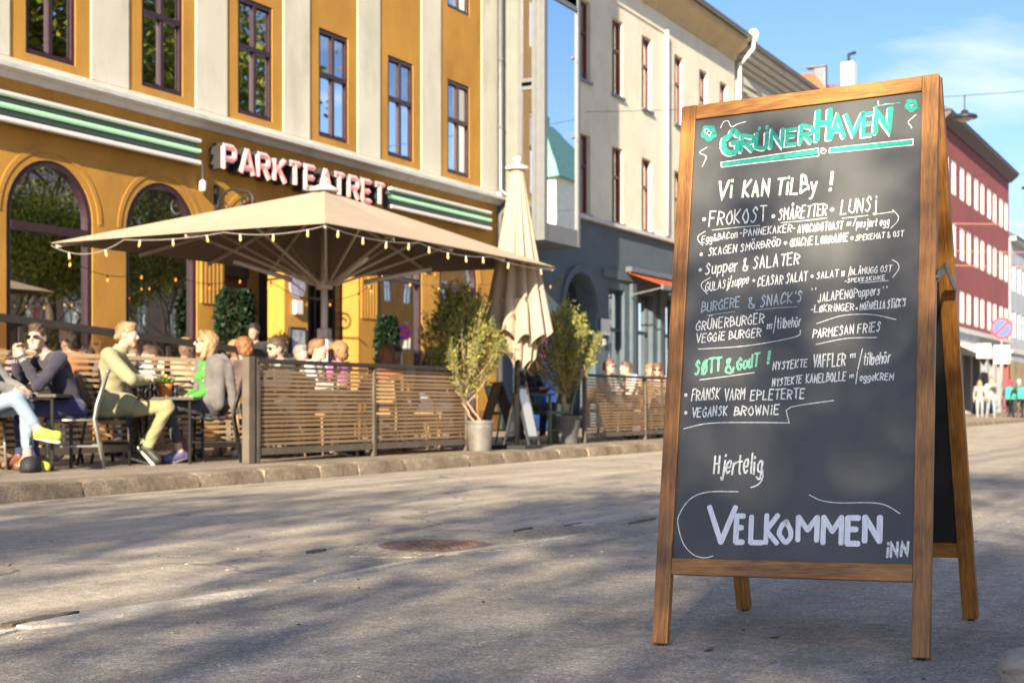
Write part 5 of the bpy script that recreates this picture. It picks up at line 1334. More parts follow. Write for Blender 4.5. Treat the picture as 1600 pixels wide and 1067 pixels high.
# ---- road sign out of the frame, seen mirrored in the shop window
M_sblue = mat('sign_blue', (.02, .10, .55), .4); M_sred = mat('sign_red', (.70, .02, .02), .4); M_post = mat('galvanised_post', (.45, .45, .44), .45, .1, 10, metal=.5)
def no_stop(name, label, loc, rz, z, r_, plates=(), cross=True):
    t = thing(name, label, 'road sign', loc, rz)
    b = MB(); b.tube([(0, 0, 0), (0, 0, z + r_ * .6)], .032, 10); b.build('post', M_post, t, smooth=True)
    o = MB().lathe([(0, 0), (r_, 0), (r_, .008), (0, .009)], n=36).build('sign_disc', M_sred, t); o.rotation_euler = (R(90), 0, 0); o.location = (0, -.036, z)
    q = MB().lathe([(0, .009), (r_ * .76, .009), (r_ * .76, .0125), (0, .013)], n=36).build('blue_field', M_sblue); q.parent = o
    b = MB()
    for a in ((1, -1) if cross else (1,)):
        b.obox((0, 0, .0155 + .0012 * a), (r_ * .76 * .707, r_ * .76 * .707 * a, 0), (-r_ * .085 * a, r_ * .085, 0), (0, 0, .0012))
    q = b.build('red_bar', M_sred); q.parent = o
    for (w, h, zz, dx) in plates:
        b = MB(); b.box(dx - w / 2, dx + w / 2, -.045, -.037, zz - h / 2, zz + h / 2); p = b.build('plate', mat('plate_cream', (.60, .58, .50), .5, .06, 9), t, bevel=.004)
    return t
no_stop('road_sign', 'no stopping sign across the road, seen mirrored in the shop window', (-.2, 44, 0), R(-32), 3.3, .30)
no_stop('road_sign', 'round blue and red no parking sign with two cream plates on the far traffic island', (-9.62, 62.0, .13), R(6), 3.72, .46, [(.66, .78, 2.62, 0), (.58, .62, 2.78, -.72)], False)
no_stop('road_sign', 'smaller distant blue and red no parking sign low behind the far riders', (-10.3, 80, .0), R(6), 1.9, .40, (), False)
# ================================================================== terrace
M_slat_d = mat('weathered_slat', (.29, .19, .105), .75, .35, 3, .3, 60, stretch=(3, .4, 3), dirt=(.30, .22, .14), dirt_scale=3, dirt_amt=.6)
M_slat_l = mat('pale_slat', (.66, .48, .28), .7, .15, 3, .2, 60, stretch=(3, .4, 3))
M_post_ = mat('greyed_post', (.12, .10, .08), .8, .25, 4, .3, 50)
M_rail_ = mat('black_rail', (.040, .036, .034), .7, .2, 6)
G_screen = glass_mat('tinted_screen', .05, (.45, .41, .40), 0)
def slat_fence(label, x, y0, y1, bays, lite=False, z0=.27, z1=1.085, n=18, top=1.09, group='slatted terrace fences', legs=True, ups=4):
    """fence along the street; every slat a part"""
    t = thingw('slat_fence', label, 'fence', (x, (y0 + y1) / 2, .12), group); ms = M_slat_l if lite else M_slat_d
    W_ = (y1 - y0) / bays
    me = None
    for k in range(bays):
        a, c = y0 + k * W_ + .03, y0 + (k + 1) * W_ - .03
        for i in range(n):
            z = z0 + .03 + (z1 - z0 - .06) * i / (n - 1)
            if me is None:
                b = MB(); b.box(-.009, .009, 0, c - a, -.0142, .0142); q = b.build('slat', ms); me = q.data; bpy.data.objects.remove(q)
            o = place(None, 'slat', me, t, (x + rr2.uniform(-.003, .003), a, z + rr2.uniform(-.002, .002))); o.rotation_euler = (rr2.uniform(-.002, .002), rr2.uniform(-.06, .06), 0)
        for j in range(ups):
            yy = a + (c - a) * j / (ups - 1); b = MB(); b.box(x - .03, x - .011, yy - .022, yy + .022, z0 - .03, z1 + .02); b.build('upright', ms if lite else M_slat_d, t)
        b = MB(); b.box(x - .035, x + .02, a - .03, c + .03, z0 - .075, z0 - .005); b.build('bottom_rail', M_post_ if not lite else ms, t)
        if lite: b = MB(); b.box(x - .02, x + .015, a - .03, c + .03, z1 - .002, z1 + .04); b.build('light_rail', ms, t)
    for k in range(bays + 1):
        yy = y0 + k * W_; b = MB(); b.box(x - .032, x + .028, yy - .025, yy + .025, .12, top - .002); b.build('post', M_post_, t, bevel=.003)
    if top > z1: b = MB(); b.box(x - .045, x + .04, y0 - .03, y1 + .03, top, top + .045); b.build('top_rail', M_rail_, t, bevel=.004)
    return t
rr2 = random.Random(4)
XF = -8.62
f1 = slat_fence('weathered brown slat fence in two bays under the big umbrella', XF, 10.92, 15.0, 2)
# thick corner post
cp = tag(MB().box(XF - .05, XF + .035, 10.76, 10.86, .12, 1.15).build('fence_post', M_post_, bevel=.006), 'thick weathered corner post between the pale fence and the brown fence', 'post')
f2 = slat_fence('weathered brown slat fence in three bays between the second olive tree and the chalkboard', -8.75, 18.72, 25.6, 3)
# pale slat fence behind the left tables with smoked screen on top
f3 = slat_fence('pale lit slat fence behind the seated man and woman at the left', -9.85, 5.5, 13.1, 3, lite=True, z0=.30, z1=1.13, n=14, top=1.12, ups=3)
sc_ = thingw('wind_screen', 'smoked plastic wind screen with sloping black rail above the pale fence', 'wind screen', (-9.92, 9, 1.2))
b = MB(); b.add([(-9.90, 5.5, 1.19), (-9.90, 13.1, 1.19), (-9.90, 13.1, 1.23), (-9.90, 5.5, 1.62)], [(0, 1, 2, 3)]); b.build('screen', G_screen, sc_)
b = MB(); b.bar((-9.90, 5.5, 1.645), (-9.90, 13.2, 1.235), .05, .07); b.build('rail', M_rail_, sc_)
for yy in (7.2, 9.15, 11.1): b = MB(); b.box(-9.93, -9.89, yy - .025, yy + .025, .3, 1.645 - (yy - 5.5) * .0535); b.build('post', M_rail_, sc_)
# connecting return panel
b = MB(); b.box(-9.9, -8.75, 13.14, 13.18, 1.06, 1.12)

# ---- furniture
M_chb = mat('black_chair_metal', (.022, .022, .024), .45, .2, 10, metal=.2)
M_chs = mat('silver_chair_metal', (.42, .41, .38), .35, .1, 10, metal=.6)
M_chw = mat('oak_leg', (.36, .22, .11), .6, .2, 5)
M_chg = mat('green_chair_metal', (.10, .16, .08), .5, .15, 10)
M_tab = mat('dark_table_top', (.045, .038, .032), .4, .3, 5)
def chair(label, loc, rz, m1, m2, kind='slat', group='terrace chairs'):
    """front faces +y local"""
    t = thing('cafe_chair', label, 'chair', loc, rz, group)
    for sx in (-1, 1):
        b = MB(); b.tube([(sx * .22, .21, 0), (sx * .21, .19, .44)], .0125, 8); b.build('leg', m1, t, smooth=True)
        b = MB(); b.tube([(sx * .22, -.28, 0), (sx * .21, -.2, .44), (sx * .205, -.22, .56), (sx * .20, -.31, .86)], .0135, 8); b.build('leg', m1, t, smooth=True)
    if kind == 'slat':
        for i in range(6): yy = -.18 + i * .075; b = MB(); b.box(-.21, .21, yy - .03, yy + .03, .435, .452); b.build('seat_slat', m2, t, bevel=.003)
    else: b = MB(); b.box(-.21, .21, -.21, .22, .435, .465); b.build('seat', m2, t, bevel=.01)
    for i in range(4): z = .60 + i * .068; y = -.232 - (z - .56) * .3; b = MB(); b.obox((0, y + .012, z), (.195, 0, 0), (0, .006, 0), (0, -.010, .0325)); b.build('back_slat', m2, t, bevel=.002)
    b = MB(); b.tube([(-.2, -.31, .86), (-.15, -.325, .875), (.15, -.325, .875), (.2, -.31, .86)], .0135, 8); b.build('top_bar', m1, t, smooth=True); b = MB()
    b.tube([(-.21, .19, .425), (.21, .19, .425)], .011, 6); b.tube([(-.21, -.2, .425), (.21, -.2, .425)], .011, 6)
    for sx in (-.21, .21): b.tube([(sx, .19, .43), (sx, -.2, .43)], .011, 6); MB().tube([(sx, .2, .2), (sx, -.24, .2)], .009, 6).build('stretcher', m1, t)
    b.build('seat_frame', m1, t, smooth=True)
    return t
def table(label, loc, rz, w, d, h, m1, m2, group='terrace tables'):
    t = thing('cafe_table', label, 'table', loc, rz, group)
    b = MB(); b.box(-w / 2, w / 2, -d / 2, d / 2, h - .03, h); b.build('table_top', m1, t, bevel=.004)
    for sx in (-1, 1):
        for sy in (-1, 1): b = MB(); b.tube([(sx * (w / 2 - .05), sy * (d / 2 - .05), 0), (sx * (w / 2 - .05), sy * (d / 2 - .05), h - .03)], .016, 8); b.build('leg', m2, t)
    return t
CF = Vector((-math.sin(R(28)), math.cos(R(28)), 0)); CR = Vector((math.cos(R(28)), math.sin(R(28)), 0))
def at(px, depth, z=.12):
    """place on the terrace seen at that column, that far away"""
    return CR * ((px - 800) / 2200 * depth) + CF * depth + Vector((0, 0, z))
def heading(dr, df):
    """z rotation so that local +y looks along dr*right + df*forward"""
    d = CR * dr + CF * df; return math.atan2(-d.x, d.y)

# ---- big open umbrella
M_canv = mat('sand_canvas', (.45, .36, .27), .9, .05, 3, .25, 130)
M_pole = mat('umbrella_pole', (.50, .47, .43), .45, .08, 6, metal=.2)
M_rib = mat('umbrella_rib', (.48, .41, .34), .45, .1, 6)
UX, UY = -9.72, 13.58; UA, UB, UE, UP_ = 1.80, 2.50, 2.43, 3.20
um = thing('open_umbrella', 'huge open sand coloured rectangular umbrella with string lights over the terrace', 'umbrella', (UX, UY, .12))
E_ = UE - .12; AP = UP_ - .12
def canopy_pt(u, v):
    """u,v in -1..1; straight hips, slightly dished faces and hem"""
    m_ = max(abs(u), abs(v)); z = AP - (AP - E_) * (m_ * .98 + .02 * m_ * m_)
    side = (abs(u) if abs(v) > abs(u) else abs(v)) / (m_ + 1e-6)
    z -= .045 * math.sin(math.pi * m_) * (1 - side)
    hem = .045 * (1 - side ** 2) * m_ ** 6
    k = 1 - .020 * (1 - side ** 2) * m_ ** 4
    return (u * UA * k, v * UB * k, z + hem * .35)
n = 24; b = MB(); V = [canopy_pt(-1 + 2 * i / n, -1 + 2 * j / n) for j in range(n + 1) for i in range(n + 1)]
F = [(j * (n + 1) + i, j * (n + 1) + i + 1, (j + 1) * (n + 1) + i + 1, (j + 1) * (n + 1) + i) for j in range(n) for i in range(n)]
Fs = []
for f in F:
    i, j = f[0] % (n + 1), f[0] // (n + 1)
    # split quads on the hips so the ridges stay crisp
    if i == j: Fs += [(f[0], f[1], f[2]), (f[0], f[2], f[3])]
    elif i + j == n - 1: Fs += [(f[0], f[1], f[3]), (f[1], f[2], f[3])]
    else: Fs.append(f)
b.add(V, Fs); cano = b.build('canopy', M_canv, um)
m_ = cano.modifiers.new('cloth', 'SOLIDIFY'); m_.thickness = .006; m_.offset = -1; cano.data.materials.append(mat('canvas_underside_shade', (.15, .115, .085), .9, .05, 3)); m_.material_offset = 1; m_.material_offset_rim = 0  # underside of the same cloth, coloured darker to stand in for canopy shade
b = MB(); b.lathe([(0, AP - .01), (.17, AP - .01), (.18, AP + .005), (.10, AP + .05), (.035, AP + .06), (.03, AP + .09), (.045, AP + .105), (.045, AP + .13), (.02, AP + .155), (0, AP + .158)], n=24); b.build('cap', M_white, um, smooth=True)
b = MB(); b.tube([(0, 0, .0), (0, 0, AP - .02)], .040, 14); b.build('pole', M_pole, um, smooth=True)
b = MB(); b.box(-.40, .40, -.40, .40, 0, .07); b.build('base', mat('concrete_base', (.3, .3, .3), .8), um, bevel=.01)
b = MB(); b.tube([(0, 0, .07), (0, 0, 1.24)], .047, 12); b.build('lower_pole', M_white, um, smooth=True)
b = MB(); b.box(-.085, .085, -.06, .06, 1.20, 1.34); b.build('crank_sleeve', M_white, um, bevel=.012)
b = MB(); b.box(-.07, .07, -.055, .055, 1.341, 1.46); b.build('upper_sleeve', M_pole, um, bevel=.012)
hubz = E_ - .34
b = MB(); b.lathe([(.05, hubz - .06), (.10, hubz - .05), (.10, hubz + .05), (.05, hubz + .06)], n=16); b.build('hub', M_rib, um)
b = MB(); b.lathe([(.04, AP - .18), (.08, AP - .17), (.08, AP - .10), (.04, AP - .08)], n=16); b.build('upper_hub', M_rib, um)
for (u, v) in [(1, 1), (1, -1), (-1, 1), (-1, -1), (1, 0), (-1, 0), (0, 1), (0, -1), (1, .5), (1, -.5), (-1, .5), (-1, -.5)]:
    e = Vector(canopy_pt(u * .985, v * .985)) - Vector((0, 0, .045)); top_ = Vector((u * .08, v * .08, AP - .14))
    full = abs(u) == 1 and abs(v) == 1
    rb_ = MB().bar(top_, e, .024, .036).build('rib', M_rib, um)
    mid = top_.lerp(e, .55) - Vector((0, 0, .03)); s_ = MB().bar(Vector((u * .09, v * .09, hubz)), mid, .020, .028).build('strut', M_rib); s_.parent = rb_
# heaters / lamp tubes hanging under the ribs
for (u, v) in [(1, -.55), (-.6, -1), (-.7, .8), (1, .9)]:
    a_ = Vector((u * .35, v * .35, hubz + .04)); c_ = Vector((u * .95, v * .95, hubz + .22)); MB().tube([a_, c_], .028, 10).build('lamp_tube', M_pole, um, smooth=True)

# ---- string lights
M_wire = mat('pale_wire', (.30, .27, .24), .6); M_wired = mat('black_wire', (.03, .03, .03), .6)
M_bulb = emit_mat('warm_bulb', (1, .50, .13), .35, (.75, .45, .18)); M_bulbo = emit_mat('amber_bulb', (1, .33, .03), .6, (.75, .35, .08)); M_sock = mat('bulb_socket', (.62, .58, .52), .5); M_sockd = mat('bulb_socket_dark', (.04, .035, .03), .5)
def string(label, anchors, sags, per, wire, sock, bulb, first=.3):
    t = thingw('string_lights', label, 'string lights', anchors[0], 'string lights over the terrace')
    P = []; blb = []
    for (a, c), sg_, k in zip(zip(anchors, anchors[1:]), sags, per):
        a, c = Vector(a), Vector(c)
        for i in range(13):
            q = a.lerp(c, i / 12); q.z -= sg_ * 4 * (i / 12) * (1 - i / 12); P.append(q)
        for i in range(k):
            f_ = (i + .5) / k; q = a.lerp(c, f_); q.z -= sg_ * 4 * f_ * (1 - f_); blb.append(q)
    b = MB(); b.tube(P, .0045, 5); b.build('wire', wire, t)
    for q in blb:
        s_ = MB().lathe([(.010, .0), (.019, -.008), (.019, -.050), (.014, -.055)], n=10).build('socket', sock, t, smooth=True); hook(s_, t); s_.location = q; s_.scale = (.56, .56, .56); s_.rotation_euler = (rr2.uniform(-.15, .15), rr2.uniform(-.15, .15), 0)
        g = MB().lathe([(.012, -.05), (.020, -.065), (.022, -.10), (.015, -.125), (.004, -.133)], n=10).build('bulb', bulb, smooth=True); g.parent = s_
def cw(u, v, dz=-.03): p = canopy_pt(u, v); return (UX + p[0], UY + p[1], p[2] + .12 + dz)
string('string of warm bulbs along the front hem of the open umbrella', [cw(-1, -1), cw(-.45, -1.0), cw(.30, -1.0), cw(1, -1), cw(1, -.3), cw(1, .35), cw(1, 1)], [.12, .03, .05, .05, .05, .04], [2, 3, 3, 4, 4, 2], M_wire, M_sock, M_bulb)
string('dark string of amber bulbs hanging under the back of the open umbrella', [cw(-1, -1), cw(-1, -.35, -.12), cw(-.9, .3, -.1), cw(-.5, .95, -.18), (-12.0, 17.9, 2.75), (-9.6, 18.1, 2.5), (-8.5, 17.5, 2.42)], [.22, .2, .3, .14, .18, .08], [3, 3, 4, 4, 5, 2], M_wired, M_sockd, M_bulbo)

# ---- closed umbrella
cu = thing('closed_umbrella', 'closed sand coloured umbrella hanging in long folds between the two olive trees', 'umbrella', (-8.42, 15.9, .12))
CD = at(808, 18.0, .12); cu.location = CD
def pleat(t, top, bot, r0, r1, amp, k, n=96, m=16):
    b = MB(); V = []
    for j in range(m + 1):
        f_ = j / m
        for i in range(n):
            a = 2 * math.pi * i / n; rad = r0 + (r1 - r0) * f_ ** 1.15
            w_ = abs(math.sin(k * a / 2 + .3 * math.sin(a * 2))) ** .7; rad *= 1 - amp * min(1, f_ * 2.5) * (1 - w_) + .05 * math.sin(a * 3 + 1) * f_
            sc2 = 1 if f_ < .78 else 1 + .0 * f_
            zz = top + (bot - top) * f_ + (.16 * (w_ - .5) + .16 * math.cos(a - 2.6)) * (f_ ** 6)
            V.append((rad * math.cos(a) * sc2, rad * math.sin(a), zz))
    F = [(j * n + i, j * n + (i + 1) % n, (j + 1) * n + (i + 1) % n, (j + 1) * n + i) for j in range(m) for i in range(n)]
    b.add(V, F); return b
pleat(cu, 3.58, 1.52, .085, .45, .42, 11).build('canopy', M_canv, cu, smooth=True)
pleat(cu, 1.9, 1.20, .34, .24, .5, 9).build('canopy_tail', M_canv, cu, smooth=True)
b = MB(); b.lathe([(0, 3.56), (.15, 3.56), (.155, 3.59), (.09, 3.615), (.035, 3.63), (.03, 3.66), (.048, 3.68), (.045, 3.72), (0, 3.74)], n=20); b.build('cap', M_white, cu, smooth=True)
b = MB(); b.tube([(0, 0, 0), (0, 0, 3.4)], .035, 12); b.build('pole', M_dkm, cu, smooth=True)
b = MB(); b.box(-.24, .24, -.24, .24, 0, .05); b.build('base', M_dkm, cu)
b = MB(); b.tube([(.02, .05, 1.45), (.12, .1, 1.2), (.05, .12, .95), (.1, .1, .7)], .015, 6); b.build('strap', M_rub, cu)

# ---- menu A-boards on the pavement between the tubs
def aboard(name, label, loc, rz, h, w, lean, mf, mp_, art=None):
    t = thing(name, label, 'sign', loc, rz)
    for s_ in (1, -1):
        T = Matrix.Translation((0, 0, h)) @ Matrix.Rotation(s_ * lean, 4, 'X') @ Matrix.Translation((0, 0, -h / math.cos(lean)))
        H_ = h / math.cos(lean)
        for x0 in (-w / 2, w / 2 - .03): o = MB().box(x0, x0 + .03, -.012, .012, 0, H_).build('leg', mf, t); o.matrix_local = T
        for z0 in (.12, H_ - .035): o = MB().box(-w / 2 + .03, w / 2 - .03, -.011, .011, z0, z0 + .035).build('rail', mf, t); o.matrix_local = T
        p = MB().box(-w / 2 + .028, w / 2 - .028, -.006, .006, .15, H_ - .03).build('panel', mp_ if s_ < 0 or not art else mp_, t); p.matrix_local = T
        if art:
            for (x0, x1, z0, z1, mm) in art:
                q = MB().box(x0, x1, s_ * -.0085 - .001, s_ * -.0085 + .001, z0, z1).build('print', mm); q.parent = p
    return t
M_bp = mat('poster_blue', (.30, .45, .55), .4, .3, 9); M_bp2 = mat('poster_white', (.72, .74, .72), .4, .05, 9)
aboard('menu_board', 'black menu A-board standing side-on beside the grey tub', at(778, 18.6), heading(.9, .25), .86, .42, .30, M_dkm, mat('slate_panel', (.06, .06, .065), .5, .2, 6))
aboard('poster_board', 'narrow pale poster A-board with blue picture between the two tubs', at(815, 18.3), heading(.86, -.3), .80, .44, .22, M_dkm, M_bp2, [(-.15, .15, .35, .6, M_bp), (-.1, .12, .66, .69, M_bp), (-.12, .15, .2, .23, M_bp)])

# ---- left tables
TD = 13.45
tb1 = table('dark cafe table with flower pot between the olive-coated man and the woman', at(262, 13.75), heading(1, 0), .66, .66, .64, M_tab, M_chb)
tb2 = table('dark cafe table where the man in navy rests his elbows', at(45, 12.35), heading(1, 0), .62, .68, .66, M_tab, M_chb)
chair('black cafe chair under the man in the pale olive jacket', at(178, 13.35), heading(1, 0), M_chb, M_chb)
chair('black cafe chair under the woman with the green top', at(333, 13.95), heading(-1, -.15), M_chb, M_chb)
chair('silver framed chair under the man in navy', at(112, 12.62), heading(-.97, -.25), M_chs, M_chb)
chair('black cafe chair under the person in the orange vest', at(118, 13.85), heading(-.9, .4), M_chb, M_chb)
chair('black cafe chair at the left picture edge under the person in grey', at(-42, 12.05), heading(1, .05), M_chs, M_chb)
M_terra = mat('terracotta', (.62, .20, .06), .8, .12, 9)
fp = thing('flower_pot', 'terracotta pot with yellow and violet pansies on the cafe table', 'flower pot', at(258, 13.68, .762))
b = MB(); b.lathe([(0, 0), (.052, 0), (.072, .10), (.080, .10), (.080, .125), (.072, .125), (.068, .105), (0, .105)], n=20); b.build('pot', M_terra, fp)
g = np.random.default_rng(5); a = g.uniform(0, 6.28, 260); r_ = np.sqrt(g.uniform(0, 1, 260)) * .085
leaves('foliage', np.stack([r_ * np.cos(a), r_ * np.sin(a), .12 + g.uniform(0, .05, 260)], 1), np.stack([np.cos(a) * .6, np.sin(a) * .6, 1 + 0 * a], 1), .04, .022, [leaf_mat('pansy_leaf', (.20, .32, .04))], fp, .4, 1, g)
k = 34; a = g.uniform(0, 6.28, k); r_ = g.uniform(.02, .085, k)
leaves('blossoms', np.stack([r_ * np.cos(a), r_ * np.sin(a), .16 + g.uniform(0, .035, k)], 1), np.stack([np.cos(a), np.sin(a), .3 + 0 * a], 1), .03, .03, [mat('pansy_yellow', (.75, .52, .05), .6), mat('pansy_violet', (.25, .12, .42), .6)], fp, .5, 2, g)
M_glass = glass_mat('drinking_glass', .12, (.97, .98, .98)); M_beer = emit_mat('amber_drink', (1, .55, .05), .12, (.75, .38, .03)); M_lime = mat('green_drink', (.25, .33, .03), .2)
def drink(label, p, r_, h, fill, mfill, name='drinking_glass'):
    t = thing(name, label, 'glass', p)
    b = MB(); b.lathe([(0, 0), (r_ * .8, 0), (r_, h), (r_ * .94, h), (r_ * .75, .008), (0, .008)], n=16); b.build('glass', M_glass, t, smooth=True)
    if fill: b = MB(); b.lathe([(0, .009), (r_ * .74, .009), (r_ * .74 + r_ * .17 * fill, h * fill), (0, h * fill)], n=16); b.build('drink', mfill, t, smooth=True)
zt = .762
drink('glass with amber drink on the cafe table nearest the man', at(216, 13.55, zt), .038, .13, .75, M_beer)
drink('glass with yellow green drink in the middle of the cafe table', at(228, 13.6, zt), .036, .14, .6, M_lime)
drink('tall clear glass left of the flower pot', at(241, 13.62, zt), .034, .17, 0, None)
drink('clear glass right of the flower pot', at(274, 13.7, zt), .034, .12, 0, None)
bt = thing('bottle', 'slender clear bottle with dark neck on the cafe table', 'bottle', at(222, 13.8, zt)); MB().lathe([(0, 0), (.033, 0), (.033, .13), (.014, .18), (.013, .235), (0, .235)], n=14).build('body', glass_mat('bottle_glass', .1, (.6, .6, .5)), bt, smooth=True)
tag(MB().box(-.07, .07, -.04, .04, 0, .01).build('phone', M_bp2), 'small pale phone lying on the table edge before the man in navy', 'phone').location = at(44, 12.1, .782)
hb = thing('handbag', 'brick red leather bag on the ground under the woman', 'bag', at(284, 13.95), heading(1, .3))
b = MB(); b.add([(-.15, -.07, 0), (.15, -.07, 0), (.15, .07, 0), (-.15, .07, 0), (-.13, -.04, .24), (.13, -.04, .24), (.13, .04, .24), (-.13, .04, .24)], [(0, 1, 2, 3), (4, 5, 6, 7), (0, 1, 5, 4), (1, 2, 6, 5), (2, 3, 7, 6), (3, 0, 4, 7)]); b.build('body', mat('brick_leather', (.24, .065, .04), .45, .2, 8), hb, bevel=.02)
b = MB(); b.tube([(-.08, 0, .26), (-.05, 0, .30), (.05, 0, .30), (.08, 0, .26)], .009, 6); b.build('handle', mat('brick_leather', (.38, .09, .05)), hb)
bp_ = thing('backpack', 'black backpack on the ground under the left table', 'bag', at(48, 11.9), heading(1, .2))
b = MB(); b.lathe([(0, 0), (.12, 0), (.13, .06), (.12, .15), (.07, .20), (0, .21)], n=14); o = b.build('body', mat('black_nylon', (.02, .022, .03), .7, .2, 8), bp_, smooth=True); o.scale = (1.3, .7, .65)
b = MB(); b.tube([(-.05, .0, .23), (0, .0, .29), (.05, .0, .23)], .01, 6); b.build('strap', M_rub, bp_)
# ================================================================== people
# a body is ONE surface grown from a smooth union of tapered limbs (surface nets)
def surface_nets(fld, org, h):
    """fld: (nx,ny,nz) signed distances; returns verts, quads"""
    ins = fld < 0
    nx, ny, nz_ = fld.shape
    cx, cy, cz = nx - 1, ny - 1, nz_ - 1
    acc = np.zeros((cx, cy, cz, 3), np.float32); cnt = np.zeros((cx, cy, cz), np.int32)
    off = [(i, j, k) for i in (0, 1) for j in (0, 1) for k in (0, 1)]
    sl = {o: (slice(o[0], cx + o[0]), slice(o[1], cy + o[1]), slice(o[2], cz + o[2])) for o in off}
    for a in off:
        for ax in range(3):
            if a[ax]: continue
            b_ = list(a); b_[ax] = 1; b_ = tuple(b_)
            fa, fb = fld[sl[a]], fld[sl[b_]]; m = ins[sl[a]] != ins[sl[b_]]
            t = np.where(m, fa / np.where(m, fa - fb, 1), 0)
            for q in range(3): acc[..., q] += np.where(m, a[q] + (t if q == ax else 0), 0)
            cnt += m
    act = cnt > 0; idx = np.full(act.shape, -1, np.int64); n = int(act.sum()); idx[act] = np.arange(n)
    g = np.argwhere(act); V = (g + acc[act] / cnt[act][:, None]) * h + org
    Q = []
    for ax in range(3):
        s0 = [slice(1, -1)] * 3; s1 = [slice(1, -1)] * 3; s0[ax] = slice(0, -1); s1[ax] = slice(1, None)
        a, b_ = ins[tuple(s0)], ins[tuple(s1)]; e = np.argwhere(a != b_)
        if len(e) == 0: continue
        fl = a[tuple(e.T)]
        u, v = [(1, 2), (2, 0), (0, 1)][ax]
        base = e + 1; base[:, ax] = e[:, ax]
        def c(du, dv):
            p = base.copy(); p[:, u] -= du; p[:, v] -= dv; return idx[tuple(p.T)]
        q = np.stack([c(1, 1), c(0, 1), c(0, 0), c(1, 0)], 1); q[~fl] = q[~fl][:, ::-1]; Q.append(q)
    return V, np.concatenate(Q)

class Body:
    def __init__(s): s.p = []
    def cap(s, a, b_, ra, rb, tag_, k=.02, flat=None):
        """tapered capsule; flat=(axis vector, factor): squashed along that axis"""
        s.p.append(('c', np.array(a, float), np.array(b_, float), ra, rb, tag_, k, flat)); return s
    def ell(s, c, r, tag_, k=.02, M=None):
        s.p.append(('e', np.array(c, float), np.array(r, float), 0, 0, tag_, k, M)); return s
    def dist(s, q, P):
        if q[0] == 'c':
            _, a, b_, ra, rb, _, _, fl = q
            D = P - a; ba = b_ - a
            if fl is not None:
                ax, f = fl; ax = np.array(ax, float); ax /= np.linalg.norm(ax)
                D = D + (D @ ax)[..., None] * ax * (1 / f - 1)
            t = np.clip((D @ ba) / (ba @ ba + 1e-9), 0, 1)
            return np.linalg.norm(D - t[..., None] * ba, axis=-1) - (ra + (rb - ra) * t)
        _, c, r, _, _, _, _, M = q
        D = P - c
        if M is not None: D = D @ M
        k0 = np.linalg.norm(D / r, axis=-1); k1 = np.linalg.norm(D / (r * r), axis=-1)
        return k0 * (k0 - 1) / (k1 + 1e-9)
    def bounds(s, q):
        if q[0] == 'c':
            r = max(q[3], q[4]) * 1.05 + .03
            if q[7] is not None: r = max(r, max(q[3], q[4]) * max(1, q[7][1]) + .03)
            return np.minimum(q[1], q[2]) - r, np.maximum(q[1], q[2]) + r
        r = max(q[2]) + .03; return q[1] - r, q[1] + r
    def mesh(s, name, h, mats, tagmap, parent, noise=None, cut=None):
        B = [s.bounds(q) for q in s.p]; lo = np.min([b_[0] for b_ in B], 0) - 2 * h; hi = np.max([b_[1] for b_ in B], 0) + 2 * h
        n = np.ceil((hi - lo) / h).astype(int) + 1; F = np.full(n, .05, np.float32)
        for q, (a, b_) in zip(s.p, B):
            i0 = np.maximum(np.floor((a - lo) / h).astype(int) - 1, 0); i1 = np.minimum(np.ceil((b_ - lo) / h).astype(int) + 2, n)
            gx, gy, gz = [lo[d] + h * np.arange(i0[d], i1[d]) for d in range(3)]
            P = np.stack(np.meshgrid(gx, gy, gz, indexing='ij'), -1); d = s.dist(q, P)
            S_ = (slice(i0[0], i1[0]), slice(i0[1], i1[1]), slice(i0[2], i1[2])); f = F[S_]; k = q[6]
            hh_ = np.clip(k - np.abs(f - d), 0, None) / k
            F[S_] = np.minimum(f, d) - hh_ * hh_ * k / 4
        if noise or cut:
            gx, gy, gz = [lo[d] + h * np.arange(n[d]) for d in range(3)]
            P = np.stack(np.meshgrid(gx, gy, gz, indexing='ij'), -1)
            if noise: F = F + noise(P)
            if cut: F = np.maximum(F, cut(P))
        V, Q = surface_nets(F, lo, h)
        C_ = V[Q].mean(1); best = np.full(len(C_), 9.0); lab = np.zeros(len(C_), int)
        for q in s.p:
            d = s.dist(q, C_); m = d < best; best[m] = d[m]; lab[m] = tagmap[q[5]]
        o = np_mesh(name, V, Q, mats, parent, lab, smooth=True)
        return o

M_eye = mat('eye_white', (.7, .68, .64), .3); M_iris = mat('iris', (.05, .035, .02), .2); M_lens = mat('sunglass_lens', (.008, .008, .010), .08); M_lip = mat('lip', (.50, .18, .14), .5)
def skin(n, c): return mat('skin_' + n, c, .5, .08, 12, spec=.4, dirt=tuple(x * y for x, y in zip(c, (.95, .72, .65))), dirt_scale=7, dirt_amt=.4)
def cloth(n, c, v=.12): return mat('cloth_' + n, c, .9, v, 9, .5, 90, sheen=.2)
SK = {'fair': skin('fair', (.50, .35, .275)), 'tan': skin('tan', (.40, .26, .19)), 'pink': skin('pink', (.51, .33, .27)), 'brown': skin('brown', (.25, .13, .08))}
def rotz(a): c, s_ = math.cos(a), math.sin(a); return np.array([[c, -s_, 0], [s_, c, 0], [0, 0, 1]])
def rotx(a): c, s_ = math.cos(a), math.sin(a); return np.array([[1, 0, 0], [0, c, -s_], [0, s_, c]])

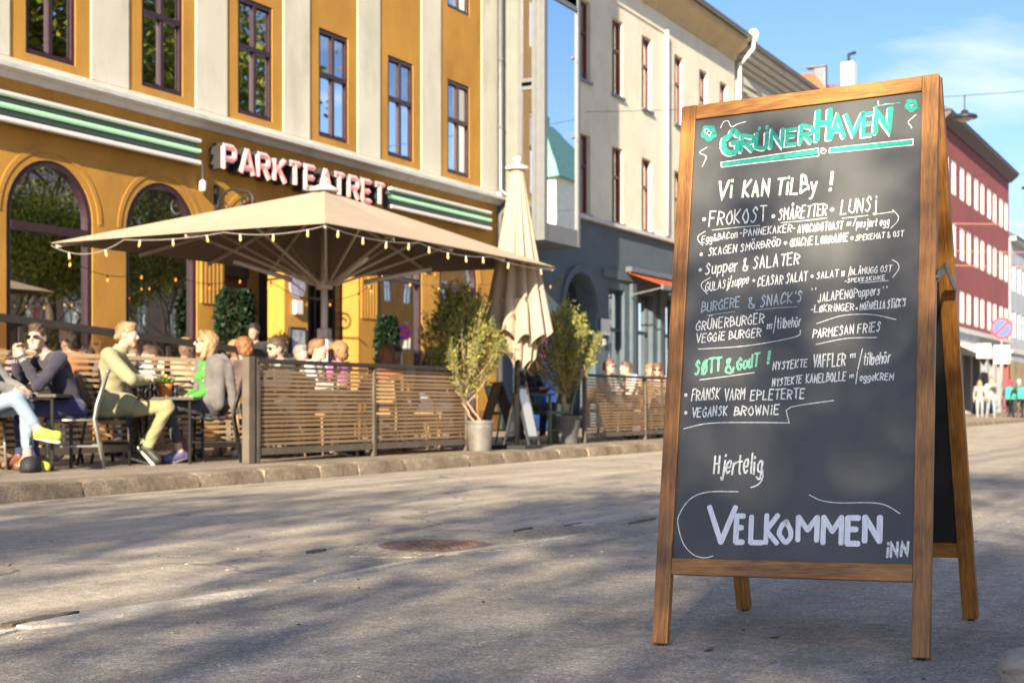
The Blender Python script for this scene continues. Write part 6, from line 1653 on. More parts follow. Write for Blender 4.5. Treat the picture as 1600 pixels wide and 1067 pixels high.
def hand(B, w, d, n, side, curl=.5, tag_='skin', s=1.0):
    """palm from wrist w along d, palm facing n, thumb at side*(d x n); four bent fingers of unequal length"""
    w, d, n = [np.array(x, float) for x in (w, d, n)]; d /= np.linalg.norm(d); n -= d * (n @ d); n /= np.linalg.norm(n) + 1e-9; x = np.cross(d, n) * side
    pc = w + d * .045 * s
    B.cap(w, w + d * .02 * s, .026 * s, .028 * s, tag_, .015)
    B.cap(w + d * .02 * s - x * .018 * s, w + d * .082 * s - x * .026 * s, .017 * s, .015 * s, tag_, .014); B.cap(w + d * .02 * s + x * .016 * s, w + d * .085 * s + x * .022 * s, .018 * s, .015 * s, tag_, .014)
    B.cap(w + d * .03 * s, w + d * .088 * s, .018 * s, .015 * s, tag_, .014)
    for i, l in enumerate((.074, .083, .077, .060)):
        k0 = w + (d * (.092 - .004 * abs(i - 1.2)) + x * (.028 - .019 * i)) * s; a1 = curl * .6; a2 = curl * 1.6
        d1 = d * math.cos(a1) + n * math.sin(a1); d2 = d * math.cos(a2) + n * math.sin(a2)
        k1 = k0 + d1 * l * .5 * s; k2 = k1 + d2 * l * .5 * s
        B.cap(k0, k1, .0092 * s, .0085 * s, tag_, .005); B.cap(k1, k2, .0085 * s, .0072 * s, tag_, .005)
    t0 = w + (d * .03 + x * .026) * s; t1 = t0 + (d * .030 + x * .026 + n * .012) * s; t2 = t1 + (d * .030 + x * .006 + n * .014) * s
    B.cap(t0, t1, .0125 * s, .0105 * s, tag_, .008); B.cap(t1, t2, .0105 * s, .0085 * s, tag_, .005)

def person(name_label, loc, rz, J=None, top='grey', legs='navy', shoe=(.05, .05, .05), skin_='fair', hair=None, hairc=(.2, .1, .05), look=(0, 0), glasses=None, scale=1.0, h=.016,
           sleeve='long', fem=False, seated=True, hands=True, topc=(.3, .3, .3), legc=(.05, .05, .08), sole=(.6, .6, .58), lower=True, trouser_cut=None, group=None, gait=0.0, barefoot_ankle=False, cap=None, bulk=1.0, beard=None, hide_hands=False):
    t = thing('person', name_label, 'person', loc, rz, group)
    j = dict(pel=(0, 0, .53), wai=(0, .0, .68), che=(0, .03, .90), nec=(0, .03, 1.06), hed=(0, .06, 1.205), shL=(-.175, .02, 1.005), shR=(.175, .02, 1.005),
             elL=(-.235, .14, .76), elR=(.235, .14, .76), wrL=(-.10, .34, .79), wrR=(.10, .34, .79), hiL=(-.09, .02, .52), hiR=(.09, .02, .52), knL=(-.11, .43, .535), knR=(.11, .43, .535),
             anL=(-.11, .40, .10), anR=(.11, .40, .10), toL=(-.12, .55, .035), toR=(.12, .55, .035))
    if not seated:
        g_ = gait
        j = dict(pel=(0, 0, .94), wai=(0, .0, 1.08), che=(0, .01, 1.28), nec=(0, 0, 1.46), hed=(0, .03, 1.60), shL=(-.18, 0, 1.40), shR=(.18, 0, 1.40), elL=(-.235, -.02 + g_ * .5, 1.13), elR=(.235, -.02 - g_ * .5, 1.13), wrL=(-.24, .08 + g_, .90), wrR=(.24, .08 - g_, .90),
                 hiL=(-.09, 0, .92), hiR=(.09, 0, .92), knL=(-.10, .05 - g_ * .6, .50), knR=(.10, .05 + g_ * .6, .50), anL=(-.10, -.03 - g_, .10), anR=(.10, -.03 + g_, .09), toL=(-.11, .13 - g_, .03), toR=(.11, .13 + g_, .03))
    if J: j.update(J)
    j = {k: np.array(v, float) for k, v in j.items()}
    T, Lg, Sk, Sh, So = 'top', 'legs', 'skin', 'shoe', 'sole'
    B = Body(); f = .93 if fem else 1.0; fw = (0, 1, 0)
    tor = j['nec'] - j['pel']
    # torso: chest, belly, shoulders yoke
    B.cap(j['pel'] + (0, -.0, .0), j['wai'], .135 * f * bulk, .118 * f * bulk, T, .05, ((0, 1, 0), .78))
    B.cap(j['wai'], j['che'], .120 * f * bulk, .148 * f * bulk, T, .06, ((0, 1, 0), .74))
    B.cap(j['che'], j['che'] + (j['nec'] - j['che']) * .35, .142 * f * bulk, .105 * f * bulk, T, .05, ((0, 1, 0), .74))
    B.cap(j['shL'] * .8 + j['nec'] * .2 - (0, 0, .02), j['shR'] * .8 + j['nec'] * .2 - (0, 0, .02), .062 * bulk, .062 * bulk, T, .06)
    if fem:
        for s_ in (-1, 1): B.cap(j['che'] + (s_ * .065, .075, -.01), j['che'] + (s_ * .065, .095, -.015), .055, .045, T, .04)
    # arms
    for s_, sd_ in (('L', -1), ('R', 1)):
        sh, el, wr = j['sh' + s_], j['el' + s_], j['wr' + s_]
        B.cap(sh, el, .060 * f * bulk, .050 * f * bulk, T, .04)
        if sleeve == 'long': B.cap(el, el + (wr - el) * .93, .050 * f * bulk, .037 * f * bulk, T, .02)
        else: B.cap(el, wr, .036 * f, .026 * f, Sk, .02)
        if sleeve == 'long': B.cap(el + (wr - el) * .9, wr, .027, .025, Sk, .006)
        if not hide_hands:
            if h < .0125: 
                dd = wr - el; dd = dd / np.linalg.norm(dd)
                if 'hd' + s_ in j: dd = j['hd' + s_]
                nn = j.get('hn' + s_, np.array([-sd_ * .3, 0, -1.0])); hand(B, wr, dd, nn, sd_ , .7)
            else:
                dd = wr - el; dd = dd / np.linalg.norm(dd); B.cap(wr, wr + dd * .09, .030, .024, Sk, .015); B.cap(wr + dd * .09, wr + dd * .15, .022, .014, Sk, .012)
    # legs
    if lower:
        for s_ in 'LR':
            hi, kn, an, to = j['hi' + s_], j['kn' + s_], j['an' + s_], j['to' + s_]
            B.cap(hi, kn, .088 * f, .060 * f, Lg, .05)
            if barefoot_ankle: B.cap(kn, kn + (an - kn) * .72, .062 * f, .052 * f, Lg, .02); B.cap(kn + (an - kn) * .6, an, .042 * f, .032 * f, Sk, .008)
            else: B.cap(kn, kn + (an - kn) * .92, .062 * f, .050 * f, Lg, .02)
            B.cap(an + (kn - an) * .14, an - (kn - an) * -.02, .040, .038, Sh if not barefoot_ankle else Sk, .01)
            dr = to - an; up = (kn - an) / (np.linalg.norm(kn - an) + 1e-9)
            heel = an - up * .055 - dr / (np.linalg.norm(dr) + 1e-9) * .05
            ax = np.cross(dr, np.cross(up, dr)); ax = ax / (np.linalg.norm(ax) + 1e-9)
            B.cap(an - up * .01, to + ax * .012, .041, .034, Sh, .03); B.cap(heel + ax * .01, to, .036, .036, Sh, .03)
            B.cap(heel - ax * .022, to - ax * .020, .034, .038, So, .004, (ax, .38))
        B.cap(j['hiL'], j['hiR'], .098 * f, .098 * f, Lg, .05)
    # neck and head
    hc = j['hed']; Rm = rotz(look[0]) @ rotx(look[1]); H_ = lambda x, y, z: hc + Rm @ np.array((x, y, z))
    B.cap(j['nec'] - (0, 0, .02), hc - Rm @ np.array((0, .02, .06)), .052 * f, .047 * f, Sk, .02)
    B.ell(H_(0, -.015, .03), (.074, .092, .088), Sk, .02, Rm); B.ell(H_(0, .025, -.03), (.060, .066, .080), Sk, .03, Rm)
    B.cap(H_(-.018, .062, -.088), H_(.018, .062, -.088), .022, .022, Sk, .025)
    B.cap(H_(0, .088, .012), H_(0, .106, -.022), .009, .0135, Sk, .012); B.cap(H_(-.03, .078, .022), H_(.03, .078, .022), .012, .012, Sk, .015)
    for s_ in (-1, 1): B.ell(H_(s_ * .074, -.008, -.004), (.010, .020, .032), Sk, .006, Rm); B.ell(H_(s_ * .034, .062, -.030), (.024, .020, .022), Sk, .02, Rm)
    mats = [SK[skin_], cloth(top, topc), cloth(legs, legc), mat('shoe_%s' % top, shoe, .5, .1, 9), mat('sole_%s' % top, sole, .7, .1, 9)]
    nz0 = j['nec'][2] - .03; ph = sum(map(ord, top)) * .7
    def folds(P):
        x, y, z = P[..., 0], P[..., 1], P[..., 2]
        w = np.sin(z * 46 + 5 * np.sin(x * 11 + ph) + 4 * np.sin(y * 9 + ph)) * np.sin(x * 17 + z * 13 + ph) + .6 * np.sin(y * 38 + 6 * np.sin(z * 8 + ph))
        hand_ = np.minimum(np.linalg.norm(P - j['wrL'], axis=-1), np.linalg.norm(P - j['wrR'], axis=-1))
        return (w * .0042 * np.clip((nz0 - z) / .05, 0, 1) * np.clip((z - .14) / .05, 0, 1) * np.clip((hand_ - .10) / .06, 0, 1)).astype(np.float32)
    B.mesh('body', h, mats, {'skin': 0, 'top': 1, 'legs': 2, 'shoe': 3, 'sole': 4}, t, noise=folds)
    Mr = Matrix(Rm.tolist()).to_4x4()
    def hb_(mb, nm, m, sm=True):
        o = mb.build(nm, m, t, smooth=sm); o.matrix_local = Matrix.Translation(Vector(hc.tolist())) @ Mr; return o
    if h < .013 or glasses:
        for s_ in (-1, 1):
            if glasses != 'sun' and h < .013:
                b = MB(); b.lathe([(0, -.012), (.010, -.008), (.0125, 0), (.010, .008), (0, .012)], (s_ * .030, .074, .004), 12); hb_(b, 'eye', M_eye)
                b = MB(); b.box(s_ * .030 - .005, s_ * .030 + .005, .083, .0875, -.001, .009); hb_(b, 'iris', M_iris, False)
            if glasses:
                b = MB(); pts = [(s_ * .034 + .027 * math.cos(a), .003 + .020 * math.sin(a)) for a in [2 * math.pi * i / 14 for i in range(14)]]; b.prism(pts, 1, .094, .0975); hb_(b, 'lens', M_lens if glasses == 'sun' else glass_mat('spectacle_lens', .1, (.8, .8, .8)), False)
                b = MB(); b.tube([(s_ * .056, .094, .010), (s_ * .078, .05, .012), (s_ * .082, -.01, .006)], .003, 5)
                if s_ == 1: b.tube([(-.012, .098, .008), (.012, .098, .008)], .003, 5)
                if glasses != 'sun': b.tube([(s_ * .034 + .027 * math.cos(a), .097, .003 + .020 * math.sin(a)) for a in [2 * math.pi * i / 14 for i in range(15)]], .0022, 5)
                hb_(b, 'glasses_frame', M_rub)
        if h < .013: b = MB(); b.tube([(-.022, .083, -.052), (-.008, .0905, -.050), (.008, .0905, -.050), (.022, .083, -.052)], [.003, .0052, .0052, .003], 8); hb_(b, 'mouth', M_lip)
    if hair:
        hairc = (hairc[0] * .72, hairc[1] * .80, hairc[2] * .95)
        HB = Body(); I3 = Rm
        hm = mat('hair_%02d_%02d_%02d' % tuple(int(x * 100) for x in hairc), hairc, .6, .45, 14, .7, 50, stretch=(1, 1, .35), spec=.5)
        hs = 0.012 if h < .013 else .015
        if hair == 'short':
            HB.ell(H_(0, -.020, .042), (.082, .098, .090), 'h', .02, Rm); HB.ell(H_(0, .035, .098), (.060, .050, .030), 'h', .02, Rm); HB.cap(H_(-.04, -.08, -.02), H_(.04, -.08, -.02), .035, .035, 'h', .02)
            pln = (0, .78, -.62, .052)
        elif hair == 'curly':
            HB.ell(H_(0, -.025, .045), (.105, .115, .105), 'h', .02, Rm); HB.ell(H_(0, -.07, -.03), (.085, .06, .07), 'h', .03, Rm); pln = (0, .85, -.52, .060)
        elif hair == 'long':
            HB.ell(H_(0, -.018, .038), (.086, .102, .092), 'h', .02, Rm)
            for s_ in (-1, 1): HB.cap(H_(s_ * .070, -.01, .03), H_(s_ * .082, .010, -.135), .026, .030, 'h', .03); HB.cap(H_(s_ * .05, -.06, 0), H_(s_ * .06, -.055, -.16), .045, .035, 'h', .03)
            HB.cap(H_(0, -.085, .02), H_(0, -.075, -.17), .045, .04, 'h', .04); HB.cap(H_(-.03, .06, .098), H_(.045, .068, .085), .024, .018, 'h', .02); pln = (0, .92, -.38, .070)
        else:
            HB.ell(H_(0, -.022, .036), (.079, .096, .084), 'h', .02, Rm); pln = (0, .75, -.66, .046)
        nv = Rm @ np.array(pln[:3]); hcc = hc.copy()
        if hair == 'long': cutf = lambda P: np.where(np.abs((P - hcc) @ Rm[:, 0]) < .058, (P - hcc) @ nv - pln[3], -1.0)
        else: cutf = lambda P: (P - hcc) @ nv - pln[3]
        am = .014 if hair == 'curly' else .0065; fr = 90 if hair == 'curly' else 105
        HB.mesh('hair', hs if hair != 'short' or h > .013 else .009, [hm], {'h': 0}, t, noise=lambda P: (am * np.sin(P[..., 0] * fr) * np.sin(P[..., 1] * fr * 1.1 + 1) * np.sin(P[..., 2] * fr * .8 + 2)).astype(np.float32), cut=cutf)
    if beard:
        BB = Body(); BB.cap(H_(-.035, .035, -.075), H_(.035, .035, -.075), .026, .026, 'h', .02); BB.cap(H_(-.02, .07, -.09), H_(.02, .07, -.09), .024, .024, 'h', .02); BB.mesh('beard', .009, [mat('beard_' + top, beard, .8, .3, 30)], {'h': 0}, t)
    if cap:
        CB = Body(); CB.ell(H_(0, -.015, .058), (.084, .100, .082), 'h', .01, Rm); CB.mesh('cap', .011, [cloth('cap_' + top, cap)], {'h': 0}, t, cut=lambda P: -((P - hc) @ (Rm @ np.array((0, .1, 1.0))) - .045))
        b = MB(); n_ = 10; V = [(.07 * math.cos(math.pi * i / n_), .07 + .085 * math.sin(math.pi * i / n_), .052 - .012 * math.sin(math.pi * i / n_)) for i in range(n_ + 1)]
        b.add(V + [(x, y, z + .007) for x, y, z in V], [tuple(range(n_ + 1)), tuple(range(n_ + 1, 2 * n_ + 2))[::-1]] + [(i, i + 1, n_ + 2 + i, n_ + 1 + i) for i in range(n_)]); hb_(b, 'cap_visor', cloth('cap_' + top, cap), False)
    t.scale = (scale,) * 3
    return t

HD = .0105
# man in the pale olive jacket, in profile
pm = person('blond man in pale olive jacket and khaki trousers, arms folded, seated in profile', at(180, 13.38), heading(1, .05), dict(
    pel=(0, 0, .52), wai=(0, -.03, .68), che=(0, -.02, .90), nec=(0, .05, 1.09), hed=(0, .115, 1.225), shL=(-.19, -.02, 1.03), shR=(.19, -.02, 1.03),
    elL=(-.25, .16, .80), elR=(.25, .20, .80), wrL=(.02, .33, .84), wrR=(-.04, .34, .80), hdL=(.9, .2, -.1), hdR=(-.9, .2, 0),
    knL=(-.10, .46, .55), knR=(.14, .52, .55), anL=(-.10, .22, .10), anR=(.14, .33, .17), toL=(-.11, .36, .035), toR=(.15, .42, .045)),
    top='olive_jacket', topc=(.29, .27, .155), legs='khaki', legc=(.28, .26, .13), shoe=(.03, .03, .028), sole=(.75, .75, .72), hair='short', hairc=(.40, .24, .11), look=(-.12, -.06), h=HD, bulk=1.16, beard=(.42, .22, .10))
b = MB(); b.lathe([(.085, 0), (.070, .035), (.062, .06)], n=18); o = b.build('jacket_collar', cloth('olive_jacket', (.29, .27, .155)), pm, smooth=True); o.location = (0, .045, 1.07); o.rotation_euler = (R(-18), 0, 0)
b = Body(); b.cap((-.05, -.02, .52), (.05, -.02, .52), .195, .195, 'h', .03, ((0, 1, 0), .88)); b.cap((-.10, .10, .56), (.12, .12, .56), .11, .11, 'h', .05); b.mesh('jacket_hem', .012, [cloth('olive_jacket', (.29, .27, .155))], {'h': 0}, pm, cut=lambda P: np.maximum(.40 - P[..., 2], P[..., 2] - .70))
# woman in green with the jacket round her shoulders
pw_ = person('woman with ginger-blond bob, sunglasses and bright green top, grey jacket over her shoulders', at(326, 13.92), heading(-.80, -.60), dict(
    pel=(0, 0, .52), wai=(0, -.01, .67), che=(0, -.02, .86), nec=(0, .0, 1.03), hed=(0, .03, 1.175), shL=(-.155, -.01, .975), shR=(.155, -.01, .975),
    elL=(-.16, .00, .73), elR=(.16, .00, .73), wrL=(-.08, .20, .64), wrR=(.07, .21, .64), knL=(-.09, .46, .58), knR=(.10, .42, .56), anL=(-.06, .33, .10), anR=(.12, .22, .12), toL=(-.06, .47, .035), toR=(.12, .36, .04)),
    top='green_top', topc=(.06, .27, .035), legs='charcoal', legc=(.045, .045, .06), shoe=(.12, .11, .24), sole=(.15, .15, .2), hair='long', hairc=(.42, .24, .10), look=(-.38, .12), glasses='sun', h=HD, fem=True, barefoot_ankle=True)
jk = Body()
for s_ in (-1, 1):
    jk.cap((s_ * .07, -.05, 1.01), (s_ * .19, -.03, .95), .060, .075, 'h', .05); jk.cap((s_ * .18, -.02, .95), (s_ * .20, -.01, .58), .085, .072, 'h', .04, ((0, 1, 0), .8))
    jk.cap((s_ * .235, -.10, .93), (s_ * .24, -.17, .50), .050, .038, 'h', .03)
for s_ in (-1, 1): jk.cap((s_ * .115, .02, .99), (s_ * .125, .055, .60), .058, .062, 'h', .04)
jk.cap((-.12, -.12, .96), (.12, -.12, .96), .065, .065, 'h', .05); jk.cap((-.12, -.135, .60), (.12, -.135, .60), .06, .06, 'h', .08); jk.cap((0, -.13, .95), (0, -.14, .58), .13, .13, 'h', .05, ((0, 1, 0), .5))
jk.mesh('draped_jacket', .012, [cloth('grey_wool', (.135, .125, .125), .25)], {'h': 0}, pw_, cut=lambda P: P[..., 1] - np.where(np.abs(P[..., 0]) < .062, -.11, .14))
for s_ in (-1, 1):
    for z in (.92, .80): b = MB(); b.lathe([(0, 0), (.011, 0), (.011, .005), (0, .006)], n=10); o = b.build('button', M_swhite, pw_); o.location = (s_ * .125, .112, z); o.rotation_euler = (R(-90), 0, 0)
b = MB(); b.lathe([(.070, 0), (.058, .03), (.052, .05)], n=16); o = b.build('collar', cloth('green_top', (.06, .27, .035)), pw_, smooth=True); o.location = (0, .005, 1.0)
# man in navy leaning on his elbows, looking towards the street
pn = person('man in navy sweater and sunglasses, hands clasped at his chin, elbows on the table', at(112, 12.62), heading(-.72, -.74), dict(
    pel=(0, .02, .52), wai=(0, .06, .67), che=(0, .16, .86), nec=(0, .25, 1.03), hed=(0, .33, 1.155), shL=(-.19, .21, .975), shR=(.19, .20, .975),
    elL=(-.17, .40, .73), elR=(.15, .44, .73), wrL=(-.045, .50, .985), wrR=(.04, .50, .985), hdL=(.35, .12, .8), hdR=(-.35, .12, .8), hnL=(.8, 0, -.3), hnR=(-.8, 0, -.3),
    knL=(-.12, .46, .54), knR=(.14, .42, .545), anL=(-.12, .42, .12), anR=(.15, .40, .12), toL=(-.12, .56, .035), toR=(.15, .55, .035)),
    top='navy_sweater', topc=(.032, .030, .052), legs='navy_trousers', legc=(.03, .038, .115), shoe=(.20, .08, .05), sole=(.12, .06, .04), hair='short', hairc=(.085, .045, .025), look=(.62, .02), glasses='sun', h=HD)
for s_, e_, w_ in ((-1, (-.17, .40, .73), (-.045, .50, .985)), (1, (.15, .44, .73), (.04, .50, .985))):
    e_, w_ = Vector(e_), Vector(w_); b = MB(); b.tube([e_.lerp(w_, .84), e_.lerp(w_, .95)], [.039, .036], 12); b.build('shirt_cuff', M_white, pn, smooth=True)
# person in grey at the left edge, crossed leg with bright sneakers
pg = person('person in grey sweater and pale jeans with green and yellow sneakers, cut by left edge', at(-42, 12.02), heading(1, -.12), dict(
    nec=(0, .06, 1.05), che=(0, .03, .88), hed=(0, .10, 1.19), elR=(.24, .20, .76), elL=(-.22, .2, .76), wrR=(.10, .40, .70), wrL=(-.05, .42, .70),
    knR=(.10, .44, .62), anR=(.08, .63, .34), toR=(.10, .80, .30), knL=(-.08, .44, .55), anL=(-.02, .48, .10), toL=(-.02, .64, .035)),
    top='grey_wool_sweater', topc=(.16, .16, .165), legs='pale_jeans', legc=(.22, .30, .40), shoe=(.42, .45, .06), sole=(.80, .72, .55), hair='short', hairc=(.08, .04, .025), look=(.3, 0), h=HD, barefoot_ankle=True)
# orange puffer vest
po = person('dark haired person in bright orange padded vest, back turned, behind the man in navy', at(118, 13.85), heading(-.85, .55), dict(hed=(0, .08, 1.17), nec=(0, .05, 1.04)),
    top='dark_shirt', topc=(.06, .06, .09), legs='dark_trousers', legc=(.03, .03, .035), shoe=(.6, .6, .6), hair='short', hairc=(.03, .02, .018), look=(-.1, .05), h=.0125, barefoot_ankle=True)
vb = Body()
for k in range(7): z = .58 + k * .068; w_ = .105 - .004 * abs(k - 3); vb.cap((-.085 + (k > 5) * .02, .01 + .02 * z, z), (.085 - (k > 5) * .02, .01 + .02 * z, z), .110, .110, 'h', .012, ((0, 0, 1), .40))
for k in range(7): z = .58 + k * .068; vb.cap((-.06, .0, z - .02), (.06, .02, z - .02), .118, .118, 'h', .02, ((0, 1, 0), .86))
vb.mesh('padded_vest', .012, [cloth('orange_vest', (.60, .13, .025))], {'h': 0}, po)
b = MB(); b.lathe([(.088, 0), (.095, .02), (.088, .045), (.078, .05)], n=16); o = b.build('vest_collar', cloth('orange_vest', (.60, .13, .025)), po, smooth=True); o.location = (0, .035, 1.035)

# people behind the fences: (px, depth, heading(r,f), hair, hair colour, top name/colour, skin, extras, label)
G_ = 'guests seated behind the fences'
crowd = [
 (289, 15.6, (.3, -1), 'short', (.42, .22, .09), 'beige_shirt', (.42, .33, .22), 'tan', {}, 'guest with light brown hair whose head shows just left of the woman with sunglasses'),
 (357, 15.9, (.9, -.4), 'short', (.48, .26, .11), 'striped_shirt', (.48, .52, .60), 'fair', {}, 'sandy haired guest in pale blue shirt right of the woman with sunglasses'),
 (386, 15.4, (-.6, .8), 'curly', (.30, .11, .04), 'rust_top', (.12, .08, .07), 'fair', {'fem': True}, 'guest with curly red hair seen above the corner post'),
 (423, 16.2, (.8, -.5), None, (.1, .1, .1), 'dark_top', (.05, .06, .06), 'fair', {'cap': (.10, .22, .16)}, 'guest in a dark green cap left of the dark haired man with glasses'),
 (448, 15.2, (-.75, -.6), 'short', (.10, .06, .04), 'black_jacket', (.04, .04, .045), 'fair', {'glasses': 'sun', 'beard': (.12, .07, .05)}, 'dark haired man with glasses and black jacket behind the fence, left of the umbrella pole'),
 (467, 16.6, (.6, -.7), 'short', (.36, .30, .25), 'grey_top', (.35, .35, .36), 'pink', {}, 'grey haired guest right behind the dark haired man with glasses'),
 (487, 15.8, (1, -.2), 'short', (.30, .15, .07), 'white_shirt', (.70, .70, .70), 'fair', {}, 'brown haired guest in white shirt just left of the umbrella pole'),
 (535, 16.1, (-.9, .3), 'curly', (.40, .20, .08), 'magenta_sweater', (.50, .13, .38), 'fair', {'fem': True}, 'guest with ginger curls and magenta sweater just right of the umbrella pole'),
 (601, 17.1, (.2, .9), 'long', (.28, .10, .04), 'rust_sweater', (.34, .13, .05), 'fair', {'fem': True}, 'guest with long auburn hair and rust sweater near the middle fence post'),
 (626, 17.6, (-.5, -.8), None, (.1, .1, .1), 'mint_shirt', (.55, .62, .52), 'tan', {'cap': (.06, .06, .08)}, 'guest in a dark cap and pale mint shirt right of the auburn haired guest'),
 (686, 18.0, (-.95, -.3), None, (.1, .1, .1), 'lilac_shirt', (.50, .42, .52), 'fair', {'cap': (.45, .30, .30)}, 'guest in a dusty pink cap and lilac shirt left of the first olive tree'),
 (843, 21.6, (-.8, -.5), 'long', (.36, .16, .06), 'bright_blue_jacket', (.03, .22, .50), 'fair', {'fem': True}, 'guest with orange hair and bright blue jacket behind the right olive tree'),
 (822, 21.0, (.7, -.6), 'short', (.08, .05, .04), 'dark_coat', (.03, .03, .04), 'pink', {}, 'guest in dark coat seated under the closed umbrella'),
 (945, 23.2, (.8, -.6), 'short', (.22, .11, .06), 'grey_tee', (.36, .36, .38), 'pink', {'glasses': 'sun'}, 'brown haired guest in grey, leftmost behind the fence right of the olive trees'),
 (988, 23.8, (-.9, -.3), 'short', (.16, .08, .05), 'striped_tee', (.60, .60, .62), 'fair', {}, 'dark haired guest in pale top behind the right fence, between two others'),
 (1010, 25.0, (.5, -.8), 'short', (.40, .20, .08), 'sand_top', (.45, .35, .25), 'fair', {}, 'light haired guest behind the right fence next to its second post'),
 (1029, 24.3, (-.3, -.9), 'long', (.22, .10, .05), 'taupe_top', (.28, .22, .18), 'fair', {'fem': True, 'glasses': 'sun'}, 'brown haired guest in sunglasses nearest the chalkboard frame behind the right fence'),
 (150, 16.0, (-.8, -.5), 'short', (.09, .05, .04), 'plum_top', (.10, .06, .09), 'tan', {}, 'dim guest behind the smoked screen, left of the blond man'),
 (205, 15.4, (.4, -.9), 'short', (.30, .20, .12), 'blue_stripe_shirt', (.50, .54, .64), 'fair', {}, 'guest in pale blue behind the smoked screen, right of the blond man'),
 (243, 15.9, (-.7, -.7), 'short', (.33, .20, .12), 'cream_shirt', (.62, .55, .45), 'pink', {}, 'guest in cream behind the smoked screen, above the flower pot'),
 (45, 14.6, (.5, -.8), 'short', (.14, .08, .06), 'mauve_top', (.25, .17, .20), 'tan', {}, 'dim guest behind the smoked screen, above the man in navy'),
 (660, 17.7, (.9, .2), 'long', (.10, .06, .04), 'denim_shirt', (.22, .30, .42), 'tan', {'fem': True}, 'dark haired guest in denim shirt sitting low behind the fence left of the pink cap'),
]
rp_ = random.Random(2)
for (px, dep, (hr, hf), hair, hc_, tn, tcol, sk_, ex, lb) in crowd:
    lean = rp_.uniform(-.02, .06); low = -.05 if px in (45, 150, 205, 243) else 0
    dz = {660: -.10, 289: .0, 445: .03}.get(px, 0) + low + rp_.uniform(-.015, .015)
    person(lb, at(px, dep), heading(hr, hf), dict(hed=(0, .07 + lean, 1.165 + dz), nec=(0, .04 + lean, 1.03 + dz), che=(0, .03, .88 + dz)), top=tn, topc=tcol, legs='jeans_%d' % (px % 3), legc=[(.04, .05, .09), (.03, .03, .03), (.12, .14, .2)][px % 3], skin_=sk_, hair=hair, hairc=hc_, look=(rp_.uniform(-.3, .3), rp_.uniform(-.1, .1)), group=G_, h=.018, shoe=(.05, .05, .05) if px % 2 else (.6, .6, .6), **ex)
# staff in the doorway
person('member of staff in black standing in the dark entrance, left of the umbrella pole', at(398, 20.2), heading(-.2, -1), top='black_shirt', topc=(.015, .015, .018), legs='black_trousers', legc=(.012, .012, .014), skin_='tan', hair='short', hairc=(.04, .02, .02), seated=False, h=.02)
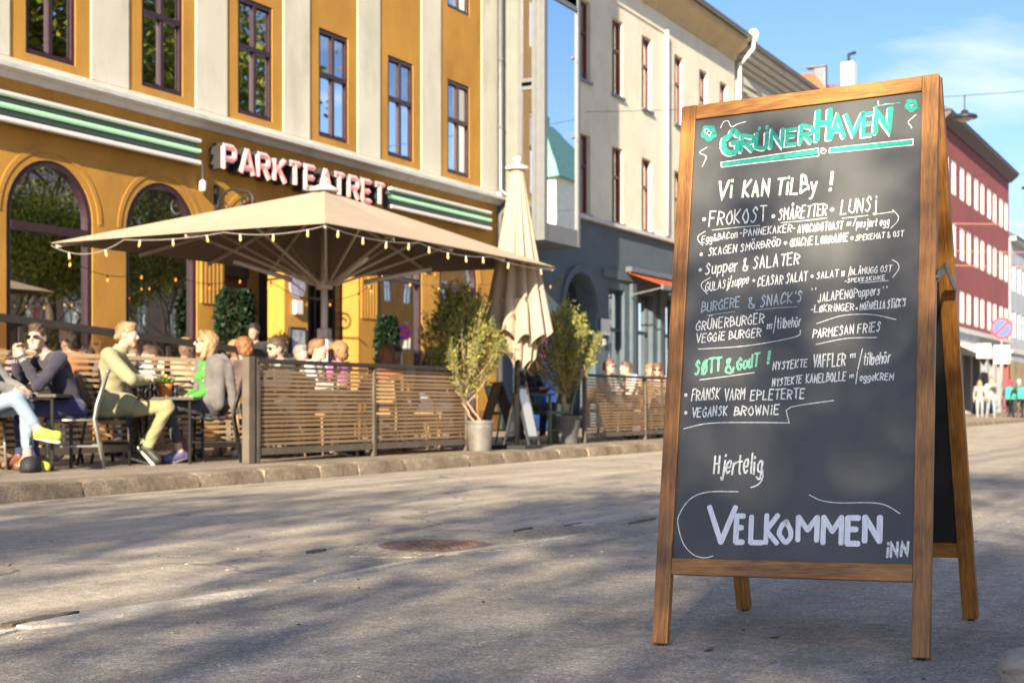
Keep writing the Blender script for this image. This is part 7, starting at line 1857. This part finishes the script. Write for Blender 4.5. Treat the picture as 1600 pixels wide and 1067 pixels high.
# pedestrians and riders far down the street
person('pedestrian in loose white dress walking beside the red building', CR * ((1531 - 800) / 2200 * 60) + CF * 60 + Vector((0, 0, .0)), heading(-.3, -1), top='white_dress', topc=(.36, .33, .30), legs='white_skirt', legc=(.30, .32, .35), skin_='fair', hair='long', hairc=(.45, .25, .10), seated=False, gait=.12, h=.024, fem=True, scale=.98)
person('pedestrian in white shirt and grey shorts walking right of the one in the white dress', CR * ((1548 - 800) / 2200 * 60) + CF * 60, heading(.1, -1), top='white_tee', topc=(.42, .40, .36), legs='grey_shorts', legc=(.25, .30, .36), skin_='fair', hair='short', hairc=(.40, .18, .08), seated=False, gait=-.14, h=.024, scale=1.05, barefoot_ankle=True, sleeve='short')
for (px, dp_, hc_, lb, hd) in ((1579, 58, (.5, .05, .10), 'rider in red helmet seen from behind with turquoise delivery bag', (.2, 1)), (1594, 57, (.4, .4, .38), 'rider in pale helmet with turquoise delivery bag at the right edge', (-.2, 1))):
    p_ = CR * ((px - 800) / 2200 * dp_) + CF * dp_
    bc = thing('bicycle', 'bicycle under the ' + lb.split(' with')[0], 'bicycle', p_, heading(*hd))
    for yy in (-.52, .52):
        w_ = MB(); w_.tube([(0, yy + .33 * math.cos(a), .34 + .33 * math.sin(a)) for a in [2 * math.pi * i / 24 for i in range(25)]], .02, 6); w_.build('wheel', M_rub, bc)
    b = MB(); b.tube([(0, -.52, .34), (0, -.12, .75), (0, .38, .78), (0, .52, .34)], .02, 6); b.tube([(0, -.12, .75), (0, -.02, .30), (0, .38, .78)], .02, 6); b.tube([(-.25, .36, .98), (.25, .36, .98)], .014, 6); b.tube([(0, .38, .78), (0, .36, .98)], .014, 6); b.build('frame', M_dkm, bc)
    MB().box(-.07, .07, -.28, -.02, .84, .89).build('saddle', M_rub, bc, bevel=.02)
    person(lb, p_, heading(*hd), dict(pel=(0, -.14, .93), wai=(0, -.08, 1.06), che=(0, .0, 1.24), nec=(0, .06, 1.40), hed=(0, .12, 1.54), shL=(-.18, .03, 1.34), shR=(.18, .03, 1.34), elL=(-.24, .22, 1.18), elR=(.24, .22, 1.18), wrL=(-.22, .36, 1.02), wrR=(.22, .36, 1.02),
        hiL=(-.09, -.14, .92), hiR=(.09, -.14, .92), knL=(-.12, .2, .72), knR=(.12, .12, .60), anL=(-.12, .10, .36), anR=(.12, .0, .18), toL=(-.12, .26, .33), toR=(.12, .16, .15)), top='rider_jacket', topc=(.05, .06, .08), legs='rider_trousers', legc=(.03, .03, .04), seated=False, h=.024, hair='curly', hairc=hc_)
    o = MB().box(-.25, .25, -.60, -.18, .86, 1.34).build('delivery_bag', cloth('turquoise', (.05, .55, .50)), bevel=.04); o.location = p_; o.rotation_euler = (0, 0, heading(*hd)); tag(o, 'turquoise square delivery bag on the back of the ' + ('red' if px == 1579 else 'pale') + ' helmeted rider', 'bag')
# simple wooden chairs and tables under the guests; one type, copied
wc_ = chair('oak legged cafe chair behind the brown fence, leftmost of its row', at(426, 15.3), heading(-.75, -.6), M_chw, M_chw, 'solid')
for i, (px, dp_, hr, hf) in enumerate([(357, 15.9, .9, -.4), (386, 15.4, -.6, .8), (467, 16.6, .6, -.7), (487, 15.8, 1, -.2), (535, 16.1, -.9, .3), (601, 17.1, .2, .9), (626, 17.6, -.5, -.8), (660, 17.7, .9, .2), (686, 18.0, -.95, -.3), (945, 23.2, .8, -.6), (988, 23.8, -.9, -.3), (1010, 25, .5, -.8), (1029, 24.3, -.3, -.9)]):
    c = copy_tree(wc_); c.location = at(px, dp_); c.rotation_euler = (0, 0, heading(hr, hf))
    nm = ['under the guest in pale blue', 'under the curly red haired guest', 'under the grey haired guest', 'under the guest in white shirt', 'under the guest in magenta', 'under the auburn haired guest', 'under the guest in mint shirt', 'under the guest in denim', 'under the guest with the pink cap', 'under the guest in grey tee', 'under the guest in pale top', 'under the guest in sand top', 'under the guest in taupe'][i]
    c['label'] = 'oak legged cafe chair ' + nm
for (px, dp_, lb) in ((512, 15.75, 'dark cafe table behind the brown fence at the umbrella pole'), (430, 15.8, 'dark cafe table behind the brown fence near the corner post'), (645, 18.2, 'dark cafe table behind the brown fence left of the olive tree'), (968, 23.6, 'dark cafe table behind the right fence')):
    table(lb, at(px, dp_), heading(1, .2), .7, .7, .72, M_tab, M_chw)
g1 = chair('green metal cafe chair behind the black olive tub, facing left', at(862, 20.3), heading(-.8, -.5), M_chg, M_chg, 'solid')
g2 = copy_tree(g1); g2.location = at(796, 19.9); g2.rotation_euler = (0, 0, heading(.9, -.3)); g2['label'] = 'green metal cafe chair behind the poster board, facing right'
table('small dark cafe table between the two green chairs', at(832, 20.1), heading(1, 0), .6, .6, .72, M_tab, M_chg)
